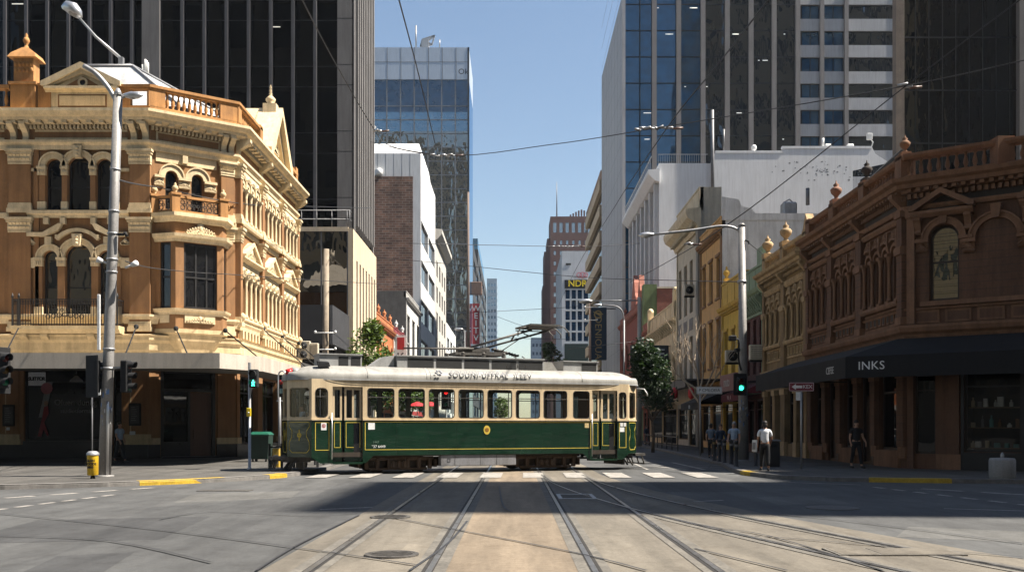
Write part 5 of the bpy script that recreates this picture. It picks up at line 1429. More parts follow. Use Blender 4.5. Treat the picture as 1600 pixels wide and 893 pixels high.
th = slab_tower('distant_tower', 'small blue block low in the gap between the towers', 12.6, 21, 700, 725, 67, M('haze_blue_dark', (.12, .17, .23), .8), g_deep, 3, 1, 10, 'l', .6, .4); th.done()
Y = 345
th = Thing('vertical_sign', 'tall red vertical sign with white letters hung from the dark slab building', 'sign', (-13, Y, 20))
th.m('board', m_red).box(XX(737.5, Y), XX(750, Y), Y, Y + 1, ZZ(537, Y), ZZ(474, Y)); fr = th.m('sign_frame', m_whitep)
for a in (XX(737, Y), XX(749.6, Y)): fr.box(a, a + .25, Y - .15, Y, ZZ(537, Y), ZZ(474, Y))
th.m('sign_foot', m_whitep).box(XX(738, Y), XX(750, Y), Y - .1, Y + 1, ZZ(549, Y), ZZ(538, Y))
at_face((XX(737.5, Y), Y - .2), (XX(750, Y), Y - .2)); lt = th.m('lettering', m_whitep)
for k, c in enumerate('WEITV'): put_text(lt, c, 1.43, .02, ZZ(482 + k * 11.5, Y), 3.0)
put_text(th.m('foot_lettering', m_black), 'PL', 1.43, -.05, ZZ(543.5, Y), 1.9); at_world()
th.m('bracket', m_grey).box(-15.6, XX(738, Y), Y + .3, Y + .7, ZZ(480, Y), ZZ(479, Y)); th.done()
bb = MB(); bb.cbox(XX(735, 340), XX(753, 340), 340, 343, ZZ(459, 340), ZZ(440, 340), .1)
solo('box_sign', 'plain brown box sign above the red vertical sign', 'sign', bb, M('brown_sign', (.22, .13, .09), .7), (-13, 341, 50))
th = Thing('vertical_sign', 'short red banner sign at the foot of the crowned glass tower', 'sign', (-15, 300, 10))
th.m('board', M('dull_red', (.3, .06, .06), .7)).box(XX(728, 300), XX(735.5, 300), 300, 300.6, ZZ(556, 300), ZZ(518, 300)); th.m('sign_frame', m_galv).box(XX(727, 300), XX(736, 300), 299.9, 300.7, ZZ(518, 300), ZZ(516, 300)); th.done()
bb = MB(); bb.tube([PP(731.5, 560, 300), PP(731.5, 300, 300)], [.55, .35], 8); solo('utility_pole', 'tall brown pole rising in front of the crowned glass tower', 'pole', bb, M('brown_pole', (.16, .115, .09), .85), (XX(731, 300), 300, 0))

# ---------------------------------------------------------------- middle: brick tower, sign block
c_tb = M('tower_brick', (.15, .083, .072), .9, .12, .25, .2)
th = Thing('brick_tower', 'stepped red brown brick tower with a thin mast rising over the far street', 'office tower', (22, 430, 0))
D = 420; g_far = glass('far_window', (.05, .08, .11), .3, .02, 0, 1)
steps = [(860, 930, 338), (855, 860, 372), (850.5, 855, 392), (848, 850.5, 445)]
w_ = th.m('wall', c_tb)
for i, (a, c, t_) in enumerate(steps):
    xa, xc, zt = XX(a, D), XX(c, D), ZZ(t_, D); yy = D + [0, .8, 1.6, 2.4][i]
    if i: box_walls(w_, xa, xc, yy, 440, zt); w_.quad((xa, yy, zt), (xc, yy, zt), (xc, 440, zt), (xa, 440, zt))
xa, xc, zt = XX(860, D), XX(932, D), ZZ(338, D)
box_walls(w_, xa, xc, D, 440, zt, 'f'); w_.quad((xa, D, zt), (xc, D, zt), (xc, 440, zt), (xa, 440, zt)); L = at_face((xa, D), (xc, D))
ops = grid(.6, L - .6, 7, 30, zt - 4.5, 13, .42, .42); top = [('r', .6 + (L - 1.2) / 7 * (k + .2), .6 + (L - 1.2) / 7 * (k + .8), zt - 5.6 - 1.5, zt - 2.6) for k in range(7)]
ops = [o for o in ops if o[4] < zt - 7.5]
w_.wall((0, L, 0, zt), ops + top, 0, .5)
for op in ops + top: window(th, op, .45, .12, M('stone_sill', (.3, .24, .22), .9), g_far)
cn = th.m('crown_ornament', c_tb)
for k in range(9): cn.box(L * .42 + k * 1.2, L * .42 + k * 1.2 + .7, -.6, .0, zt, zt + [.8, 1.4, 2, 2.6, 3, 2.6, 2, 1.4, .8][k])
at_world(); th.new('mast', m_grey).tube([PP(870, 338, 425), PP(870, 284, 425)], [.3, .12], 6); th.done()

D = 280
th = Thing('sign_block', 'pale grey block with yellow lettering over a grid of dark windows', 'building', (18, 290, 0))
xa, xc, zt = XX(878, D), XX(921, D), ZZ(392, D)
w_ = th.m('wall', M('pale_grey_panel', (.50, .51, .53), .7, .06, .3, .15)); box_walls(w_, xa, xc + 6, D, 320, zt, 'f'); flat_roof(th, xa, xc + 6, D, 320, zt)
L = at_face((xa, D), (xc + 6, D)); f0, f1 = XX(882, D) - xa, XX(920, D) - xa
zb = ZZ(452, D)
ops = [('r', f0 + .2 + (f1 - f0) * i / 4, f0 + (f1 - f0) * (i + 1) / 4 - .1, zb - 3.1 * (k + 1) + .35, zb - 3.1 * k) for k in range(5) for i in range(4)]
w_.wall((0, L, 0, zt), ops, 0, .4)
for op in ops: window(th, op, .3, .1, m_whitep, g_deep)
th.m('sign_band', m_black).box(f0, f1 + 1, -.05, .12, zb + .3, ZZ(437, D)); put_text(th.m('lettering', M('sign_yellow', (.8, .6, .02), .6)), 'NDRS!', (f0 + f1) / 2 + 1.2, .16, ZZ(443, D), 2.6, bold=.05)
th.m('lower_glass', M('dark_green_panel', (.018, .032, .028), .4)).box(f0, f1 + 1, .02, .14, 0, zb - 15.8)
th.m('small_sign', m_black).box(XX(884, D) - xa, XX(892, D) - xa, .02, .1, ZZ(414, D), ZZ(411, D)); at_world(); th.done()
th = Thing('oval_sign', 'pink and white looped sign above the yellow lettering', 'sign', (20, 279, 44))
s_ = th.m('loop', M('pink_paint', (.65, .18, .22), .5)); at_face((XX(900, 279), 279), (XX(918, 279), 279))
for uu, r_ in ((.9, .8), (1.9, .9), (2.8, .7)): s_.ring(uu, ZZ(429, 279) - .1, r_ - .22, r_, 0, .2, 0, 360, 12)
th.m('back_plate', m_whitep).cbox(0, 3.5, -.1, -.02, ZZ(436, 279), ZZ(430, 279), .05); th.m('brace', m_grey).box(1.6, 1.8, -.12, -.1, ZZ(437, 279) - 1, ZZ(430, 279)); at_world(); th.done()
# ---------------------------------------------------------------- banded block on the right
x0, x1, y0, y1, H = 17.0, 34.0, 187.0, 224.0, 51.0
th = Thing('banded_block', 'office block of beige concrete bands and black window strips', 'building', (22, 205, 0))
th.m('core', m_blackm).box(x0 + .6, x1, y0 + .4, y1, 0, H - 1); bm_ = M('beige_band', (.46, .36, .25), .85, .08, .6, .3)
for k in range(10):
    z = 2.9 + k * 5.0; b_ = th.new('concrete_band', bm_); b_.box(x0 - .35, x1, y0, y1, z, z + 2.1)
    if k < 9: th.new('window_strip', g_win).box(x0 + .3, x0 + .58, y0 + .3, y1 - .3, z + 2.1, z + 5)
th.m('roof', M('terracotta_cap', (.28, .18, .13), .8)).box(x0 - .1, x1, y0 + .2, y1, H - 1, H + .8); th.done()

# ---------------------------------------------------------------- big blue tower on the right
x0, x1, y0, y1, H = 17.0, 60.0, 148.0, 186.0, 69.5
th = Thing('blue_glass_tower', 'tall office tower of blue glass strips between grey columns with banded windows at one side', 'office tower', (38, 167, 0))
c_pan = M('grey_cladding', (.36, .36, .375), .6, .08, .3, .25); c_col = M('grey_column', (.20, .185, .18), .7, .1, .4, .25)
w_ = th.m('side_cladding', c_pan); box_walls(w_, x0, x1, y0, y1, H, 'f'); flat_roof(th, x0, x1, y0, y1, H)
jn = th.m('cladding_joint', m_grey); L = face_of(x0, x1, y0, y1, 'l')
for k in range(20): jn.box(0, L, -.01, .012, 2 + k * 4.05, 2.06 + k * 4.05)
for k in range(1, 8): jn.box(k * L / 8 - .04, k * L / 8 + .04, -.012, .014, 0, H)
L = face_of(x0, x1, y0, y1, 'f'); V = lambda px: XX(px, 148) - x0
g_b1 = glass('office_blue_glass', (.008, .048, .105), .12, .01, .10, .10, (.62, .82, 1)); g_b2 = glass('office_black_glass', (.006, .009, .013), .10, .01, .25, .2, (.9, .92, .95))
cols = [1022, 1060, 1098, 1136, 1173, 1209, 1246]
ed = [V(975), V(1000)] + [V(c) for c in cols]
th.m('back_panel', m_blackm).quad((0, -.6, 0), (L, -.6, 0), (L, -.6, H), (0, -.6, H))
for k in range(len(ed) - 1):
    blue = k < 4
    th.new('glazing_bay', g_b1 if blue else g_b2).box(ed[k], ed[k + 1], -.55, -.2, 0, H)
for c in cols: th.new('column', c_col).box(V(c) - .36, V(c) + .36, -.4, .35, 0, H)
th.new('column', c_pan).box(V(972), V(977), -.4, .2, 0, H)
th.new('mullion', m_black).box(V(1000) - .08, V(1000) + .08, -.25, .0, 0, H)
fb = th.m('floor_band', m_black)
for k in range(17): fb.box(ed[0], ed[-1], -.2, -.14, 2 + k * 4.05, 2.16 + k * 4.05)
cl = th.m('ceiling_light', lamp_mat('cool_office_light', (1, .98, .92), .22)); random.seed(21)
for k in range(26):
    b_ = random.randrange(1, 8); z = 2 + random.randrange(9, 17) * 4.05 - .5; u = random.uniform(ed[b_] + .5, ed[b_ + 1] - 1.4); cl.box(u, u + random.choice((.25, .8, 1.2)), -.2, -.185, z, z + .12)
sp = th.m('spandrel', c_pan)
rb = [V(1250), V(1284), V(1322), V(1402)]
for k in range(17):
    z = 2 + k * 4.05
    sp.box(V(1250), L, -.5, -.05, z, z + 1.85)
    for a, c in ((rb[0], rb[1]), (rb[1], rb[2]), (rb[2], rb[3])):
        w0 = th.new('window', m_black); w0.frame(('r', a + .3, c - .3, z + 1.85, z + 4.05), .1, -.5, -.3); w0.box((a + c) / 2 - .05, (a + c) / 2 + .05, -.4, -.3, z + 1.85, z + 4.05)
        th.new('pane', g_b1 if c < V(1330) else g_b2, w0).box(a + .35, c - .35, -.46, -.42, z + 1.9, z + 4.0)
for c in (1284, 1322): th.new('column', c_col).box(V(c) - .3, V(c) + .3, -.5, .3, 0, H)
th.new('column', c_col).box(V(1402), L, -.5, .1, 0, H)
at_world(); th.done()

# ---------------------------------------------------------------- dark tower on the right
x0, x1, y0, y1, H = 26.7, 64.0, 67.0, 86.0, 46.0
th = Thing('dark_mirror_tower', 'dark mirrored glass tower with slim mullions rising above the brown corner building', 'office tower', (44, 76, 0))
bp = th.m('back_panel', m_blackm); PLN = [(x0, y0), (x0 + .7, y0 + 1.6), (x0 + 13, y1), (x1, y1), (x1, y0)]
for i in range(4): bp.quad((*PLN[i], 0), (*PLN[i + 1], 0), (*PLN[i + 1], H), (*PLN[i], H))
th.m('roof', MATS['roof_membrane']).poly([(x, y, H) for x, y in PLN]); at_world(); th.m('dark_base', m_blackm).prism([(XX(1335, 66), 66, 10), (26.8, 66, 10), (26.8, 66, ZZ(234, 66)), (XX(1408, 66), 66, ZZ(234, 66)), (XX(1335, 66), 66, ZZ(300, 66))], (0, .9, 0))
g_dm = glass('dark_mirror_glass', (.0025, .0025, .003), .10, .01, .10, .5, (.95, .9, .82))
L = face_of(x0, x1, y0, y1, 'f'); bp.quad((0, -.5, 0), (L, -.5, 0), (L, -.5, H), (0, -.5, H))
V = lambda px: XX(px, 67) - x0
pw = .47
k = 0; u = V(1411)
while u < L - .5:
    if k < 60: th.new('glazing_bay', g_dm).box(u, min(u + pw * 2, L), -.4, -.2, 0, H)
    else: th.m('more_glazing', g_dm).box(u, min(u + pw * 2, L), -.4, -.2, 0, H)
    th.m('mullions', m_black).box(u - .02, u + .02, -.25, -.12, 0, H); u += pw * 2; k += 1
th.new('column', M('brown_column', (.20, .16, .13), .8)).box(V(1398), V(1411), -.4, .25, 20.6, H); th.new('column', c_conc).box(V(1590), V(1600), -.4, .25, 0, H)
fb = th.m('floor_band', m_black)
for k in range(12): fb.box(V(1411), L, -.22, -.14, 3 + k * 3.7, 3.1 + k * 3.7)
at_world(); th.done()
# ---------------------------------------------------------------- unseen tower added to cast the shadow band over the crossing
x0, x1, y0, y1, H = 49.8, 84.0, 14.4, 25.2, 80.0
th = Thing('concrete_tower', 'pale concrete tower with rows of windows round the corner of the cross street', 'office tower', (67, 45, 0))
w_ = th.m('wall', c_conc); box_walls(w_, x0, x1, y0, y1, H, 'fl'); flat_roof(th, x0, x1, y0, y1, H)
for s, n_ in (('f', 7), ('l', 3)):
    L = face_of(x0, x1, y0, y1, s); ops = grid(.6, L - .6, n_, 5, 77, 10, .7, .5); w_.wall((0, L, 0, H), ops, 0, .4)
    for op in ops: window(th, op, .35, .1, m_grey, g_b2)
at_world(); wg = th.m('rear_wing', c_conc); box_walls(wg, x0, x1, y1 + .02, 31.0, 61, ''); wg.quad((x0, y1, 61), (x1, y1, 61), (x1, 31, 61), (x0, 31, 61)); th.done()  # lower wing added out of view to keep the right kerb in shade

# ---------------------------------------------------------------- white blank-walled block on the right
w_wh = M('white_painted_wall', (.76, .76, .77), .85, .05, .35, .16)
x0, x1, y0, y1 = 18.0, 42.0, 119.0, 147.0
th = Thing('white_blank_block', 'white painted block with a blank stained side wall and rooftop pipes', 'building', (28, 132, 0))
w_ = th.m('wall', w_wh); at_face((x0, y0), (x1, y0))
V = lambda px: XX(px, 119) - x0
zl, zm, zr = ZZ(255, 119), ZZ(236, 119), ZZ(229, 119)
w_.poly([(0, 0, 0), (x1 - x0, 0, 0), (x1 - x0, 0, zr - 3), (V(1390), 0, zr - 2), (V(1368), 0, zr - .9), (V(1362), 0, zr), (V(1222), 0, zr), (V(1222), 0, zm), (V(1118), 0, zm), (V(1110), 0, zl), (0, 0, zl)])
w_.box(V(1118), V(1222), -.5, .05, zm - .25, zm + .05); w_.box(V(1222), V(1362), -.5, .05, zr - .25, zr + .05)
at_world(); box_walls(w_, x0, x1, y0, y1, zl - .5, 'fl'); flat_roof(th, x0, x1, y0, y1, zl - .5)
L = face_of(x0, x1, y0, y1, 'l'); ops = grid(1, L - 1, 6, 16, 31, 4, .5, .7); w_.wall((0, L, 0, zl), ops, 0, .4)
for op in ops: window(th, op, .35, .1, m_grey, g_win)
for k in range(7): th.m('side_pier', w_wh).box(1 + k * (L - 2) / 6 - .35, 1 + k * (L - 2) / 6 + .35, 0, .5, 0, 32)
th.m('cornice', w_wh).uprism([(0, 32), (.6, 32.2), (1.4, 33), (1.4, 33.5), (0, 33.6)], -.4, L + .4)
rl = th.m('roof_railing', m_galv)
for k in range(24): rl.box(L * k / 24 - .03, L * k / 24 + .03, .9, .96, 33.5, 35.2)
rl.box(0, L, .88, .98, 35.2, 35.3)
at_world()
for k in range(22): rl.box(x0 + .28 * k, x0 + .28 * k + .05, y0 + .8, y0 + .85, zl, zl + 1.3)
rl.box(x0, x0 + 6.2, y0 + .78, y0 + .87, zl + 1.3, zl + 1.38)
pp = th.new('roof_pipe', m_grey); pp.tube([PP(1114, 335, 118.8), PP(1113, 172, 118.8)], .2, 8)
th.new('roof_pipe', m_grey).tube([PP(1131, 236, 119.4), PP(1131, 202, 119.4)], .12, 8); th.new('roof_pipe', m_whitep).tube([PP(1286, 229, 119.4), PP(1286, 216, 119.4)], .15, 8)
dn = th.new('dome_camera', m_whitep); dn.ellip(PP(1178, 231, 119.6), .35, .35, .4); dn.tube([PP(1178, 240, 119), PP(1178, 231, 119.5)], .08, 6)
for px in (1294, 1329): th.new('roof_vent', m_whitep).cbox(XX(px - 5, 119.5), XX(px + 5, 119.5), 119.4, 120, zr, zr + .5, .1)
bx = th.new('antenna_box', m_whitep); bx.cbox(XX(1354, 119.5), XX(1362, 119.5), 119.2, 119.6, ZZ(217, 119), ZZ(207, 119), .05); bx.tube([PP(1362, 229, 119.4), PP(1364, 222, 119.4), PP(1359, 216, 119.4)], .06, 6)
dp = th.m('wall_stain', M('flaked_paint', (.25, .25, .26), .9)); at_face((x0, y0), (x1, y0)); random.seed(5)
for k in range(60):
    px, py = random.gauss(1290, 38), 0; py = 262 + (px - 1250) * .1 + random.gauss(0, 7); r_ = random.uniform(.04, .16); u, z = V(px), ZZ(py, 119)
    dp.fprism([(u + r_ * random.uniform(.6, 1.5) * math.cos(q * 1.05), z + r_ * random.uniform(.4, 1) * math.sin(q * 1.05)) for q in range(6)], -.01, .006)
at_world(); th.done()

# ---------------------------------------------------------------- row of shop houses down the right side
m_rb = brick('red_brick', (.24, .07, .045), (.17, .05, .035), (.2, .15, .12), 1.0, var=.3)
v_red, v_redt = M('brick_red_render', (.27, .075, .050), .85, .18, 1, .3), M('salmon_trim', (.36, .14, .10), .85, .15, 1, .3)
v_cr, v_crt = M('cream_render', (.68, .54, .34), .85, .12, 1, .35), M('cream_trim', (.74, .58, .36), .85, .12, 1, .35)
v_st, v_stt = M('stone_render', (.58, .52, .42), .85, .12, 1, .35), M('stone_trim', (.68, .58, .42), .85, .12, 1, .35)
v_og, v_ogt = M('apricot_render', (.66, .39, .16), .85, .14, 1, .35), M('brown_trim', (.28, .16, .08), .85, .15, 1, .3)
v_ye, v_yet = M('yellow_render', (.66, .44, .08), .85, .14, 1, .35), M('mustard_trim', (.62, .40, .09), .85, .14, 1, .3)
v_gn = M('sage_green_paint', (.22, .30, .20), .7, .15, 1, .35); v_mr = brick('maroon_brick', (.10, .028, .024), (.07, .022, .02), (.12, .08, .07), 1.0)
v_fr = M('tan_window_frame', (.26, .18, .10), .7)
th, *_ = victorian('terrace_shop', 'ornate red shop with a scrolled gable beside the blue vertical banner', 'R', 113.2, 135, 16.6, v_red, v_redt, 4, [(5.2, 8.2), (9.4, 12.6)], depth=2.8, arched=True, urns=2, frame=r_frame)
L = at_face((15, 135), (15, 113.2)); gb = th.new('gable', v_redt); gb.fprism([(L - 9, 16.5), (L - 4, 16.5), (L - 4.2, 17.6), (L - 5, 18.2), (L - 5.6, 19.6), (L - 6.5, 20.6), (L - 7.4, 19.6), (L - 8, 18.2), (L - 8.8, 17.6)], -.5, .1); gb.fprism([(L - 2.2, 16.5), (L - .1, 16.5), (L - .1, 17.8), (L - .6, 18.6), (L - 1.1, 19.8), (L - 1.6, 18.6), (L - 2.2, 17.8)], -.5, .1); at_world(); th.done()
th = Thing('brick_side_block', 'red brick side wall with a green painted strip behind the red gabled shop', 'building', (17, 115, 0))
th.m('brick_wall', m_rb).box(16.6, 19.8, 111.4, 113.1, 0, 17.8); th.m('green_wall', M('green_wall_paint', (.14, .19, .085), .85)).box(15.05, 16.6, 111.5, 113.1, 0, 18.3); th.m('coping', v_st).box(16.6, 19.8, 111.3, 113.1, 17.8, 18.0); th.done()
th, *_ = victorian('terrace_shop', 'low dark red shop between the cream shop and the red gabled one', 'R', 106, 111.2, 13.4, v_red, v_redt, 3, [(5.2, 8.6)], depth=8, frame=r_frame); th.done()
th, *_ = victorian('terrace_shop', 'low cream shop with a moulded parapet and round arched windows', 'R', 88.2, 105.8, 13.4, v_cr, v_crt, 6, [(5.2, 8.6)], depth=10, arched=True, frame=r_frame, parapet=1.6, urns=0)
L = at_face((15, 105.8), (15, 88.2)); pr = th.new('parapet_pier', v_crt)
for u in (.4, L - .5): pr.box(u - .4, u + .4, -.3, .3, 11.6, 14.2); pr.ellip((u, 0, 14.3), .42, .35, .4, 10, 6)
for k in range(14): bracket(pr, .8 + k * 1.2, .3, 10.6, 11.6, .6)
at_world(); th.done()
th, *_ = victorian('terrace_shop', 'tall cream grey building with a deep bracketed cornice and narrow windows', 'R', 77.2, 88.0, 21.0, v_st, v_stt, 4, [(5.4, 9.4), (11.4, 15.8)], depth=1.7, frame=v_fr, parapet=1.9, sills=False)
L = at_face((15, 88), (15, 77.2)); cn = th.new('great_cornice', v_stt); cn.uprism([(0, 17.6), (.2, 17.6), (.35, 18), (1.1, 18.5), (1.25, 18.9), (1.25, 19.2), (0, 19.3)], -.3, L + .3)
for k in range(20): cn.box(.2 + k * .55, .45 + k * .55, 0, .7, 17.9, 18.3)
sg = th.m('spandrel_panel', M('grey_panel', (.22, .21, .2), .8))
for k in range(4): sg.box(L / 4 * (k + .2), L / 4 * (k + .8), .0, .03, 9.9, 10.9)
at_world(); th.m('corner_pilaster', M('pilaster_grey', (.27, .255, .23), .85, .1, 1, .3)).box(14.75, 15.4, 77.05, 77.9, 0, 17.6); th.done()
th, *_ = victorian('terrace_shop', 'apricot building with brown window surrounds and a bare grey side wall', 'R', 69.2, 77.0, 16.9, v_og, v_ogt, 3, [(6.2, 9.6), (11.2, 14.2)], depth=24, frame=v_ogt, back=M('grey_cement_wall', (.70, .69, .68), .9, .12, .5, .35), pm=v_og)
at_world(); gw = th.new('side_parapet', MATS['grey_cement_wall']); gw.prism([(15.0, 69.15, 16.6), (39, 69.15, 16.6), (39, 69.15, 17.8), (23, 69.15, 17.6), (22.6, 69.15, 17.1), (17.4, 69.15, 17.1), (17.1, 69.15, 17.45), (16.4, 69.15, 17.6), (16.2, 69.15, 18.1), (15.0, 69.15, 18.3)], (0, .3, 0))
ac = th.new('roof_unit', m_galv); ac.cbox(XX(1224, 69.4), XX(1246, 69.4), 69.4, 70.3, 16.9, 18.0, .1); ac.tube([(XX(1226, 69.4), 69.8, 18.0), (XX(1236, 69.4), 69.8, 18.25), (XX(1242, 69.4), 69.8, 18.0)], .05, 6)
th.new('roof_pipe', m_grey).tube([PP(1262, 320, 69.4), PP(1262, 294, 69.4)], .14, 8); th.done()
th, *_ = victorian('terrace_shop', 'yellow shop with a panelled parapet and a small gilded ball on top', 'R', 62.3, 69.0, 11.9, v_ye, v_yet, 3, [(5.2, 8.4)], depth=10, frame=v_yet, parapet=1.8, urns=1); th.done()
th, *_ = victorian('terrace_shop', 'maroon brick shop with a pale green cornice between the yellow shop and tan terrace', 'R', 57.5, 62.1, 11.6, v_mr, v_gn, 3, [(5.0, 8.4)], depth=10, frame=M('maroon_frame', (.05, .012, .014), .6), parapet=1.5, sills=False)
L = at_face((15, 62.1), (15, 57.5)); cn = th.new('bracketed_cornice', v_gn)
for k in range(9): bracket(cn, .3 + k * .5, .2, 8.7, 9.6, .5)
cn.box(L - 1.4, L - .2, -.4, .1, 11.6, 12.6); cn.box(0, L, -.02, .08, 8.55, 8.7)
at_world(); th.done()
shop_awning('shop_awning', 'black sloping awning with a white ring mark in front of the yellow shop', 'R', 62.3, 69, 2.9, 4.6, 3.0, m_fab, 'oo', m_whitep, size=.5)
shop_awning('shop_awning', 'maroon awning with white lettering on the maroon brick shop', 'R', 57.5, 62.1, 3.3, 4.4, 1.6, M('maroon_fabric', (.11, .012, .02), .85), 'Wa_A', M('pink_letter', (.5, .35, .35), .6), size=.4)
shop_awning('shop_awning', 'flat grey awning with an iron balcony above it on the tall cream building', 'R', 69.2, 88, 4.6, 5.2, 2.6, M('lead_grey', (.11, .105, .10), .7), flat=True)
shop_awning('shop_awning', 'flat dark awning of the low cream shop', 'R', 88.2, 106, 3.7, 4.2, 2.8, M('dark_green_metal', (.03, .045, .04), .7), flat=True)
th = Thing('shop_sign', 'dusty pink box sign with pale narrow letters over the maroon awning', 'sign', (14, 60, 4.2))
L = at_face((13.3, 62.0), (13.3, 57.6)); th.m('board', M('dusty_pink', (.26, .12, .11), .7)).box(.1, L - .1, -.25, 0, 3.95, 5.0); put_text(th.m('lettering', M('pale_letter', (.5, .45, .42), .6)), 'muto', L * .45, .012, 4.5, .85, space=.9)
th.m('bracket', m_blackm).box(.3, .4, -1.7, -.25, 4.4, 4.5); th.m('bracket', m_blackm).box(L - .4, L - .3, -1.7, -.25, 4.4, 4.5); th.done(); at_world()
th = Thing('script_sign', 'red scrolling script sign fixed under the tan terrace windows', 'sign', (14.3, 52, 4.4))
L = at_face((14.5, 53.2), (14.5, 50.4)); th.m('lettering', M('sign_red', (.5, .04, .06), .5)); put_text(th.d[('lettering', 'sign_red')], 'nyroy', L / 2, .0, 4.5, 1.1, depth=.06, space=.85); th.m('rail', m_grey).box(0, L, -.5, -.02, 4.0, 4.06); th.done(); at_world()
# balcony railing on the flat grey awning
th = Thing('balcony_railing', 'black iron railing along the top of the flat grey awning', 'railing', (12.6, 82, 5.2)); at_face((12.5, 88), (12.5, 77)); iron_rail(th.m('railing', m_blackm), 0, 11, 0, 5.22, 6.6, .22, False); th.m('end_post', m_blackm).box(-.06, .06, -.06, .06, 5.2, 6.8); th.done(); at_world()
# navy banner and blue vertical sign
Y = 100
th = Thing('vertical_banner', 'tall dark blue vertical banner with gold lettering and emblem', 'sign', (14, 160, 10)); Y = 160
xa, xc, za, zc = XX(921, Y), XX(948, Y), ZZ(562, Y), ZZ(480, Y)
th.m('banner', M('navy_cloth', (.012, .035, .065), .75)).cbox(xa, xc, Y, Y + .5, za, zc, .05); th.m('bracket', m_grey).box(xc - .2, 17.3, Y + .1, Y + .4, zc - .3, zc - .1)
gold = M('gold_paint', (.45, .33, .12), .5); at_face((xa, Y), (xc, Y)); lt = th.m('lettering', gold)
V_, F_ = text_mb('DENIOUAO', 1.55, .03, space=1.05)
lt.add([((xc - xa) / 2 + y, .02 + w, (za + ZZ(500, Y)) / 2 - .3 - x) for x, y, w in V_], F_)
em = th.m('emblem', gold); em.ring((xc - xa) / 2, ZZ(491, Y), .5, .7, 0, .05, 20, 340, 12); em.fprism([((xc - xa) / 2 - .9, ZZ(491, Y) + .5), ((xc - xa) / 2 + .9, ZZ(491, Y) + .1), ((xc - xa) / 2 + .3, ZZ(491, Y) - .3)], 0, .04); at_world(); th.done()
Y = 92
th = Thing('hanging_sign', 'navy hanging board with broken white capitals half hidden by the dark street tree', 'sign', (12.5, 92, 6)); xa, xc = XX(985, Y), XX(1045, Y)
th.m('board', M('navy_board', (.012, .017, .03), .6)).cbox(xa, xc, Y, Y + .2, ZZ(570, Y), ZZ(539, Y), .03); at_face((xa, Y), (xc, Y)); put_text(th.m('lettering', m_whitep), 'CAFE', (xc - xa) / 2, .02, ZZ(553, Y), 1.25); th.m('bracket', m_blackm).box(xc - xa - .1, 15.2 - xa, -.15, -.05, ZZ(541, Y), ZZ(540, Y)); at_world(); th.done()

# ---------------------------------------------------------------- street behind the viewpoint (what the glass reflects)
mb_b = M('sunlit_beige', (.46, .38, .27), .85, .1, .4, .2); mb_g = M('sunlit_grey', (.34, .34, .35), .85, .1, .4, .2)  # plain wall colours of the rear blocks
def back_tower(label, x0, x1, y0, y1, H, mw, n, m, ns):
    th = Thing('office_block', label, 'office tower', ((x0 + x1) / 2, (y0 + y1) / 2, 0))
    w_ = th.m('wall', mw); s2 = 'r' if x0 < 0 else 'l'; box_walls(w_, x0, x1, y0, y1, H, 'b' + s2); flat_roof(th, x0, x1, y0, y1, H)
    for s, k in (('b', n), (s2, ns)):
        L = face_of(x0, x1, y0, y1, s); ops = grid(.5, L - .5, k, 4, H - 2, m, .62, .5); w_.wall((0, L, 0, H), ops, 0, .4)
        for op in ops: window(th, op, .35, .1, m_grey, g_win)
    at_world(); th.done()
back_tower('beige office block behind the viewpoint, nearest of four', -58, -16, -52, -18, 58, mb_b, 9, 8, 4)
back_tower('grey office block behind the viewpoint on the sunless side', 16, 60, -50, -16, 48, mb_g, 9, 8, 4)
back_tower('tall beige tower farther back behind the viewpoint', -130, -15, -130, -70, 210, mb_b, 9, 9, 3)
back_tower('tall pale tower closing the street behind the viewpoint', 72, 170, -130, -70, 200, mb_b, 9, 9, 3)
# ================================================================== the tram
t_green = M('tram_green', (.0035, .024, .011), .22, .2, 1.2, .35, .1, .02, 0, .5, .7, wave=.007, soot=.35)
t_cream = M('tram_cream', (.60, .47, .30), .4, .09, 1.5, .4, .06, .03, 0, .5, .25)
t_roof = M('tram_roof_paint', (.31, .30, .275), .5, .1, 1.0, .35, .1, .04, soot=.3)
t_gold = M('lining_yellow', (.55, .40, .06), .5, .1, 3, 0)
t_under = M('underframe_dirt', (.040, .030, .022), .9, .35, 4, .3, .2, .2)
t_bogie = M('bogie_rust', (.075, .050, .034), .85, .35, 4, .3, .2, .2)
t_box = M('equipment_grey', (.19, .19, .20), .6, .15, 2, .4)
t_int = M('varnished_timber', (.16, .08, .035), .5, .25, 2, .1)
t_lou = M('louvre_dark', (.018, .018, .018), .7)
t_grey = M('tram_roof_grey', (.30, .30, .295), .6, .12, 2, .25)
g_tram = clear('tram_window_glass', (.88, .92, .90), .9)
th = Thing('tram', 'old green and cream tram with a white roof standing across the crossing', 'tram', (*TC, .02), None, TT)
XL, XR, YS, EL, ER = -6.2, 6.35, 1.37, -6.95, 7.1
at_world()
def zs(px, py): return EYE + (HY - py) * (36.12 + .357 * S(px)) / FPX
def S(px):
    q = (px - HX) / FPX; return (36.12 * q + 1.35) / (.934 - .357 * q)
green = th.m('lower_body', t_green); cream = th.m('upper_body', t_cream); lin = th.m('gold_lining', t_gold)
WIN = [('q', u, u + 1.0, 2.02, 3.1, .11) for u in [1.99 + 1.147 * k for k in range(7)]] + [('q', 10.12, 10.84, 2.02, 3.1, .11)]
ENDW = ('q', .12, .58, 2.02, 3.08, .16); ENDW2 = ('q', 12.12, 12.46, 2.02, 3.08, .12)
def lining(u0, u1, z0, z1, w=.022): lin.frame(('r', u0, u1, z0, z1), w, .0, .006)
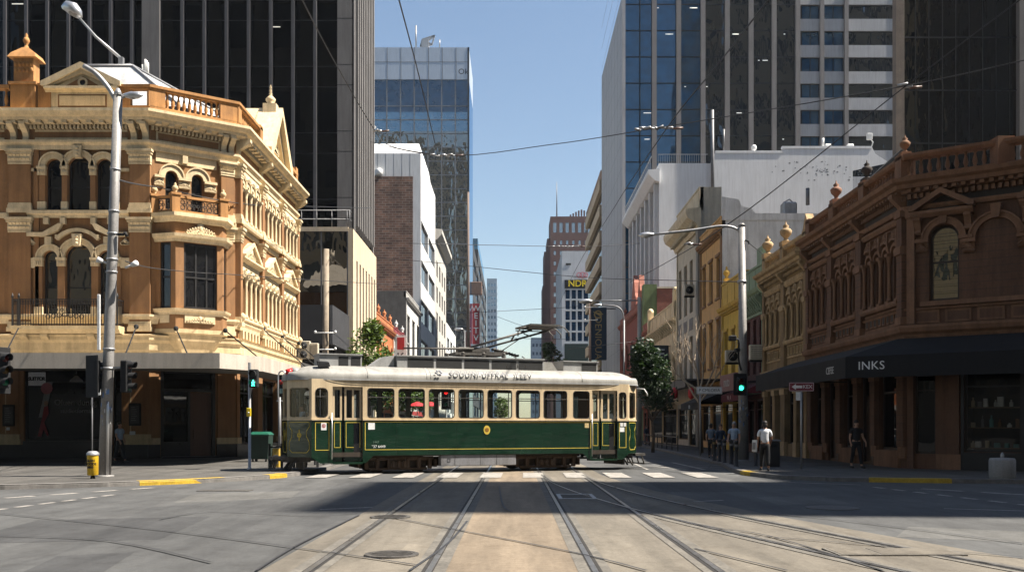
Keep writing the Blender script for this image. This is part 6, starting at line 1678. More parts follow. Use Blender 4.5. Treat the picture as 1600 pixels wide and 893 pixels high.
def tram_win(op, th_, transom=True, depth=.05):
    f = th_.new('window', t_cream if not transom else M('window_rubber', (.05, .045, .04), .6)); f.frame(op, .022, -depth - .02, .004)
    if transom: f.box(op[1] + .02, op[2] - .02, -depth - .01, -.005, 2.755, 2.785)
    p = th_.new('pane', g_tram, f); q = opening(op, .01); p.add([(u, -depth, z) for u, z in q], [tuple(range(len(q)))])
def door(u0, u1):
    m_ = (u0 + .35)
    for a, c, n_ in ((u0 + .02, m_, 1), (m_ + .09, u1 - .02, 2)):
        d = th.new('door', t_cream); g_ = th.new('door_panel', t_green, d); w = .07
        ops = [('r', a + w + (c - a - w) * i / n_, a + (c - a - w) * (i + 1) / n_, 2.02, 3.02) for i in range(n_)]
        d.wall((a, c, 1.93, 3.13), ops, -.1, .04); g_.box(a, c, -.14, -.1, .46, 1.93)
        for op in ops: th.new('door_pane', g_tram, d).box(op[1], op[2], -.13, -.125, op[3], op[4])
        lin.frame(('r', a + .05, c - .05, .95, 1.86), .018, -.1, -.094)
        if n_ == 2: th.new('lower_pane', g_win, d).box((a + c) / 2 + .03, c - .08, -.1, -.092, .6, 1.84)
    th.m('door_gap', m_blackm).box(m_, m_ + .09, -.3, -.2, .42, 3.13)
    th.new('grab_rail', m_alu).tube([(u0 - .03, .05, .55), (u0 - .03, .05, 2.2)], .018, 6)
def side(near):
    L = at_face((XL, -YS), (XR, -YS)) if near else at_face((XR, YS), (XL, YS))
    mir = (lambda u: u) if near else (lambda u: L - u)
    W_ = [o if near else (o[0], L - o[2], L - o[1], *o[3:]) for o in WIN + [ENDW, ENDW2]]
    d1, d2 = ((.74, 1.82), (10.95, 12.05)) if near else ((.5, 1.6), (10.73, 11.81))
    green.wall([(0, .62), (.3, .4), (d1[0], .4), (d1[0], 1.93), (0, 1.93)], [], 0)
    green.wall([(d1[1], .4), (d1[1] + .12, .4), (d1[1] + .4, .66), (d2[0] - .4, .66), (d2[0] - .12, .4), (d2[0], .4), (d2[0], 1.93), (d1[1], 1.93)], [], 0)
    green.wall([(d2[1], .4), (L - .25, .4), (L, .62), (L, 1.93), (d2[1], 1.93)], [], 0)
    for a, c in (d1, d2): green.box(a, c, -.5, .0, .36, .44); cream.box(a, c, -.1, 0, 3.13, 3.4); door(a, c)
    for a, c in ((0, d1[0]), (d1[1], d2[0]), (d2[1], L)): cream.wall((a, c, 1.93, 3.4), [o for o in W_ if a < o[1] < c], 0, .07)
    for o in W_: tram_win(o, th)
    cream.box(d1[1], d2[0], 0, .03, 1.93, 1.985); cream.box(0, d1[0], 0, .03, 1.93, 1.985); cream.box(d2[1], L, 0, .03, 1.93, 1.985)
    lining(d1[1] + .08, d2[0] - .06, .86, 1.88)
    lining(.12, d1[0] - .12, .86, 1.86); lining(d2[1] + .08, L - .1, .86, 1.86)
    for k in range(1, 8): th.m('panel_seam', M('seam_green', (.003, .014, .007), .5)).box(d1[1] + .1 + k * 1.147, d1[1] + .108 + k * 1.147, 0, .003, .67, 1.93)
    for u in [1.9] + [1.99 + 1.147 * k - .075 for k in range(1, 9)]: cream.box(mir(u) - .004, mir(u) + .004, 0, .006, 3.12, 3.38)
side(True); side(False)
# ends: two raked panels and a flat centre
for pts, fl in ((((EL, .6), (EL, -.6), (XL, -YS)), 0), (((XR, -YS), (ER, -.6), (ER, .6)), 1), (((XL, YS), (EL, .6)), 2), (((ER, .6), (XR, YS)), 3)):
    for i in range(len(pts) - 1):
        L = at_face(pts[i], pts[i + 1])
        ops = [('q', .09, L - .09, 2.02, 3.1, .1)]
        cream.wall((0, L, 1.93, 3.4), ops, 0, .07); tram_win(ops[0], th, False)
        green.wall((0, L, .62, 1.93), [], 0); cream.box(0, L, 0, .03, 1.93, 1.985)
        c = L / 2
        P_ = [(.1, .9), (.22, .78), (L - .22, .78), (L - .1, .9), (L - .1, 1.15), (L - .22, 1.35), (L - .22, 1.55), (L - .1, 1.7), (L - .1, 1.86), (.1, 1.86), (.1, 1.7), (.22, 1.55), (.22, 1.35), (.1, 1.15)]
        for a, b_ in zip(P_, P_[1:] + P_[:1]): lin.bar((a[0], .004, a[1]), (b_[0], .004, b_[1]), .008, .02)
        if L > 1.1 or fl == 0: em = th.new('end_emblem', t_gold); em.ring(c, 1.4, .05, .09, 0, .012, 0, 360, 12); em.box(c - .015, c + .015, 0, .012, 1.2, 1.6)
at_world()
# floor, ceiling, bulkheads, seats
OUT = [(EL, -.6), (XL, -YS), (XR, -YS), (ER, -.6), (ER, .6), (XR, YS), (XL, YS), (EL, .6)]
fl = th.m('floor', t_under); fl.prism([(x * .995, y * .97, .62) for x, y in OUT], (0, 0, .16))
th.m('ceiling', M('cream_ceiling', (.42, .36, .27), .7)).poly([(x * .99, y * .98, 3.36) for x, y in OUT])
bk = th.m('bulkhead', t_int)
for x in (-4.35, 4.6):
    bk.box(x - .03, x + .03, -1.3, -.4, .78, 3.36); bk.box(x - .03, x + .03, .4, 1.3, .78, 3.36); bk.box(x - .03, x + .03, -.4, .4, 2.9, 3.36)
for k in range(7):
    for y in (-.85, .85):
        s_ = th.new('seat', t_int); x = -3.6 + k * 1.147; s_.cbox(x - .4, x + .4, y - .42, y + .42, .78, 1.2, .04); s_.cbox(x - .05, x + .05, y - .42, y + .42, 1.2, 1.85, .02)
    th.new('interior_pole', m_alu).tube([(-3.0 + k * 1.147, -.4, .78), (-3.0 + k * 1.147, -.4, 3.36)], .018, 6)
dk = th.new('driver_cabinet', t_lou); dk.box(-6.9, -6.5, -.3, .4, .78, 1.95); dk = th.new('driver_cabinet', t_lou); dk.box(6.5, 7.0, -.4, .3, .78, 1.95)
# roof shell: rounded dome ends
rm = th.m('roof', t_roof); n = 72; V = []; F = []; lev = [(0, 3.38, 1.0), (0, 3.47, 1.0)] + [(f, None, 1.0) for f in (8, 20, 32, 45, 58, 70, 80, 90)]
for f, z, k in lev:
    c_, s_ = math.cos(R(f)), math.sin(R(f))
    iy = c_ ** .75 if f < 90 else .0; ix = 1 - (1 - c_ ** .8 if f < 90 else 1) * .17
    zz = z if z else 3.47 + .47 * s_ ** .85
    for i in range(n):
        a = 2 * math.pi * i / n; ca, sa = math.cos(a), math.sin(a)
        V.append((.075 + math.copysign(abs(ca) ** .2, ca) * 7.09 * ix, math.copysign(abs(sa) ** .571, sa) * 1.42 * iy, zz - (.16 * max(0, abs(ca) ** .2 * 7.09 * ix - 5.9) ** 2 if f > 30 else 0)))
for j in range(len(lev) - 1):
    for i in range(n): F.append((j * n + i, j * n + (i + 1) % n, (j + 1) * n + (i + 1) % n, (j + 1) * n + i))
rm.add(V, F, True); th.m('gutter', t_grey).add([(v[0] * 1.003, v[1] * 1.01, z) for z in (3.36, 3.41) for v in V[:n]], [(i, (i + 1) % n, n + (i + 1) % n, n + i) for i in range(n)])
def roof_at(f):
    c_, s_ = math.cos(R(f)), math.sin(R(f)); return -1.42 * c_ ** .75, 3.47 + .47 * s_ ** .85
sm = th.m('roof_seam', t_grey)
for x in (-4.2, -2.0, -1.85, 1.8, 4.3): sm.tube([(x, roof_at(f)[0] - .004, roof_at(f)[1]) for f in (0, 8, 20, 32, 45, 58, 70)], .008, 4)
# lettering lies on the curve of the roof
y1, z1 = roof_at(5); y2, z2 = roof_at(33); ly, lz = y2 - y1, z2 - z1; ll = math.hypot(ly, lz); ly /= ll; lz /= ll
V_, F_ = text_mb('SOUUNI-UFFRAL  ILEEV', .29, .01, space=1.12, bold=.004)
mid = ((y1 + y2) / 2 - .075, (z1 + z2) / 2 + .05)
th.m('roof_lettering', M('roof_letter', (.16, .16, .17), .6)).add([(.55 + x, mid[0] + y * ly - w * lz, mid[1] + y * lz + w * ly) for x, y, w in V_], F_)
rs = th.m('roof_rosette', M('roof_letter_pale', (.25, .26, .29), .6))
for k in range(6): 
    a = k * 1.047; u, v = -1.55 + .1 * math.cos(a), .09 * math.sin(a); rs.ellip((u, mid[0] + v * ly - .01, mid[1] + v * lz), .05, .02, .04, 6, 4)
# roof boxes with louvres
def lbox(name, x0, x1, y0, z0, z1, n_, w0):
    b_ = th.new(name, t_grey); b_.box(x0, x1, y0, -y0, z0, z1 - .04); b_.box(x0 - .03, x1 + .03, y0 - .05, -y0 + .05, z1 - .04, z1)
    p_ = th.new('louvre', t_lou, b_)
    for k in range(n_): a = w0 + (x1 - w0) * k / n_; p_.box(a + .05, a + (x1 - w0) / n_ - .05, y0 - .008, y0 + .02, z0 + .08, z1 - .1)
lbox('long_louvre_box', -2.95, 2.95, -.72, 3.78, 4.36, 5, -2.6); lbox('roof_box', -5.8, -4.25, -.6, 3.78, 4.36, 2, -5.15); lbox('roof_box', 3.85, 5.35, -.6, 3.78, 4.33, 1, 4.6)
th.m('roof_wedge', t_roof).prism([(2.96, -.7, 3.78), (3.65, -.7, 3.78), (3.3, -.7, 4.25), (2.96, -.7, 4.25)], (0, 1.2, 0)); th.m('roof_hatch', t_grey).prism([(-4.1, -.5, 3.8), (-3.0, -.5, 3.8), (-3.0, -.5, 4.36), (-3.4, -.5, 4.3)], (0, 1, 0))
# current collector
cl = th.m('collector_base', m_iron)
cl.box(-.6, 1.4, -.45, .45, 4.46, 4.56); cl.cbox(-.4, .9, -.2, .2, 4.56, 4.78, .04); cl.box(.7, 1.5, -.3, .3, 4.56, 4.62)
for k in range(6): cl.lathe([(.06, 0), (.11, .05), (.06, .1), (.11, .15), (.05, .2)], (-.7 + k * .42, -.38 if k % 2 else .38, 4.38), 8); 
for k in range(9): cl.tube([(1.0 + k * .12, -.1 + .05 * (k % 3), 4.7 - k * .025), (1.15 + k * .12, -.15, 4.75 - k * .03)], .05, 5)
th.new('parked_pole', m_iron).tube([(.2, -.25, 4.72), (-2.6, -.3, 4.66)], [.045, .035], 6)
am = th.new('collector_arm', m_iron); am.tube([(.1, -.2, 4.78), (2.65, -.2, 5.55)], .05, 6); am.tube([(.55, .15, 4.72), (3.6, .15, 5.6)], .045, 6); am.bar((1.9, -.2, 5.3), (1.9, .15, 5.1), .05, .05); am.tube([(1.3, -.2, 4.62), (2.2, -.1, 5.2)], .02, 5)
hd = th.new('collector_head', m_iron); hd.box(2.35, 3.6, -.85, .85, 5.66, 5.72); hd.tube([(2.4, -.5, 5.62), (2.1, -.5, 5.6), (1.95, -.5, 5.42), (1.95, -.5, 5.25)], .025, 6); hd.tube([(2.6, 0, 5.66), (2.35, 0, 5.6), (2.4, 0, 5.4), (2.7, 0, 5.3)], .025, 6)
for y in (-.8, 0, .8): hd.tube([(3.5, y, 5.7), (3.8, y, 5.62), (4.0, y, 5.42), (4.0, y, 5.28)], .025, 6); hd.bar((2.35, y, 5.6), (3.7, y, 5.6), .04, .04)
for x in (1.3, 1.75, 2.1): 
    th.new('roof_conduit', m_iron).tube([(x, -.55, 4.45), (x + .05, -.68, 4.38), (x + .1, -.72, 4.0)], .022, 6)
# lamps and small fittings
at_world()
lm = th.new('marker_lamp', M('lamp_red', (.5, .02, .02), .3)); lm.tube([(-6.78, -.55, 3.66), (-6.98, -.58, 3.64)], [.15, .11], 12); lm = th.new('lamp_housing', t_grey); lm.tube([(-6.5, -.52, 3.67), (-6.77, -.55, 3.66)], [.12, .17], 12)
sp = th.new('roof_speaker', m_blackm); sp.prism([(-5.9, -1.15, 3.82), (-5.5, -1.15, 3.85), (-5.55, -1.15, 4.0), (-5.95, -1.15, 4.02)], (0, .3, .05))
mr = th.new('mirror_arm', m_whitep); mr.tube([(6.95, -.9, 3.25), (7.15, -1.2, 3.22), (7.25, -1.25, 3.05), (7.3, -1.2, 2.95)], .025, 6)
# underframe, bogies, boxes, fenders
L = at_face((XL, -YS), (XR, -YS))
eb = th.new('equipment_box', t_box); eb.cbox(4.75, 7.75, -.35, -.04, .24, .66, .02); ed = th.new('box_seam', t_lou, eb)
for u in (5.3, 6.3, 6.95): ed.box(u, u + .012, -.045, -.034, .25, .64)
ed.frame(('r', 5.0, 5.12, .38, .52), .012, -.05, -.034)
eb2 = th.new('air_tank', t_under); eb2.tube([(4.6, -.9, .4), (8.0, -.9, .4)], .18, 10)
at_world()
for sx in (-2.95, 2.95):
    bo = th.new('bogie', t_bogie)
    for y in (-.88, .88):
        bo.cbox(sx - 1.35, sx + 1.35, y - .06, y + .06, .46, .6, .02); bo.cbox(sx - 1.1, sx + 1.1, y - .05, y + .05, .1, .2, .02)
        for dx in (-1.2, -.78, -.35, .35, .78, 1.2): bo.cbox(sx + dx - .07, sx + dx + .07, y - .09, y + .08, .14, .56, .02)
        bo.cbox(sx - .3, sx + .3, y - .1, y + .1, .2, .42, .03)
        for dx in (-.22, 0, .22): bo.lathe([(.07, 0), (.09, .06), (.07, .12), (.09, .18), (.07, .24)], (sx + dx, y - .1, .2), 8)
    bo.box(sx - .25, sx + .25, -.9, .9, .35, .62); bo.box(sx - 1.5, sx - 1.4, -.85, .85, .2, .5); bo.box(sx + 1.4, sx + 1.5, -.85, .85, .2, .5)
    for dx in (-.78, .78):
        for y in (-.72, .72):
            wl = th.new('wheel', t_under, bo); wl.tube([(sx + dx, y - .06, .34), (sx + dx, y + .06, .34)], .34, 20, False); wl.tube([(sx + dx, y - .11 * (1 if y < 0 else -1), .34), (sx + dx, y, .34)], .12, 10)
for s_ in (-1, 1):
    fd = th.new('fender', m_iron); x = s_ * 7.0
    fd.box(min(x, x + s_ * .45), max(x, x + s_ * .45), -.75, .75, .52, .62)
    for y in (-.7, -.25, .25, .7): fd.tube([(x + s_ * .3, y, .55), (x + s_ * .42, y, .18)], .03, 6); fd.tube([(x - s_ * .4, y, .55), (x - s_ * .1, y, .14)], .035, 6)
    fd.bar((x + s_ * .42, -.75, .2), (x + s_ * .42, .75, .2), .04, .05); fd.bar((x - s_ * .6, -.9, .3), (x - s_ * .6, .9, .3), .06, .25)
    fd.box(min(x - s_ * .9, x), max(x - s_ * .9, x), -.5, .5, .42, .66)
# notices, medallion, number
L = at_face((XL, -YS), (XR, -YS))
for u0, u1, z0, z1, m_ in ((.33, .52, 1.58, 1.84, m_whitep), (2.02, 2.26, 1.6, 1.84, m_whitep), (10.62, 10.82, 1.66, 1.84, M('buff_notice', (.55, .42, .2), .6)), (12.18, 12.3, 1.72, 1.86, m_whitep), (12.33, 12.44, 1.72, 1.86, m_whitep), (12.16, 12.36, 1.5, 1.68, m_whitep)):
    th.new('notice', m_).box(u0, u1, .002, .008, z0, z1)
rg = th.new('notice_ring', m_red); rg.ring(.425, 1.73, .045, .065, .008, .012, 0, 360, 12); rg.bar((.39, .011, 1.77), (.46, .011, 1.69), .01, .012)
md = th.new('medallion', t_gold); md.fprism([(6.55 + .13 * math.cos(k * .349), 1.58 + .17 * math.sin(k * .349)) for k in range(18)], .002, .016); md2 = th.new('medallion_centre', M('medallion_brown', (.2, .08, .02), .4), md); md2.ring(6.55, 1.58, .04, .08, .016, .02, 0, 360, 10); md2.box(6.53, 6.57, .016, .021, 1.52, 1.64)
nb = th.new('fleet_number', m_whitep); put_text(nb, '"37 6449', 2.4, .008, .98, .14, depth=.004)
nb2 = th.new('faded_number', M('faded_paint', (.10, .16, .12), .5)); put_text(nb2, '1447', 2.3, .007, 1.14, .12, depth=.004)
at_world(); th.done()
# ================================================================== poles, lamps, signals, signs, street furniture
FP = .13
def lamp_head(th, a, d, k=1.0, name='lamp_head'):
    """cobra-head lantern pointing along d from point a"""
    a = Vector(a); d = Vector(d).normalized()
    h = th.new(name, m_alu); h.tube([tuple(a + d * t * k) for t in (-.05, .1, .35, .65, .85)], [.05 * k, .1 * k, .16 * k, .14 * k, .04 * k], 10)
    l = th.new('lens', M('lamp_lens', (.3, .28, .25), .3), h); l.tube([tuple(a + d * t * k + Vector((0, 0, -.07 * k))) for t in (.25, .45, .65)], [.06 * k, .11 * k, .05 * k], 8)
def stickers(th, x, y, z0, z1, r, n, seed):
    rn = random.Random(seed)
    for c in ((.10, .2, .42), (.5, .5, .5), (.08, .09, .12)):
        for k in range(n):
            s = th.new('sticker', M('sticker%.2f' % c[0], c, .6))
            a = rn.uniform(-2.9, -.3); z = rn.uniform(z0, z1); w, h = rn.uniform(.1, .3), rn.uniform(.06, .16)
            P_ = [(x + (r + .006) * math.cos(a + t * w), y + (r + .006) * math.sin(a + t * w), z + q) for t, q in ((0, 0), (.5, 0), (1, 0), (1, h), (.5, h), (0, h))]
            s.poly(P_)
def signal(label, x, y, zc, rot, lit=None, n=3, board=True, group=None, ped=False, arm=None, pole=None):
    """traffic signal head: housing, hooded lenses, backing board; faces -y before rotation"""
    th = Thing('traffic_signal', label, 'traffic light', (x, y, zc), group)
    if pole: 
        at_world(); p_ = th.m('pole', m_galv); p_.lathe([(.09, 0), (.09, .05), (.055, .06), (.055, zc + .6 - FP)], (pole[0], pole[1], FP), 10)
    if arm:
        at_world(); th.m('bracket', m_galv).bar((x, y, zc + .3), arm, .06, .06)
    at_world(x, y, zc, rot); H = .34 * n
    hs = th.m('housing', m_blackm); hs.cbox(-.16, .16, -.12, .12, -H / 2, H / 2, .03)
    if board: th.m('backing_board', m_blackm).cbox(-.3, .3, .08, .11, -H / 2 - .16, H / 2 + .16, .012)
    cols = {0: ('red', (.6, .01, .01)), 1: ('amber', (.6, .3, .01)), 2: ('green', (.02, .85, .45))}
    for k in range(n):
        c = k if n == 3 else (0 if k == 0 else 2)
        z = H / 2 - .17 - .34 * k; on = lit == c
        base = cols[c][1]
        if ped: 
            th.new('lens', M('dead_lens', (.02, .02, .022), .3)).box(-.12, .12, -.128, -.12, z - .12, z + .12)
            if on:
                g_ = th.new('green_figure', lamp_mat('signal_green', (.05, .95, .6), 3)); g_.ellip((0, -.135, z + .085), .028, .01, .028, 8, 6)
                for a, b_, w in (((0, z + .06), (0, z - .02), .05), ((0, z - .01), (-.05, z - .11), .028), ((0, z - .01), (.045, z - .11), .028), ((0, z + .05), (-.06, z - .0), .022), ((0, z + .05), (.06, z + .01), .022)): g_.bar((a[0], -.135, a[1]), (b_[0], -.135, b_[1]), .012, w)
        else:
            m_ = lamp_mat('lit_' + cols[c][0], base, 3.2 if c == 2 else 1.2) if on else M('lens_' + cols[c][0], sc(base, .14), .3)
            th.new('lens', m_).tube([(0, -.118, z), (0, -.13, z)], .105, 16)
        v = th.new('visor', m_blackm)
        V = []; F = []
        for i in range(11):
            a = R(-30 + 24 * i)
            V += [(.125 * math.cos(a), -.12, z + .125 * math.sin(a)), (.125 * math.cos(a), -.36 + .05 * (1 - math.sin(a)), z + .125 * math.sin(a))]
        v.add(V, [(2 * i, 2 * i + 1, 2 * i + 3, 2 * i + 2) for i in range(10)], True)
    at_world(); th.done()

# tall lamp pole at the left corner
D = 30.7; bx, tx, zt = XX(163, D), XX(184.5, D), ZZ(148, D)
th = Thing('street_lamp', 'tall tapered grey steel pole with stickers and a lamp at the left corner kerb', 'street lamp', (bx, D, FP))
pl = th.m('pole', M('weathered_pole', (.26, .25, .24), .6, .15, 2.5, .3, .15, .1, .3)); pl.tube([(bx, D, FP), (bx + (tx - bx) * .33, D, 4.2), (bx + (tx - bx) * .66, D, 8.2), (tx, D, zt)], [.2, .168, .155, .14], 14); pl.lathe([(.3, 0), (.3, .04), (.24, .05)], (bx, D, FP), 12)
def pole_x(z): return bx + (tx - bx) * (z - FP) / (zt - FP)
bn = th.m('clamp', m_galv)
for py in (265, 330, 365, 405, 425, 545, 575): z = ZZ(py, D); bn.tube([(pole_x(z), D, z - .03), (pole_x(z), D, z + .03)], .205 - .004 * z, 14)
ar = th.m('curved_arm', m_galv); ar.tube([tuple(p) for p in smooth_path([PP(186, 190, D), PP(184, 165, D), PP(170, 138, D), PP(150, 115, D), PP(131, 103, D)], 5)], .075, 8)
lamp_head(th, PP(193, 149, D), (1, -.1, -.03), .75); th.m('short_arm', m_galv).tube([(tx, D, zt - .15), PP(196, 149, D)], .06, 8); th.m('cap', m_galv).tube([(tx, D, zt - .05), (tx, D, zt + .2)], [.16, .05], 10)
for a, c in (((152, 405), (172, 413)), ((213, 411), (196, 418))):
    fl_ = th.new('floodlight', m_whitep); fl_.tube([PP(*a, D - .2), PP(a[0] + (c[0] - a[0]) * .4, a[1] + (c[1] - a[1]) * .4, D - .1)], [.1, .07], 8); fl_.tube([PP(a[0] + (c[0] - a[0]) * .4, a[1] + (c[1] - a[1]) * .4, D - .1), PP(*c, D)], .035, 6)
th.new('wire_hook', m_blackm).tube([PP(184, 366, D - .1), PP(192, 366, D - .1), PP(196, 364, D - .1), PP(198, 369, D - .1)], .05, 6)
th.new('strip_plate', m_whitep).cbox(XX(159, D), XX(163.5, D), D - .35, D - .3, ZZ(548, D), ZZ(462, D), .01)
th.new('conduit', m_alu).tube([(bx + .15, D - .15, FP), (bx + .18, D - .15, 2.2), (bx + .15, D - .1, 2.6)], .05, 6)
stickers(th, pole_x(2.3), D, 1.7, 2.9, .182, 9, 3); th.done()
signal('black signal head seen from behind on the left side of the tall stickered pole', XX(150, D), D - .1, ZZ(588, D), R(150), None, 3, True, None, False, (bx, D, ZZ(575, D)))
signal('black hooded signal head seen from the side on the right of the tall stickered pole', XX(199, D), D - .1, ZZ(588, D), R(80), None, 3, False, None, False, (bx, D, ZZ(575, D)))
signal('black signal head cut by the picture edge beside the ornate corner building', XX(4, 27.5), 27.5, ZZ(578, 27.5), R(60), None, 3, True, None, False, None, (XX(-14, 27.5), 27.5))
x, y = XX(390, 35.9), 35.9
signal('pedestrian signal with a lit green walking figure on a slim pole beside the green bin', x + .18, y - .05, ZZ(591, 35.9), 0, 2, 2, False, None, True, (x, y, ZZ(620, 35.9)), (x, y))
th = Thing('push_button', 'yellow push button box on the slim pedestrian signal pole', 'button box', (x, y - .06, 2.2)); th.m('box', M('button_yellow', (.7, .5, .02), .4)).cbox(x - .08, x + .08, y - .14, y - .056, 2.1, 2.42, .015); th.m('button', m_alu).tube([(x, y - .14, 2.24), (x, y - .16, 2.24)], .035, 10); th.done()
signal('lit green traffic signal on the right corner lamp pole', XX(1157, 44), 44, ZZ(600, 44), 0, 2, 2, True, None, False, (XX(1162, 44.7), 44.7, ZZ(590, 44)))
x, y = XX(437, 38.4), 38.4
th = Thing('signal_frame', 'pale rounded metal frame with a red lamp on a post beside the tram front', 'traffic light', (x, y, FP)); th.m('post', m_grey).tube([(x, y, FP), (x, y, 2.9)], .06, 8)
fr = th.m('frame', m_alu); fr.tube([(x - .12, y, 2.75), (x + .25, y, 2.75)], .03, 6); fr.tube(smooth_path([(x - .05, y, 2.75), (x - .05, y, 3.7), (x + .02, y, 3.92), (x + .18, y, 3.92), (x + .25, y, 3.7), (x + .25, y, 2.75)], 4), .03, 6)
at_world(x + .1, y, 3.3); th.m('housing', m_blackm).cbox(-.13, .13, 0, .16, -.5, .5, .02); th.m('red_lens', M('lens_red_dim', (.3, .02, .02), .3)).tube([(-.04, -.01, .2), (-.04, 0, .2)], .1, 12); th.m('pale_lens', M('lens_pale', (.2, .3, .28), .3)).box(-.1, .12, -.01, 0, -.25, -.05); at_world(); th.done()
# right corner lamp pole
D = 44.7; bx = XX(1162, D); tx = XX(1159, D); zt = ZZ(353, D)
th = Thing('street_lamp', 'tall grey steel pole with a long lamp arm at the right corner kerb', 'street lamp', (bx, D, FP))
pl = th.m('pole', MATS['weathered_pole']); pl.tube([(bx, D, FP), (tx, D, zt)], [.24, .15], 14); pl.lathe([(.32, 0), (.32, .04), (.27, .05)], (bx, D, FP), 12); pl.tube([(tx, D, zt), (tx, D, zt + .12)], [.18, .1], 10)
th.m('lamp_arm', m_galv).tube(smooth_path([(tx, D, zt - .35), (tx - .35, D, zt - .08), (tx - 1.0, D, zt), (XX(1085, D), D, ZZ(359, D)), (XX(1022, D), D, ZZ(366, D))], 4), .06, 8); lamp_head(th, PP(1022, 366, D), (-1, 0, -.06), .85)
th.m('clamp', m_galv).tube([(tx, D, ZZ(442, D)), (tx, D, ZZ(438, D))], .22, 12); stickers(th, bx, D, 1.6, 2.9, .245, 8, 8)
th.m('hook', m_blackm).tube([PP(1164, 375, D - .1), PP(1170, 377, D - .1), PP(1170, 381, D - .1)], .04, 6); th.done()
th = Thing('security_light', 'black security floodlight and bracket fixed to the right corner lamp pole', 'floodlight', PP(1145, 528, 44)); b_ = th.m('lamp_body', m_blackm); b_.cbox(XX(1139, 44), XX(1150, 44), 43.8, 44.2, ZZ(532, 44), ZZ(524, 44), .04); th.m('bracket', m_blackm).tube(smooth_path([PP(1148, 530, 44), PP(1154, 532, 44.2), PP(1154, 560, 44.3), PP(1158, 578, 44.5)], 4), .05, 6); th.m('bracket', m_blackm).cbox(XX(1151, 44), XX(1158, 44), 44.1, 44.5, ZZ(549, 44), ZZ(543, 44), .03); th.done()
D = 80; bx = XX(999, D)
th = Thing('street_lamp', 'pale lamp pole with a flat arm in front of the red gabled shop', 'street lamp', (bx, D, FP)); th.m('pole', M('cream_pole', (.42, .40, .34), .6)).tube([(bx, D, FP), (bx, D, ZZ(464, D))], [.2, .16], 10); th.m('lamp_arm', m_galv).tube([(bx, D, ZZ(469, D)), (XX(925, D), D, ZZ(470, D))], .06, 6); lamp_head(th, (XX(925, D), D, ZZ(470, D)), (-1, 0, -.03), 1.3); th.done()
D = 100; bx = XX(975, D)
th = Thing('street_lamp', 'slender grey pole with a curved bracket beside the blue vertical banner', 'street lamp', (bx, D, FP)); th.m('pole', m_grey).tube([(bx, D, FP), (bx, D, ZZ(500, D))], .1, 8); th.m('curved_arm', m_grey).tube(smooth_path([(bx, D, ZZ(502, D)), PP(972, 486, D), PP(962, 478, D), PP(940, 476, D)], 4), .08, 6); lamp_head(th, PP(940, 476, D), (-1, 0, -.05), 1.0); th.done()
D = 118; bx = XX(726, 150)
th = Thing('street_lamp', 'small far lamp on the left side of the street by the mirrored tower', 'street lamp', (bx, 150, FP)); th.m('pole', m_grey).tube([(bx, 150, FP), (bx, 150, ZZ(516, 150))], .12, 8); th.m('lamp_arm', m_grey).tube([PP(726, 516, 150), PP(722, 514, 150)], .08, 6); lamp_head(th, PP(723, 514, 150), (-1, 0, -.03), 1.6); th.done()
for px, D, zt, r_, lab, mt in ((507, 72, 389, .27, 'old grey timber power pole rising behind the front of the tram', m_wood), (922, 120, 468, .22, 'thin brown utility pole beside the blue vertical banner', M('brown_pole', (.16, .115, .09), .85))):
    x = XX(px, D); th = Thing('utility_pole', lab, 'pole', (x, D, FP)); th.m('pole', mt).tube([(x, D, FP), (x + (.15 if px < 600 else 0), D, ZZ(zt, D))], [r_, r_ * .75], 12); ins = th.m('insulator', m_whitep)
    for py in (520, 546) if px < 600 else (480, 500): ins.tube([(x - .7, D - .2, ZZ(py, D)), (x + .9, D - .2, ZZ(py, D))], .05, 6); ins.ellip((x - .65, D - .2, ZZ(py, D) + .06), .1, .1, .12, 8, 6); ins.ellip((x + .85, D - .2, ZZ(py, D) + .06), .1, .1, .12, 8, 6)
    th.done()
# signs
D = 36.4; x = XX(1252, D)
th = Thing('direction_sign', 'maroon one way sign with a white arrow before the brown building', 'sign', (x, D, FP)); th.m('pole', m_galv).tube([(x, D, FP), (x, D, ZZ(597, D))], .04, 8); b_ = th.m('board', M('maroon_sign', (.16, .012, .025), .5)); x0, x1, z0, z1 = XX(1232, D), XX(1271, D), ZZ(611, D), ZZ(597, D)
b_.cbox(x0, x1, D - .07, D - .045, z0, z1, .005); wt = th.m('border', m_whitep); at_face((x0, D - .071), (x1, D - .071)); w_ = x1 - x0; wt.frame(('r', .015, w_ - .015, z0 + .015, z1 - .015), .012, 0, .004); zc = (z0 + z1) / 2
th.m('arrow', m_whitep).fprism([(.1, zc), (.26, zc + .11), (.26, zc + .05), (.5, zc + .05), (.5, zc - .05), (.26, zc - .05), (.26, zc - .11)], 0, .005); put_text(th.m('lettering', m_whitep), 'KEX', .7, .004, zc, .2, depth=.004, space=.95); at_world()
th.m('small_plate', m_whitep).cbox(x - .22, x - .05, D - .06, D - .045, ZZ(625, D), ZZ(612, D), .003); th.done()
D = 52; x = XX(1094, D)
th = Thing('street_sign', 'white street name sign with black lettering in front of the bare tree', 'sign', (x, D, FP)); th.m('pole', m_galv).tube([(x, D, FP), (x, D, ZZ(603, D))], .04, 8); x0, x1, z0, z1 = XX(1088, D), XX(1128, D), ZZ(615, D), ZZ(604, D); th.m('board', m_whitep).cbox(x0, x1, D - .08, D - .05, z0, z1, .005); at_face((x0, D - .081), (x1, D - .081)); put_text(th.m('lettering', m_black), 'P CMLOEIA', (x1 - x0) / 2, .004, (z0 + z1) / 2, .23, depth=.004); th.m('border', m_black).frame(('r', .02, x1 - x0 - .02, z0 + .02, z1 - .02), .012, 0, .004); at_world(); th.done()
D = 34; x = XX(144, D)
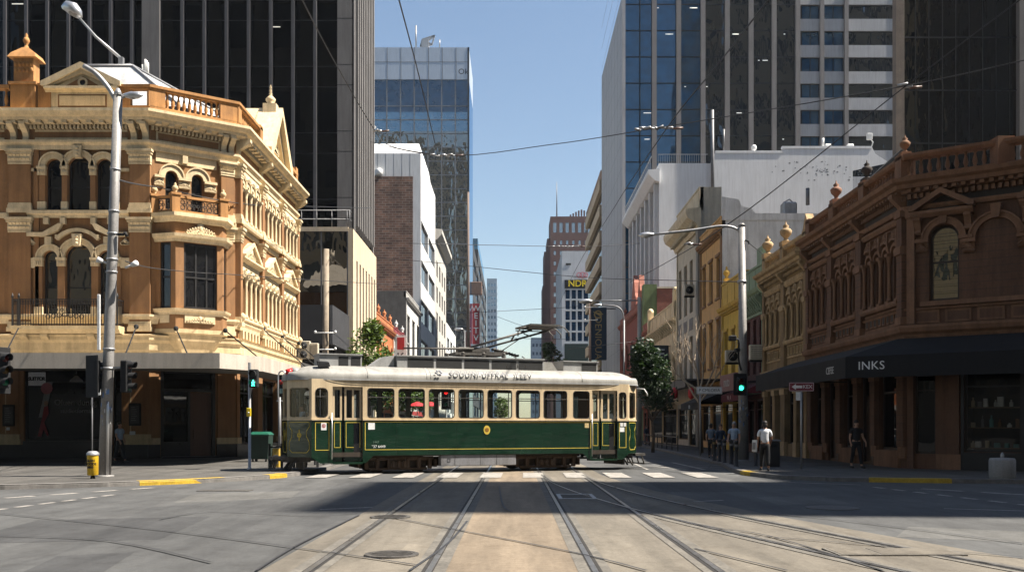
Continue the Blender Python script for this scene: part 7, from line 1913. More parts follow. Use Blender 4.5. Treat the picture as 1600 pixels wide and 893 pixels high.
th = Thing('parking_sign', 'small white parking sign on a thin stem left of the stickered pole', 'sign', (x, D, FP)); th.m('stem', m_grey).tube([(x, D, FP), (x, D, ZZ(606, D))], .025, 6); x0, x1, z0, z1 = XX(141, D), XX(158, D), ZZ(617, D), ZZ(606, D); th.m('board', m_whitep).cbox(x0, x1, D - .05, D - .03, z0, z1, .004); at_face((x0, D - .051), (x1, D - .051)); put_text(th.m('lettering', m_black), '=P7', (x1 - x0) / 2, .003, (z0 + z1) / 2, .2, depth=.004); at_world(); th.done()
# bins, box, planter
x, y = XX(145, 29.4), 29.4
th = Thing('litter_bin', 'small yellow litter bin with black words beside the tall pole', 'bin', (x, y, FP)); th.m('body', M('bin_yellow', (.68, .42, .02), .5, .15, 4, .3)).lathe([(.14, .1), (.16, .12), (.165, .7), (.17, .72)], (x, y, FP), 16); th.m('lid', m_galv).lathe([(.185, .72), (.185, .78), (.12, .84), (.02, .85)], (x, y, FP), 16); th.m('foot', m_blackm).lathe([(.08, 0), (.05, .1)], (x, y, FP), 10); at_world(x, y - .168, 0); lt = th.m('lettering', m_black)
for k, t_ in enumerate(('GLAN', 'GOODS', 'BIN?')): put_text(lt, t_, 0, -.004 + .0, .68 - k * .1, .1, depth=.01, bold=.004)
at_world(); th.done()
x, y = XX(408, 44), 44
th = Thing('wheelie_bin', 'dark green wheelie bin with a lighter green lid near the pedestrian signal', 'bin', (x, y, FP)); bd = th.m('body', M('bin_green', (.010, .030, .022), .45)); bd.add([(x - .38, y - .35, FP + .12), (x + .38, y - .35, FP + .12), (x + .38, y + .35, FP + .12), (x - .38, y + .35, FP + .12), (x - .45, y - .42, FP + 1.2), (x + .45, y - .42, FP + 1.2), (x + .45, y + .42, FP + 1.2), (x - .45, y + .42, FP + 1.2)], [(0, 3, 2, 1), (4, 5, 6, 7), (0, 1, 5, 4), (1, 2, 6, 5), (2, 3, 7, 6), (3, 0, 4, 7)])
ld = th.m('lid', M('lid_green', (.015, .10, .065), .4)); ld.cbox(x - .48, x + .48, y - .46, y + .46, FP + 1.2, FP + 1.27, .02); ld.prism([(x - .46, y - .44, FP + 1.27), (x + .46, y - .44, FP + 1.27), (x + .3, y - .3, FP + 1.37), (x - .3, y - .3, FP + 1.37)], (0, .85, 0))
for s in (-.3, .3): th.new('wheel', m_blackm).tube([(x + s - .04, y + .3, FP + .12), (x + s + .04, y + .3, FP + .12)], .12, 12); th.new('caster', m_blackm).tube([(x + s - .03, y - .3, FP + .07), (x + s + .03, y - .3, FP + .07)], .07, 10)
th.done()
x, y = XX(432, 37.6), 37.6
th = Thing('ticket_box', 'narrow yellow and grey box standing among the black posts by the tram front', 'box', (x, y, FP)); th.m('body', M('box_yellow', (.5, .33, .05), .5)).cbox(x - .13, x + .13, y - .1, y + .1, FP, FP + .75, .02); th.m('panel', M('box_grey', (.25, .24, .2), .6)).box(x - .09, x + .09, y - .106, y - .1, FP + .15, FP + .5); th.m('cap', m_whitep).cbox(x - .15, x + .15, y - .12, y + .12, FP + .75, FP + .83, .02); th.done()
x, y = XX(1206, 38.2), 38.2
th = Thing('street_bin', 'square black street bin behind the man in the white shirt', 'bin', (x, y, FP)); th.m('body', m_black).cbox(x - .26, x + .26, y - .26, y + .26, FP, FP + 1.0, .03); th.m('top', m_grey).cbox(x - .29, x + .29, y - .29, y + .29, FP + 1.0, FP + 1.08, .02); th.m('slot', m_blackm).box(x - .15, x + .15, y - .265, y - .26, FP + .78, FP + .9); th.done()
x, y = XX(1566, 29.6), 29.6
th = Thing('concrete_block', 'squat round concrete block with a small knob on top by the right kerb', 'block', (x, y, FP)); th.m('body', m_conc).lathe([(.36, 0), (.38, .04), (.38, .55), (.35, .62), (.02, .64)], (x, y, FP), 22); th.m('knob', m_galv).lathe([(.05, .63), (.06, .7), (.03, .78), (.01, .8)], (x, y, FP), 10); th.done()
# bollards at the right corner: one built, the rest copied
bol = None
for i, (px, y, lab) in enumerate(((1116, 44.8, 'black bollard with a yellowish band, first of the row at the right kerb'), (1124, 43.9, 'black bollard second from the banded one at the right kerb'), (1132, 42.4, 'black bollard in the middle of the kerb row below the green signal'), (1142, 41.0, 'black bollard fourth along from the banded one'), (1150.5, 38.6, 'black bollard of the kerb row standing closest to the lamp pole'), (1181, 38.9, 'lone black bollard at the elbow of the man in the white shirt'))):
    x = XX(px, y)
    th = Thing('bollard', lab, 'bollard', (x, y, FP), 'black bollards along the right corner kerb') if i < 2 else None
    if th:
        th.m('post', m_black).lathe([(.11, 0), (.11, .03), (.075, .04), (.075, .92), (.085, .93), (.085, 1.0), (.05, 1.05), (.01, 1.06)], (x, y, FP), 14); th.m('collar', M('band_ochre', (.22, .15, .06), .5) if i == 0 else m_grey).lathe([(.08, .78), (.08, .88)], (x, y, FP), 14); bol = th.done()
    else: copy_tree(bol, (x, y, FP), lab)
def fence(name, label, a, c, n, h, low=True):
    th = Thing(name, label, 'railing', (*a, FP)); at_face(a, c); L = math.hypot(c[0] - a[0], c[1] - a[1])
    for k in range(n): th.new('post', m_black).box(L * k / (n - 1) - .035, L * k / (n - 1) + .035, -.035, .035, FP, FP + h)
    th.new('rail', m_black).box(0, L, -.025, .025, FP + h - .16, FP + h - .1)
    if low: th.new('rail', m_black).box(0, L, -.02, .02, FP + .28, FP + .33)
    at_world(); th.done()
fence('post_rail', 'black post and rail fence on the footpath under the front of the tram', (XX(421, 36.4), 36.4), (-7.75, 37.9), 5, .95)
fence('post_rail', 'short black post fence behind the first one beside the tram front', (-8.6, 39.8), (-7.7, 40.6), 4, .8, False)
fence('kerb_railing', 'black tubular railing along the right kerb beyond the tram', (10.75, 63), (11.55, 84), 8, 1.05)
# air conditioners
def condenser(label, px, py, D, w, h, fans, side=False, xw=None, zb=None):
    x = XX(px, D); z = zb if zb is not None else ZZ(py, D); th = Thing('air_conditioner', label, 'air conditioner', (x, D, z)); m_ = M('beige_enamel', (.52, .46, .36), .5)
    th.m('casing', m_).cbox(x - w / 2, x + w / 2, D - .2, D + .2, z, z + h, .03)
    for k in range(fans):
        zc = z + h * (k + .5) / fans; f_ = th.new('fan', m_blackm); f_.tube([(x, D - .215, zc), (x, D - .2, zc)], min(w, h / fans) * .4, 16); g_ = th.new('fan_guard', m_grey, f_); g_.tube([(x, D - .23, zc), (x, D - .21, zc)], .05, 8)
        for q in range(3): g_.ring(x, zc, .1 + q * .09, .115 + q * .09, -(D - .225), -(D - .217), 0, 360, 12) if False else None
    if not fans:
        sl_ = th.new('grille', m_grey)
        for q in range(7): sl_.box(x - w * .42, x + w * .42, D - .21, D - .2, z + h * (q + .6) / 8, z + h * (q + .85) / 8)
    th.m('bracket', m_blackm).box(x - w / 2, x + w / 2, D - .15, D + .15, z - .12, z); th.done()
condenser('beige outdoor condenser with two black fans on the low dark roof', 475.5, 562, 67, .85, 1.25, 2, zb=6.45)
condenser('plain beige condenser beside the twin fan unit', 491.5, 565, 67, .55, 1.1, 0, zb=6.45)
condenser('white air conditioner on the front of the yellow shop', 1144, 566, 63, .9, .8, 1); condenser('grey air conditioner hung on the tall cream building', 1077, 462, 78, .8, .9, 1)
condenser('long pale air conditioner at the join of the maroon and tan shops', 1184, 562, 57.4, 1.0, .9, 0); condenser('narrow pale air conditioner beside the long one on the maroon shop', 1208, 563, 56.5, .55, .95, 0)

# ================================================================== overhead wires
def wire(label, pts, r=.022, sag=0.0):
    b_ = MB(); P_ = [PP(*p) for p in pts]; b_.tube(smooth_path(P_, 6) if len(P_) > 2 else [P_[0], tuple((a + c) / 2 - (sag if i == 2 else 0) for i, (a, c) in enumerate(zip(*P_))), P_[1]], r, 5)
    solo('overhead_wire', label, 'wire', b_, m_wire, P_[0])
wire('span wire crossing the whole street from the black tower to the dark mirrored tower', [(580, 222, 88), (690, 243, 60), (860, 226, 54), (1020, 201, 48), (1400, 137, 40), (1640, 85, 36)], .024)
wire('steep wire running down across the black tower facade', [(462, -20, 30), (522, 95, 46), (582, 198, 62), (610, 228, 63), (690, 243, 60)], .026)
wire('wire dropping across the crowned glass tower into the left junction', [(618, -20, 30), (655, 120, 45), (684, 242, 60)], .026)
wire('contact wire sweeping down past the blue tower along the street', [(1216, -20, 25), (1120, 103, 34), (1040, 203, 48), (956, 330, 80), (890, 440, 150), (845, 540, 300)], .026)
wire('wire slanting down in front of the white blank wall', [(1600, -5, 33), (1408, 140, 40), (1166, 330, 44.7), (1050, 405, 60), (985, 440, 80)], .024)
wire('high far span wire above the brick tower', [(640, 380, 90), (780, 383, 100), (920, 385, 110), (1000, 380, 120)], .03)
wire('span wire ending at the right corner lamp pole', [(590, 402, 88), (690, 411, 85), (900, 432, 80), (1060, 438, 60), (1160, 440, 44.7)], .025)
wire('faint far span wire level above the tram collector', [(720, 489, 180), (776, 486, 190), (870, 481, 200), (905, 478, 205)], .045)
wire('far wire sloping to the tram collector head', [(776, 494, 150), (825, 511, 140), (850, 508, 130)], .03)
wire('low far wire behind the tram collector', [(740, 524, 180), (800, 528, 190), (900, 530, 190)], .04)
wire('wire from the dark collector head to the red gabled shop', [(888, 545, 110), (950, 538, 105), (1040, 527, 110)], .03)
wire('thin wire from the tall pole to the ornate corner balcony', [(188, 282, 30.7), (215, 288, 38), (250, 293, 48.4)], .03)
wire('thin wire along the chamfered facade to the black tower', [(250, 293, 48.4), (375, 318, 51.5), (470, 322, 70), (580, 325, 88)], .025)
wire('thin low wire from the tall pole past the oriel window', [(196, 408, 30.7), (235, 418, 40), (300, 425, 46.8), (352, 428, 47.9)], .02)
wire('thin low wire continuing past the timber pole', [(352, 428, 47.9), (470, 436, 64), (620, 445, 90)], .022)
wire('wire from the right pole back to the grey side wall', [(1166, 376, 44.7), (1190, 395, 55), (1215, 412, 68.9)], .02)
def junction(label, px, py, D, w):
    th = Thing('wire_junction', label, 'wire fitting', PP(px, py, D)); x, y, z = PP(px, py, D); b_ = th.m('fitting', m_galv); rn = random.Random(px)
    for k in range(int(w / .22)):
        a = x - w / 2 + k * .22; b_.tube([(a, y, z + rn.uniform(-.03, .1)), (a + .3, y + rn.uniform(-.3, .3), z + rn.uniform(-.05, .12))], rn.uniform(.035, .07), 6)
    th.m('insulator', M('brown_insulator', (.12, .07, .05), .4)).tube([(x + w / 2, y, z), (x + w / 2 + .5, y, z + .03)], .06, 8); th.done()
junction('cluster of metal fittings hanging at the left end of the long span wire', 692, 243, 60, 1.6)
junction('row of metal fittings on the span wire in front of the blue tower', 1022, 201, 48, 1.9)
junction('metal fitting on the steep wire by the white crown', 590, 205, 62, .5)
junction('row of fittings on the high far wire in front of the brick tower', 885, 385, 108, 3.2)
junction('fitting where the slanting wire meets the lower span', 1076, 382, 57, .5)
junction('dark fitting at the top of the slanting wire by the dark tower', 1412, 137, 40, .5)
# ================================================================== people
def skin(verts, edges, name, mat, parent, org, levels=1):
    """one continuous surface grown round joints; verts = (x, y, z, radius)"""
    me = bpy.data.meshes.new(name); me.from_pydata([v[:3] for v in verts], edges, [])
    ob = bpy.data.objects.new(name + '_tmp', me); COL.objects.link(ob)
    md = ob.modifiers.new('skin', 'SKIN'); md.use_smooth_shade = True
    for i, v in enumerate(verts):
        d = me.skin_vertices[0].data[i]; d.radius = (v[3], v[4] if len(v) > 4 else v[3]); d.use_root = i == 0
    s_ = ob.modifiers.new('sub', 'SUBSURF'); s_.levels = levels; s_.render_levels = levels
    dg = bpy.context.evaluated_depsgraph_get(); dg.update()
    m2 = bpy.data.meshes.new_from_object(ob.evaluated_get(dg)); bpy.data.objects.remove(ob); bpy.data.meshes.remove(me)
    m2.name = name; m2.materials.clear(); m2.materials.append(mat)
    for p in m2.polygons: p.use_smooth = True
    o = bpy.data.objects.new(name, m2); COL.objects.link(o); o.parent = parent; ORG[o.name] = org
    return o
sk_a = M('skin_light', (.42, .24, .16), .55, .1, 8, 0, .05, .02); sk_b = M('skin_tan', (.30, .16, .10), .55, .1, 8, 0, .05, .02)
def person(label, x, y, rot, h, shirt, trousers, hairc, skin_m=sk_a, stride=.25, arms=(.1, -.15), hair_long=False, sleeve=.6, z0=FP, sit=False, bag=None, elbow=.12):
    """standing or walking figure facing -y before rotation"""
    th = Thing('person', label, 'person', (x, y, z0), None, rot); root = th.root; k = h / 1.78
    hip, kn = .92, .5
    J = [(0, 0, .95, .125, .10), (0, .01, 1.12, .135, .10), (0, .0, 1.32, .165, .11), (0, .0, 1.43, .10, .08), (0, -.01, 1.52, .052), (0, -.02, 1.60, .075, .085), (0, -.02, 1.68, .082, .095), (0, -.015, 1.74, .055)]
    E = [(i, i + 1) for i in range(7)]
    legs = []; armsJ = []
    for s in (-1, 1):
        st = stride * s
        b_ = len(J)
        if sit: L_ = [(s * .1, -.05, .93, .09), (s * .11, -.45, .90, .07), (s * .11, -.45, .5, .05), (s * .11, -.56, .46, .03)]
        else:
            bend = .10 if st > 0 else .0
            L_ = [(s * .095, 0, .86, .092), (s * .1, -st * .45 - .02, .5, .062), (s * .1, -st + (.0), .09 + (.05 if st < 0 else 0), .042), (s * .11, -st - .11, .045 + (.0 if st > 0 else .0), .034), (s * .115, -st - .2, .03, .026)]
        J += L_; E += [(0, b_)] + [(b_ + i, b_ + i + 1) for i in range(len(L_) - 1)]; legs.append(L_)
        a = arms[0 if s < 0 else 1]; c = len(J)
        A = [(s * .19, 0, 1.40, .062), (s * .235, -a * .3, 1.13, .045), (s * .24, -a * .75 - elbow, .92 + abs(a) * .12 + elbow * .3, .034), (s * .235, -a * .85 - elbow - .04, .84 + abs(a) * .15 + elbow * .4, .034, .02)]
        J += A; E += [(3, c)] + [(c + i, c + i + 1) for i in range(3)]; armsJ.append(A)
        p = A[3]
        for f in range(4):     # fingers, slightly curled
            q = len(J); ox = (f - 1.5) * .018; ln = (.07, .085, .08, .06)[f]
            J += [(p[0] - s * .005, p[1] + ox, p[2] - .05, .0095), (p[0] - s * .015, p[1] + ox * 1.1 - .012, p[2] - .05 - ln, .008)]; E += [(c + 3, q), (q, q + 1)]
        q = len(J); J += [(p[0] - s * .02, p[1] - .035, p[2] - .03, .01), (p[0] - s * .03, p[1] - .05, p[2] - .07, .009)]; E += [(c + 3, q), (q, q + 1)]
    V = [(a * k, b_ * k, c * k, *[r * k for r in rr]) for a, b_, c, *rr in J]
    skin(V, E, 'body', skin_m, root, (0, 0, 0))
    # shirt: torso and sleeves, a little outside the body
    T = [(0, 0, .93, .17, .135), (0, .01, 1.1, .152, .118), (0, 0, 1.32, .185, .128), (0, 0, 1.43, .12, .10), (0, -.005, 1.475, .066)]; e2 = [(i, i + 1) for i in range(4)]
    for A in armsJ:
        q = len(T); A0, A1, A2 = A[0], A[1], A[2]; T += [(*A0[:3], .077), (A0[0] + (A1[0] - A0[0]) * sleeve, A0[1] + (A1[1] - A0[1]) * sleeve, A0[2] + (A1[2] - A0[2]) * sleeve, .066)]; e2 += [(3, q), (q, q + 1)]
        if sleeve >= 1: T.append((*A2[:3], .048)); e2.append((q + 1, q + 2))
    skin([(a * k, b_ * k, c * k, *[r * k for r in rr]) for a, b_, c, *rr in T], e2, 'shirt', shirt, root, (0, 0, 0))
    P_ = [(0, 0, .9, .17, .135), (0, 0.005, 1.04, .148, .122)]; e3 = [(0, 1)]
    for L_ in legs:
        q = len(P_); P_ += [(*L_[0][:3], .108), (*L_[1][:3], .08), (L_[2][0], L_[2][1], L_[2][2] + .02, .064)]; e3 += [(0, q), (q, q + 1), (q + 1, q + 2)]
    skin([(a * k, b_ * k, c * k, *[r * k for r in rr]) for a, b_, c, *rr in P_], e3, 'trousers', trousers, root, (0, 0, 0))
    at_world(); hb = th.new('hair', hairc); hb.ellip((0, .005 * k, 1.70 * k), .092 * k, .108 * k, .092 * k, 12, 8, .04); hb.ellip((0, .045 * k, 1.63 * k), .085 * k, .07 * k, .1 * k, 10, 6, .04)
    if hair_long: hb.ellip((0, .06 * k, 1.52 * k), .1 * k, .06 * k, .17 * k, 10, 6, .04)
    fc = th.new('face', skin_m); fc.ellip((0, -.105 * k, 1.625 * k), .014 * k, .022 * k, .026 * k, 6, 5)
    for s in (-1, 1): fc.ellip((s * .083 * k, -.01 * k, 1.63 * k), .012 * k, .024 * k, .034 * k, 6, 5)
    ey = th.new('eyes', m_blackm); [ey.ellip((s * .032 * k, -.098 * k, 1.655 * k), .012 * k, .008 * k, .008 * k, 6, 4) for s in (-1, 1)]; ey.ellip((0, -.1 * k, 1.575 * k), .024 * k, .008 * k, .005 * k, 6, 4)
    if not sit:
        for L_ in legs:
            sh = th.new('shoe', m_black); a, b_ = L_[2], L_[4]; sh.tube([(a[0] * k, (a[1] + .05) * k, .045 * k), (a[0] * k, a[1] * k, .055 * k), (b_[0] * k, b_[1] * k, .035 * k), (b_[0] * k, (b_[1] - .05) * k, .03 * k)], [.03 * k, .05 * k, .045 * k, .025 * k], 8)
    th.done(); return root
c_wh, c_bl, c_nv, c_bk = M('white_cotton', (.62, .63, .66), .85, .06, 6, 0), M('pale_blue_cotton', (.28, .36, .46), .85, .08, 6, 0), M('navy_cloth_wear', (.03, .045, .075), .85, .1, 6, 0), M('black_cloth', (.012, .012, .014), .85, .1, 6, 0)
c_gy = M('grey_cloth', (.10, .10, .105), .85, .1, 6, 0); h_dk, h_br, h_gr = M('dark_hair', (.015, .011, .009), .6, .2, 30, 0), M('brown_hair', (.07, .035, .018), .6, .2, 30, 0), M('grey_hair', (.30, .28, .26), .6, .2, 30, 0)
x, y = XX(1195, 34.8), 34.8
person('man in a white shirt and dark trousers walking away carrying a folded newspaper', x, y, R(172), 1.80, c_wh, c_bk, h_dk, sk_b, .22, (.16, .1), sleeve=.75, elbow=.2)
th = Thing('newspaper', 'folded white paper held at the side of the man in the white shirt', 'newspaper', (x - .34, y + .1, .85)); b_ = th.m('sheets', M('newsprint', (.6, .6, .58), .8)); b_.prism([(x - .44, y + .12, .82), (x - .30, y + .02, .82), (x - .26, y + .06, .80), (x - .38, y + .17, .80)], (.02, .02, .42)); th.m('print', M('news_grey', (.2, .2, .21), .8)).prism([(x - .43, y + .105, .9), (x - .33, y + .035, .9), (x - .33, y + .033, .9)], (.015, .013, .25)); th.done()
person('grey haired man in a pale blue shirt beside the right lamp pole', XX(1147, 42.6), 42.6, R(-20), 1.82, c_bl, c_gy, h_gr, sk_a, .12, (.05, -.05), sleeve=.6)
person('woman in dark navy clothes behind the kerb bollards', XX(1126, 46.5), 46.5, R(10), 1.72, c_nv, c_nv, h_br, sk_a, .15, (-.1, .15), True, 1)
person('person in a grey blue top beside the woman in navy', XX(1111, 49), 49, R(160), 1.76, M('slate_cotton', (.12, .16, .21), .85), c_bk, h_dk, sk_a, .1, (.1, -.1), sleeve=.6)
person('man dressed in black walking along the footpath of the brown building', XX(1338, 37.2), 37.2, R(8), 1.86, c_bk, c_bk, h_dk, sk_a, .2, (-.15, .15), sleeve=.55)
person('person in a pale blue shirt behind the tall stickered pole', XX(187, 43), 43, R(70), 1.82, c_bl, c_bk, h_dk, sk_a, .2, (.1, -.1), sleeve=.6)
person('distant person in dark clothes near the end of the kerb railing', XX(1010, 88), 88, R(20), 1.75, c_nv, c_gy, h_dk, sk_a, .15, (.1, -.1), sleeve=1)
for s_, y_, lab, c_ in ((2.9, -.8, 'passenger in dark clothes seated in the tram near the rear door', c_bk), (3.65, -.85, 'passenger in a grey top seated at the last wide tram window', c_gy), (-6.3, .1, 'tram driver in a white shirt standing in the front cab', c_wh)):
    q = tram_w(s_, y_); person(lab, q[0], q[1], TT + R(90 if s_ > 0 else -90), 1.74, c_, c_bk, h_dk, sk_a, .05, (.3, .3), z0=.30 if s_ > 0 else .82, sit=s_ > 0)
# ================================================================== trees
m_bark = M('bark', (.10, .075, .055), .95, .3, 5, .2, .3, .4)
def limb(mb, a, d, L, r, depth, rn, tips, spread=.55, up=.1):
    p = [Vector(a)]; v = Vector(d).normalized()
    for i in range(4):
        v = (v + Vector((rn.uniform(-.2, .2), rn.uniform(-.2, .2), rn.uniform(-.1, .15) + up * .3))).normalized(); p.append(p[-1] + v * L / 4)
    mb.tube([tuple(q) for q in p], [r * (1 - .14 * i) for i in range(5)], 7 if depth > 1 else 4, cap=False)
    tips.append(tuple(p[-1])); 
    if depth <= 0: return
    for k in range(rn.choice((2, 3, 3))):
        w = (v + Vector((rn.uniform(-1, 1), rn.uniform(-1, 1), rn.uniform(-.3, .7))) * spread * 1.5).normalized(); limb(mb, p[rn.choice((2, 3, 4))], w, L * rn.uniform(.55, .8), r * .55, depth - 1, rn, tips, spread, up)
def tree(name, label, x, y, trunk_h, crown, r0, leafm, n, seed, leaf=.16, cat='tree', depth=3, group=None, L0=None):
    """crown = list of (dx, dy, z, rx, rz) clump volumes filled with leaf-sized faces"""
    rn = random.Random(seed); th = Thing(name, label, cat, (x, y, FP), group); tr = th.m('trunk', m_bark); tips = []
    tr.tube([(x, y, FP), (x + .05, y, trunk_h * .5), (x - .04, y + .05, trunk_h)], [r0, r0 * .8, r0 * .65], 9)
    br = th.new('limbs', m_bark)
    for k in range(4): limb(br, (x - .04, y + .05, trunk_h - .1 * k), (math.cos(k * 1.6 + seed), math.sin(k * 1.6 + seed), 1.3), L0 or crown[0][4] * .75, r0 * .5, depth - 1, rn, tips)
    cr = th.m('crown', leafm); V = []; F = []
    for j in range(n):
        dx, dy, z, rx, rz = rn.choice(crown)
        while True:
            a, b_, c = rn.uniform(-1, 1), rn.uniform(-1, 1), rn.uniform(-1, 1); q = a * a + b_ * b_ + c * c
            if q < 1 and q > .12 * rn.random(): break
        # gather leaves in twig clusters so that gaps stay open
        cx, cy, cz = x + dx + a * rx, y + dy + b_ * rx, z + c * rz
        for t in range(5):
            px, py, pz = cx + rn.gauss(0, .16), cy + rn.gauss(0, .16), cz + rn.gauss(0, .13); s = leaf * rn.uniform(.6, 1.25)
            u = Vector((rn.uniform(-1, 1), rn.uniform(-1, 1), rn.uniform(-.5, .5))).normalized(); w = u.cross(Vector((rn.uniform(-1, 1), rn.uniform(-1, 1), rn.uniform(-1, 1)))).normalized(); b0 = len(V)
            o = Vector((px, py, pz)); V += [tuple(o - u * s), tuple(o + w * s * .45), tuple(o + u * s), tuple(o - w * s * .45)]; F.append((b0, b0 + 1, b0 + 2, b0 + 3))
    cr.add(V, F); th.done()
lf_a, lf_b, lf_c = leaf_mat('leaf_bright', (.085, .135, .025)), leaf_mat('leaf_dark', (.018, .040, .012)), leaf_mat('leaf_grey', (.07, .10, .045))
tree('street_tree', 'bright green sunlit tree rising behind the tram roof beside the beige podium', XX(577, 62), 62, 4.0, [(0, 0, 6.6, 1.3, 1.6), (-.9, .2, 5.6, .9, 1.1), (.8, 0, 5.4, 1.0, 1.2), (.2, 0, 7.8, .6, .8), (0, 0, 4.6, 1.5, 1.0)], .13, lf_a, 900, 4)
tree('street_tree', 'rounded green tree seen through the front windows of the tram', -8.9, 72, 2.6, [(0, 0, 4.4, 1.7, 1.5), (-1.2, 0, 4.0, 1.1, 1.1), (1.1, .3, 4.2, 1.2, 1.2)], .12, lf_a, 700, 9)
tree('street_tree', 'small green tree farther down the left footpath', -9.2, 86, 2.8, [(0, 0, 4.7, 1.8, 1.5), (1.0, 0, 4.1, 1.1, 1.0)], .12, lf_a, 450, 12)
tree('street_tree', 'dark dense evergreen tree with a sunlit edge behind the rear of the tram', XX(1020, 60), 60, 2.2, [(0, 0, 4.8, 1.15, 1.6), (-.5, 0, 6.2, .75, 1.0), (.35, .1, 3.6, 1.0, .9), (-.3, 0, 5.4, 1.0, 1.2), (-.75, -.1, 5.6, .6, 1.2)], .12, lf_b, 1100, 15, .14)
tree('street_tree', 'small grey green tree far down the street by the brick tower', XX(866, 190), 190, 8, [(0, 0, 13.6, 3.0, 3.4), (1, 0, 11.0, 2.8, 2.5), (-1, 0, 17, 1.2, 1.5)], .3, lf_c, 330, 21, .45)
tree('street_tree', 'young green tree standing in the middle of the far street', -1.6, 120, 2.2, [(0, 0, 4.0, .9, 1.4)], .08, lf_a, 160, 31, .2); tree('street_tree', 'leafy tree on the right footpath seen through the rear tram windows', 11.8, 112, 3, [(0, 0, 5.2, 2.2, 2.0)], .14, lf_c, 350, 33, .25)
rn = random.Random(11); x, y = XX(1096, 58.5), 58.5
th = Thing('bare_tree', 'leafless pale street tree with thin bare twigs in front of the cream building', 'tree', (x, y, FP)); tr = th.m('trunk', M('pale_bark', (.13, .10, .075), .95, .25, 5, .2)); tr.tube([(x, y, FP), (x - .1, y, 2.4), (x - .15, y, 4.1)], [.14, .11, .09], 9); br = th.new('limbs', M('twig', (.42, .33, .24), .9, .2, 5, 0)); tips = []
for k, d in enumerate(((-.9, .1, 1.0), (.8, 0, 1.1), (-.2, -.3, 1.6), (.3, .3, 1.5), (-1.2, .2, .55), (1.1, -.2, .8))): limb(br, (x - .15, y, 3.2 + .18 * (k % 5)), d, 2.3, .065, 3, rn, tips, .5, .5)
th.done()
# ================================================================== cars and far signals seen through the tram
def car(label, x, y, rot, mat, taxi=False):
    th = Thing('car', label, 'car', (x, y, 0), None, rot); at_world(); g_ = M('car_glass', (.01, .012, .014), .1, 0, 3, 0)
    bd = th.new('body', mat); secs = [(-2.2, .62, .35, .72), (-2.05, .82, .25, .86), (-1.3, .88, .2, .92), (0, .9, .2, .95), (1.2, .88, .2, .98), (1.95, .84, .25, .98), (2.2, .68, .38, .85)]
    V = []; F = []
    for yy, w, z0, z1 in secs: V += [(-w, yy, z0 + .1), (-w * .9, yy, z0), (w * .9, yy, z0), (w, yy, z0 + .1), (w, yy, z1 - .18), (w * .88, yy, z1), (-w * .88, yy, z1), (-w, yy, z1 - .18)]
    for i in range(6): F += [(i * 8 + k, i * 8 + (k + 1) % 8, i * 8 + 8 + (k + 1) % 8, i * 8 + 8 + k) for k in range(8)]
    bd.add(V, F + [tuple(range(8))[::-1], tuple(range(48, 56))], True)
    cb = th.new('windows', g_); cs = [(-1.25, .76, .92), (-.55, .66, 1.42), (.85, .66, 1.45), (1.75, .74, .97)]; V = []
    for yy, w, z in cs: V += [(-w, yy, z), (w, yy, z)]
    B = [(-.78, -1.25, .9), (.78, -1.25, .9), (.8, 1.75, .95), (-.8, 1.75, .95)]
    cb.add(V, [(0, 1, 3, 2), (2, 3, 5, 4), (4, 5, 7, 6)]); cb.add([(-.78, -1.25, .9), (-.66, -.55, 1.42), (-.66, .85, 1.45), (-.78, 1.75, .95), (.78, -1.25, .9), (.66, -.55, 1.42), (.66, .85, 1.45), (.78, 1.75, .95)], [(0, 1, 2, 3), (4, 5, 6, 7)])
    th.new('car_roof', mat).add([(-.67, -.6, 1.425), (.67, -.6, 1.425), (.67, .9, 1.455), (-.67, .9, 1.455), (-.5, -.3, 1.49), (.5, -.3, 1.49), (.5, .7, 1.5), (-.5, .7, 1.5)], [(4, 5, 6, 7), (0, 1, 5, 4), (1, 2, 6, 5), (2, 3, 7, 6), (3, 0, 4, 7)], True)
    for wx in (-.8, .8):
        for wy in (-1.35, 1.35): w_ = th.new('wheel', m_blackm); w_.tube([(wx - .1, wy, .32), (wx + .1, wy, .32)], .32, 14); th.new('rim', m_alu, w_).tube([(wx - .11, wy, .32), (wx + .11, wy, .32)], .19, 10)
        th.new('headlight', m_whitep).cbox(wx * .75 - .14, wx * .75 + .14, -2.2, -2.05, .6, .72, .02)
    th.new('number_plate', m_whitep).box(-.24, .24, -2.24, -2.2, .45, .57)
    if taxi: th.new('roof_sign', m_whitep).cbox(-.3, .3, -.1, .1, 1.49, 1.65, .03)
    th.done()
p_y, p_w, p_s, p_k = M('taxi_yellow', (.68, .50, .02), .3, .05, 2, 0, .02, 0, 0, .5, .5), M('car_white', (.65, .65, .66), .3, .05, 2, 0, .02, 0, 0, .5, .5), M('car_silver', (.35, .36, .38), .35, .05, 2, 0, .02, 0, .5, .5, .5), M('car_dark', (.02, .022, .026), .3, .05, 2, 0, .02, 0, 0, .5, .5)
car('yellow taxi facing the crossing behind the middle of the tram', -.5, 66, R(4), p_y, True); car('white car beside the yellow taxi behind the tram', 1.6, 70, R(-3), p_w); car('silver car farther back seen through the tram windows', .4, 84, 0, p_s)
car('second yellow taxi near the right kerb behind the tram', 4.2, 74, R(2), p_y, True); car('dark car parked at the right kerb down the street', 7.6, 92, 0, p_k); car('white car parked on the left side of the street', -6.6, 95, 0, p_w)
signal('red traffic signal seen through the tram windows on the left footpath', XX(697, 58), 58, ZZ(622, 58), 0, 0, 3, True, None, False, None, (XX(697, 58), 58.2))
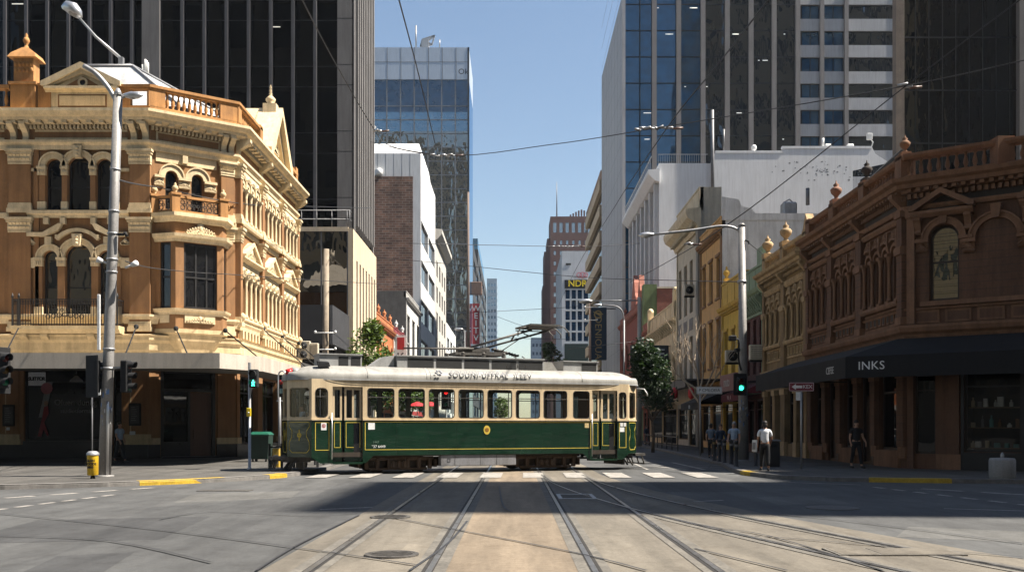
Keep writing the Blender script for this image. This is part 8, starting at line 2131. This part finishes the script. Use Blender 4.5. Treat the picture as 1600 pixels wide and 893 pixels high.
for px, py, D, lab in ((652, 630, 64, 'small red umbrella seen through the second tram window'), (673, 630, 66, 'small red umbrella beside the other one beyond the tram')):
    x = XX(px, D); z = ZZ(py + 4, D); th = Thing('cafe_umbrella', lab, 'umbrella', (x, D, FP)); th.m('canopy', M('umbrella_red', (.55, .03, .04), .8)).lathe([(.62, 0), (.4, .16), (.05, .3)], (x, D, z), 8, False, False); th.m('pole', m_alu).tube([(x, D, FP), (x, D, z + .3)], .025, 6); th.m('foot', m_grey).lathe([(.22, 0), (.22, .06), (.04, .08)], (x, D, FP), 10); th.done()
for px, py, D, lab in ((1054, 614, 66, 'red lantern hanging under the awning by the dark tree'), (1080, 614, 64, 'second red lantern hanging under the awning near the bare tree')):
    x, y, z = PP(px, py, D); th = Thing('lantern', lab, 'lantern', (x, y, z)); th.m('body', M('lantern_red', (.5, .03, .03), .6)).lathe([(.06, -.4), (.2, -.25), (.22, 0), (.2, .25), (.06, .4)], (x, y, z), 10); th.m('cord', m_blackm).tube([(x, y, z + .4), (x, y, z + .9)], .015, 5); th.m('bracket', m_blackm).tube([(x, y, z + .9), (14.9, y, z + .9)], .02, 5); th.done()
b = MB(); b.box(-705, 705, -305, 1505, -1.0, 216)
mh, nt, out = nodes_of('haze_air')
pv = nt.nodes.new('ShaderNodeVolumePrincipled'); pv.inputs['Color'].default_value = (.80, .88, 1, 1); pv.inputs['Density'].default_value = HAZE; pv.inputs['Anisotropy'].default_value = .2
nt.links.new(pv.outputs[0], out.inputs['Volume'])
hz = link('haze', b, mh); hz['kind'] = 'stuff'
# ================================================================== light, sky, camera
SUN = Vector((.68, -.06, 1.0)).normalized()
sl = bpy.data.lights.new('sun', 'SUN'); sl.energy = SUN_K; sl.angle = R(.6); sl.color = (1.0, .93, .82)
so = bpy.data.objects.new('sun', sl); COL.objects.link(so)
so.rotation_euler = SUN.to_track_quat('Z', 'Y').to_euler()
w = bpy.data.worlds.new('World'); SC.world = w; w.use_nodes = True
nt = w.node_tree; nt.nodes.clear()
sky = nt.nodes.new('ShaderNodeTexSky'); sky.sky_type = 'NISHITA'; sky.sun_disc = False
sky.sun_elevation = math.asin(SUN.z); sky.sun_rotation = math.atan2(SUN.x, SUN.y)
sky.air_density = 1.2; sky.dust_density = .5; sky.ozone_density = 1.0; sky.altitude = 30
bg = nt.nodes.new('ShaderNodeBackground'); bg.inputs['Strength'].default_value = SKY_K
wo = nt.nodes.new('ShaderNodeOutputWorld')
nt.links.new(sky.outputs[0], bg.inputs[0]); nt.links.new(bg.outputs[0], wo.inputs[0])
cd = bpy.data.cameras.new('camera'); cam = bpy.data.objects.new('camera', cd); COL.objects.link(cam)
cam.location = (0, 0, EYE); cam.rotation_euler = (R(90), 0, 0)
cd.sensor_width = 36; cd.sensor_fit = 'HORIZONTAL'; cd.lens = 36 * FPX / 1600
cd.shift_x = (800 - HX) / 1600; cd.shift_y = (HY - 446.5) / 1600
cd.clip_start = .1; cd.clip_end = 4000
SC.camera = cam
vs = SC.view_settings; vs.view_transform = 'Standard'; vs.look = 'None'; vs.exposure = EXPO; vs.gamma = 1
SC.render.engine = 'CYCLES'
SC.cycles.use_denoising = True
SC.cycles.max_bounces = 6; SC.cycles.transparent_max_bounces = 12; SC.cycles.glossy_bounces = 3; SC.cycles.diffuse_bounces = 1
SC.cycles.caustics_reflective = False; SC.cycles.caustics_refractive = False
SC.cycles.sample_clamp_indirect = 8

# members of one kind share a group phrase
GR = {'terrace_shop': 'Victorian shops along the street', 'shop_awning': 'awnings of the street shops', 'street_tree': 'street trees', 'overhead_wire': 'overhead tram wires', 'traffic_signal': 'traffic signals at the crossing', 'car': 'cars beyond the tram', 'street_lamp': 'street lamp poles', 'manhole_cover': 'manhole covers in the road', 'air_conditioner': 'air conditioners on the shop fronts', 'wire_junction': 'fittings on the overhead wires', 'cafe_umbrella': 'red cafe umbrellas', 'lantern': 'red lanterns under the awning', 'menu_board': 'menu boards on the left shop front', 'utility_pole': 'utility poles', 'post_rail': 'black post fences by the tram front', 'person': 'people on the footpaths and in the tram', 'office_block': 'office blocks behind the viewpoint', 'distant_tower': 'far blue towers', 'dark_slab_tower': 'dark slab buildings down the street', 'vertical_sign': 'red vertical signs', 'service_cover': 'service covers in the road', 'wall_plate': 'small plates on the left shop piers', 'display_shelf': 'goods in the black shop windows'}
for o in SC.objects:
    k = o.name.split('.')[0]
    if o.parent is None and k in GR and not o.get('group'): o['group'] = GR[k]
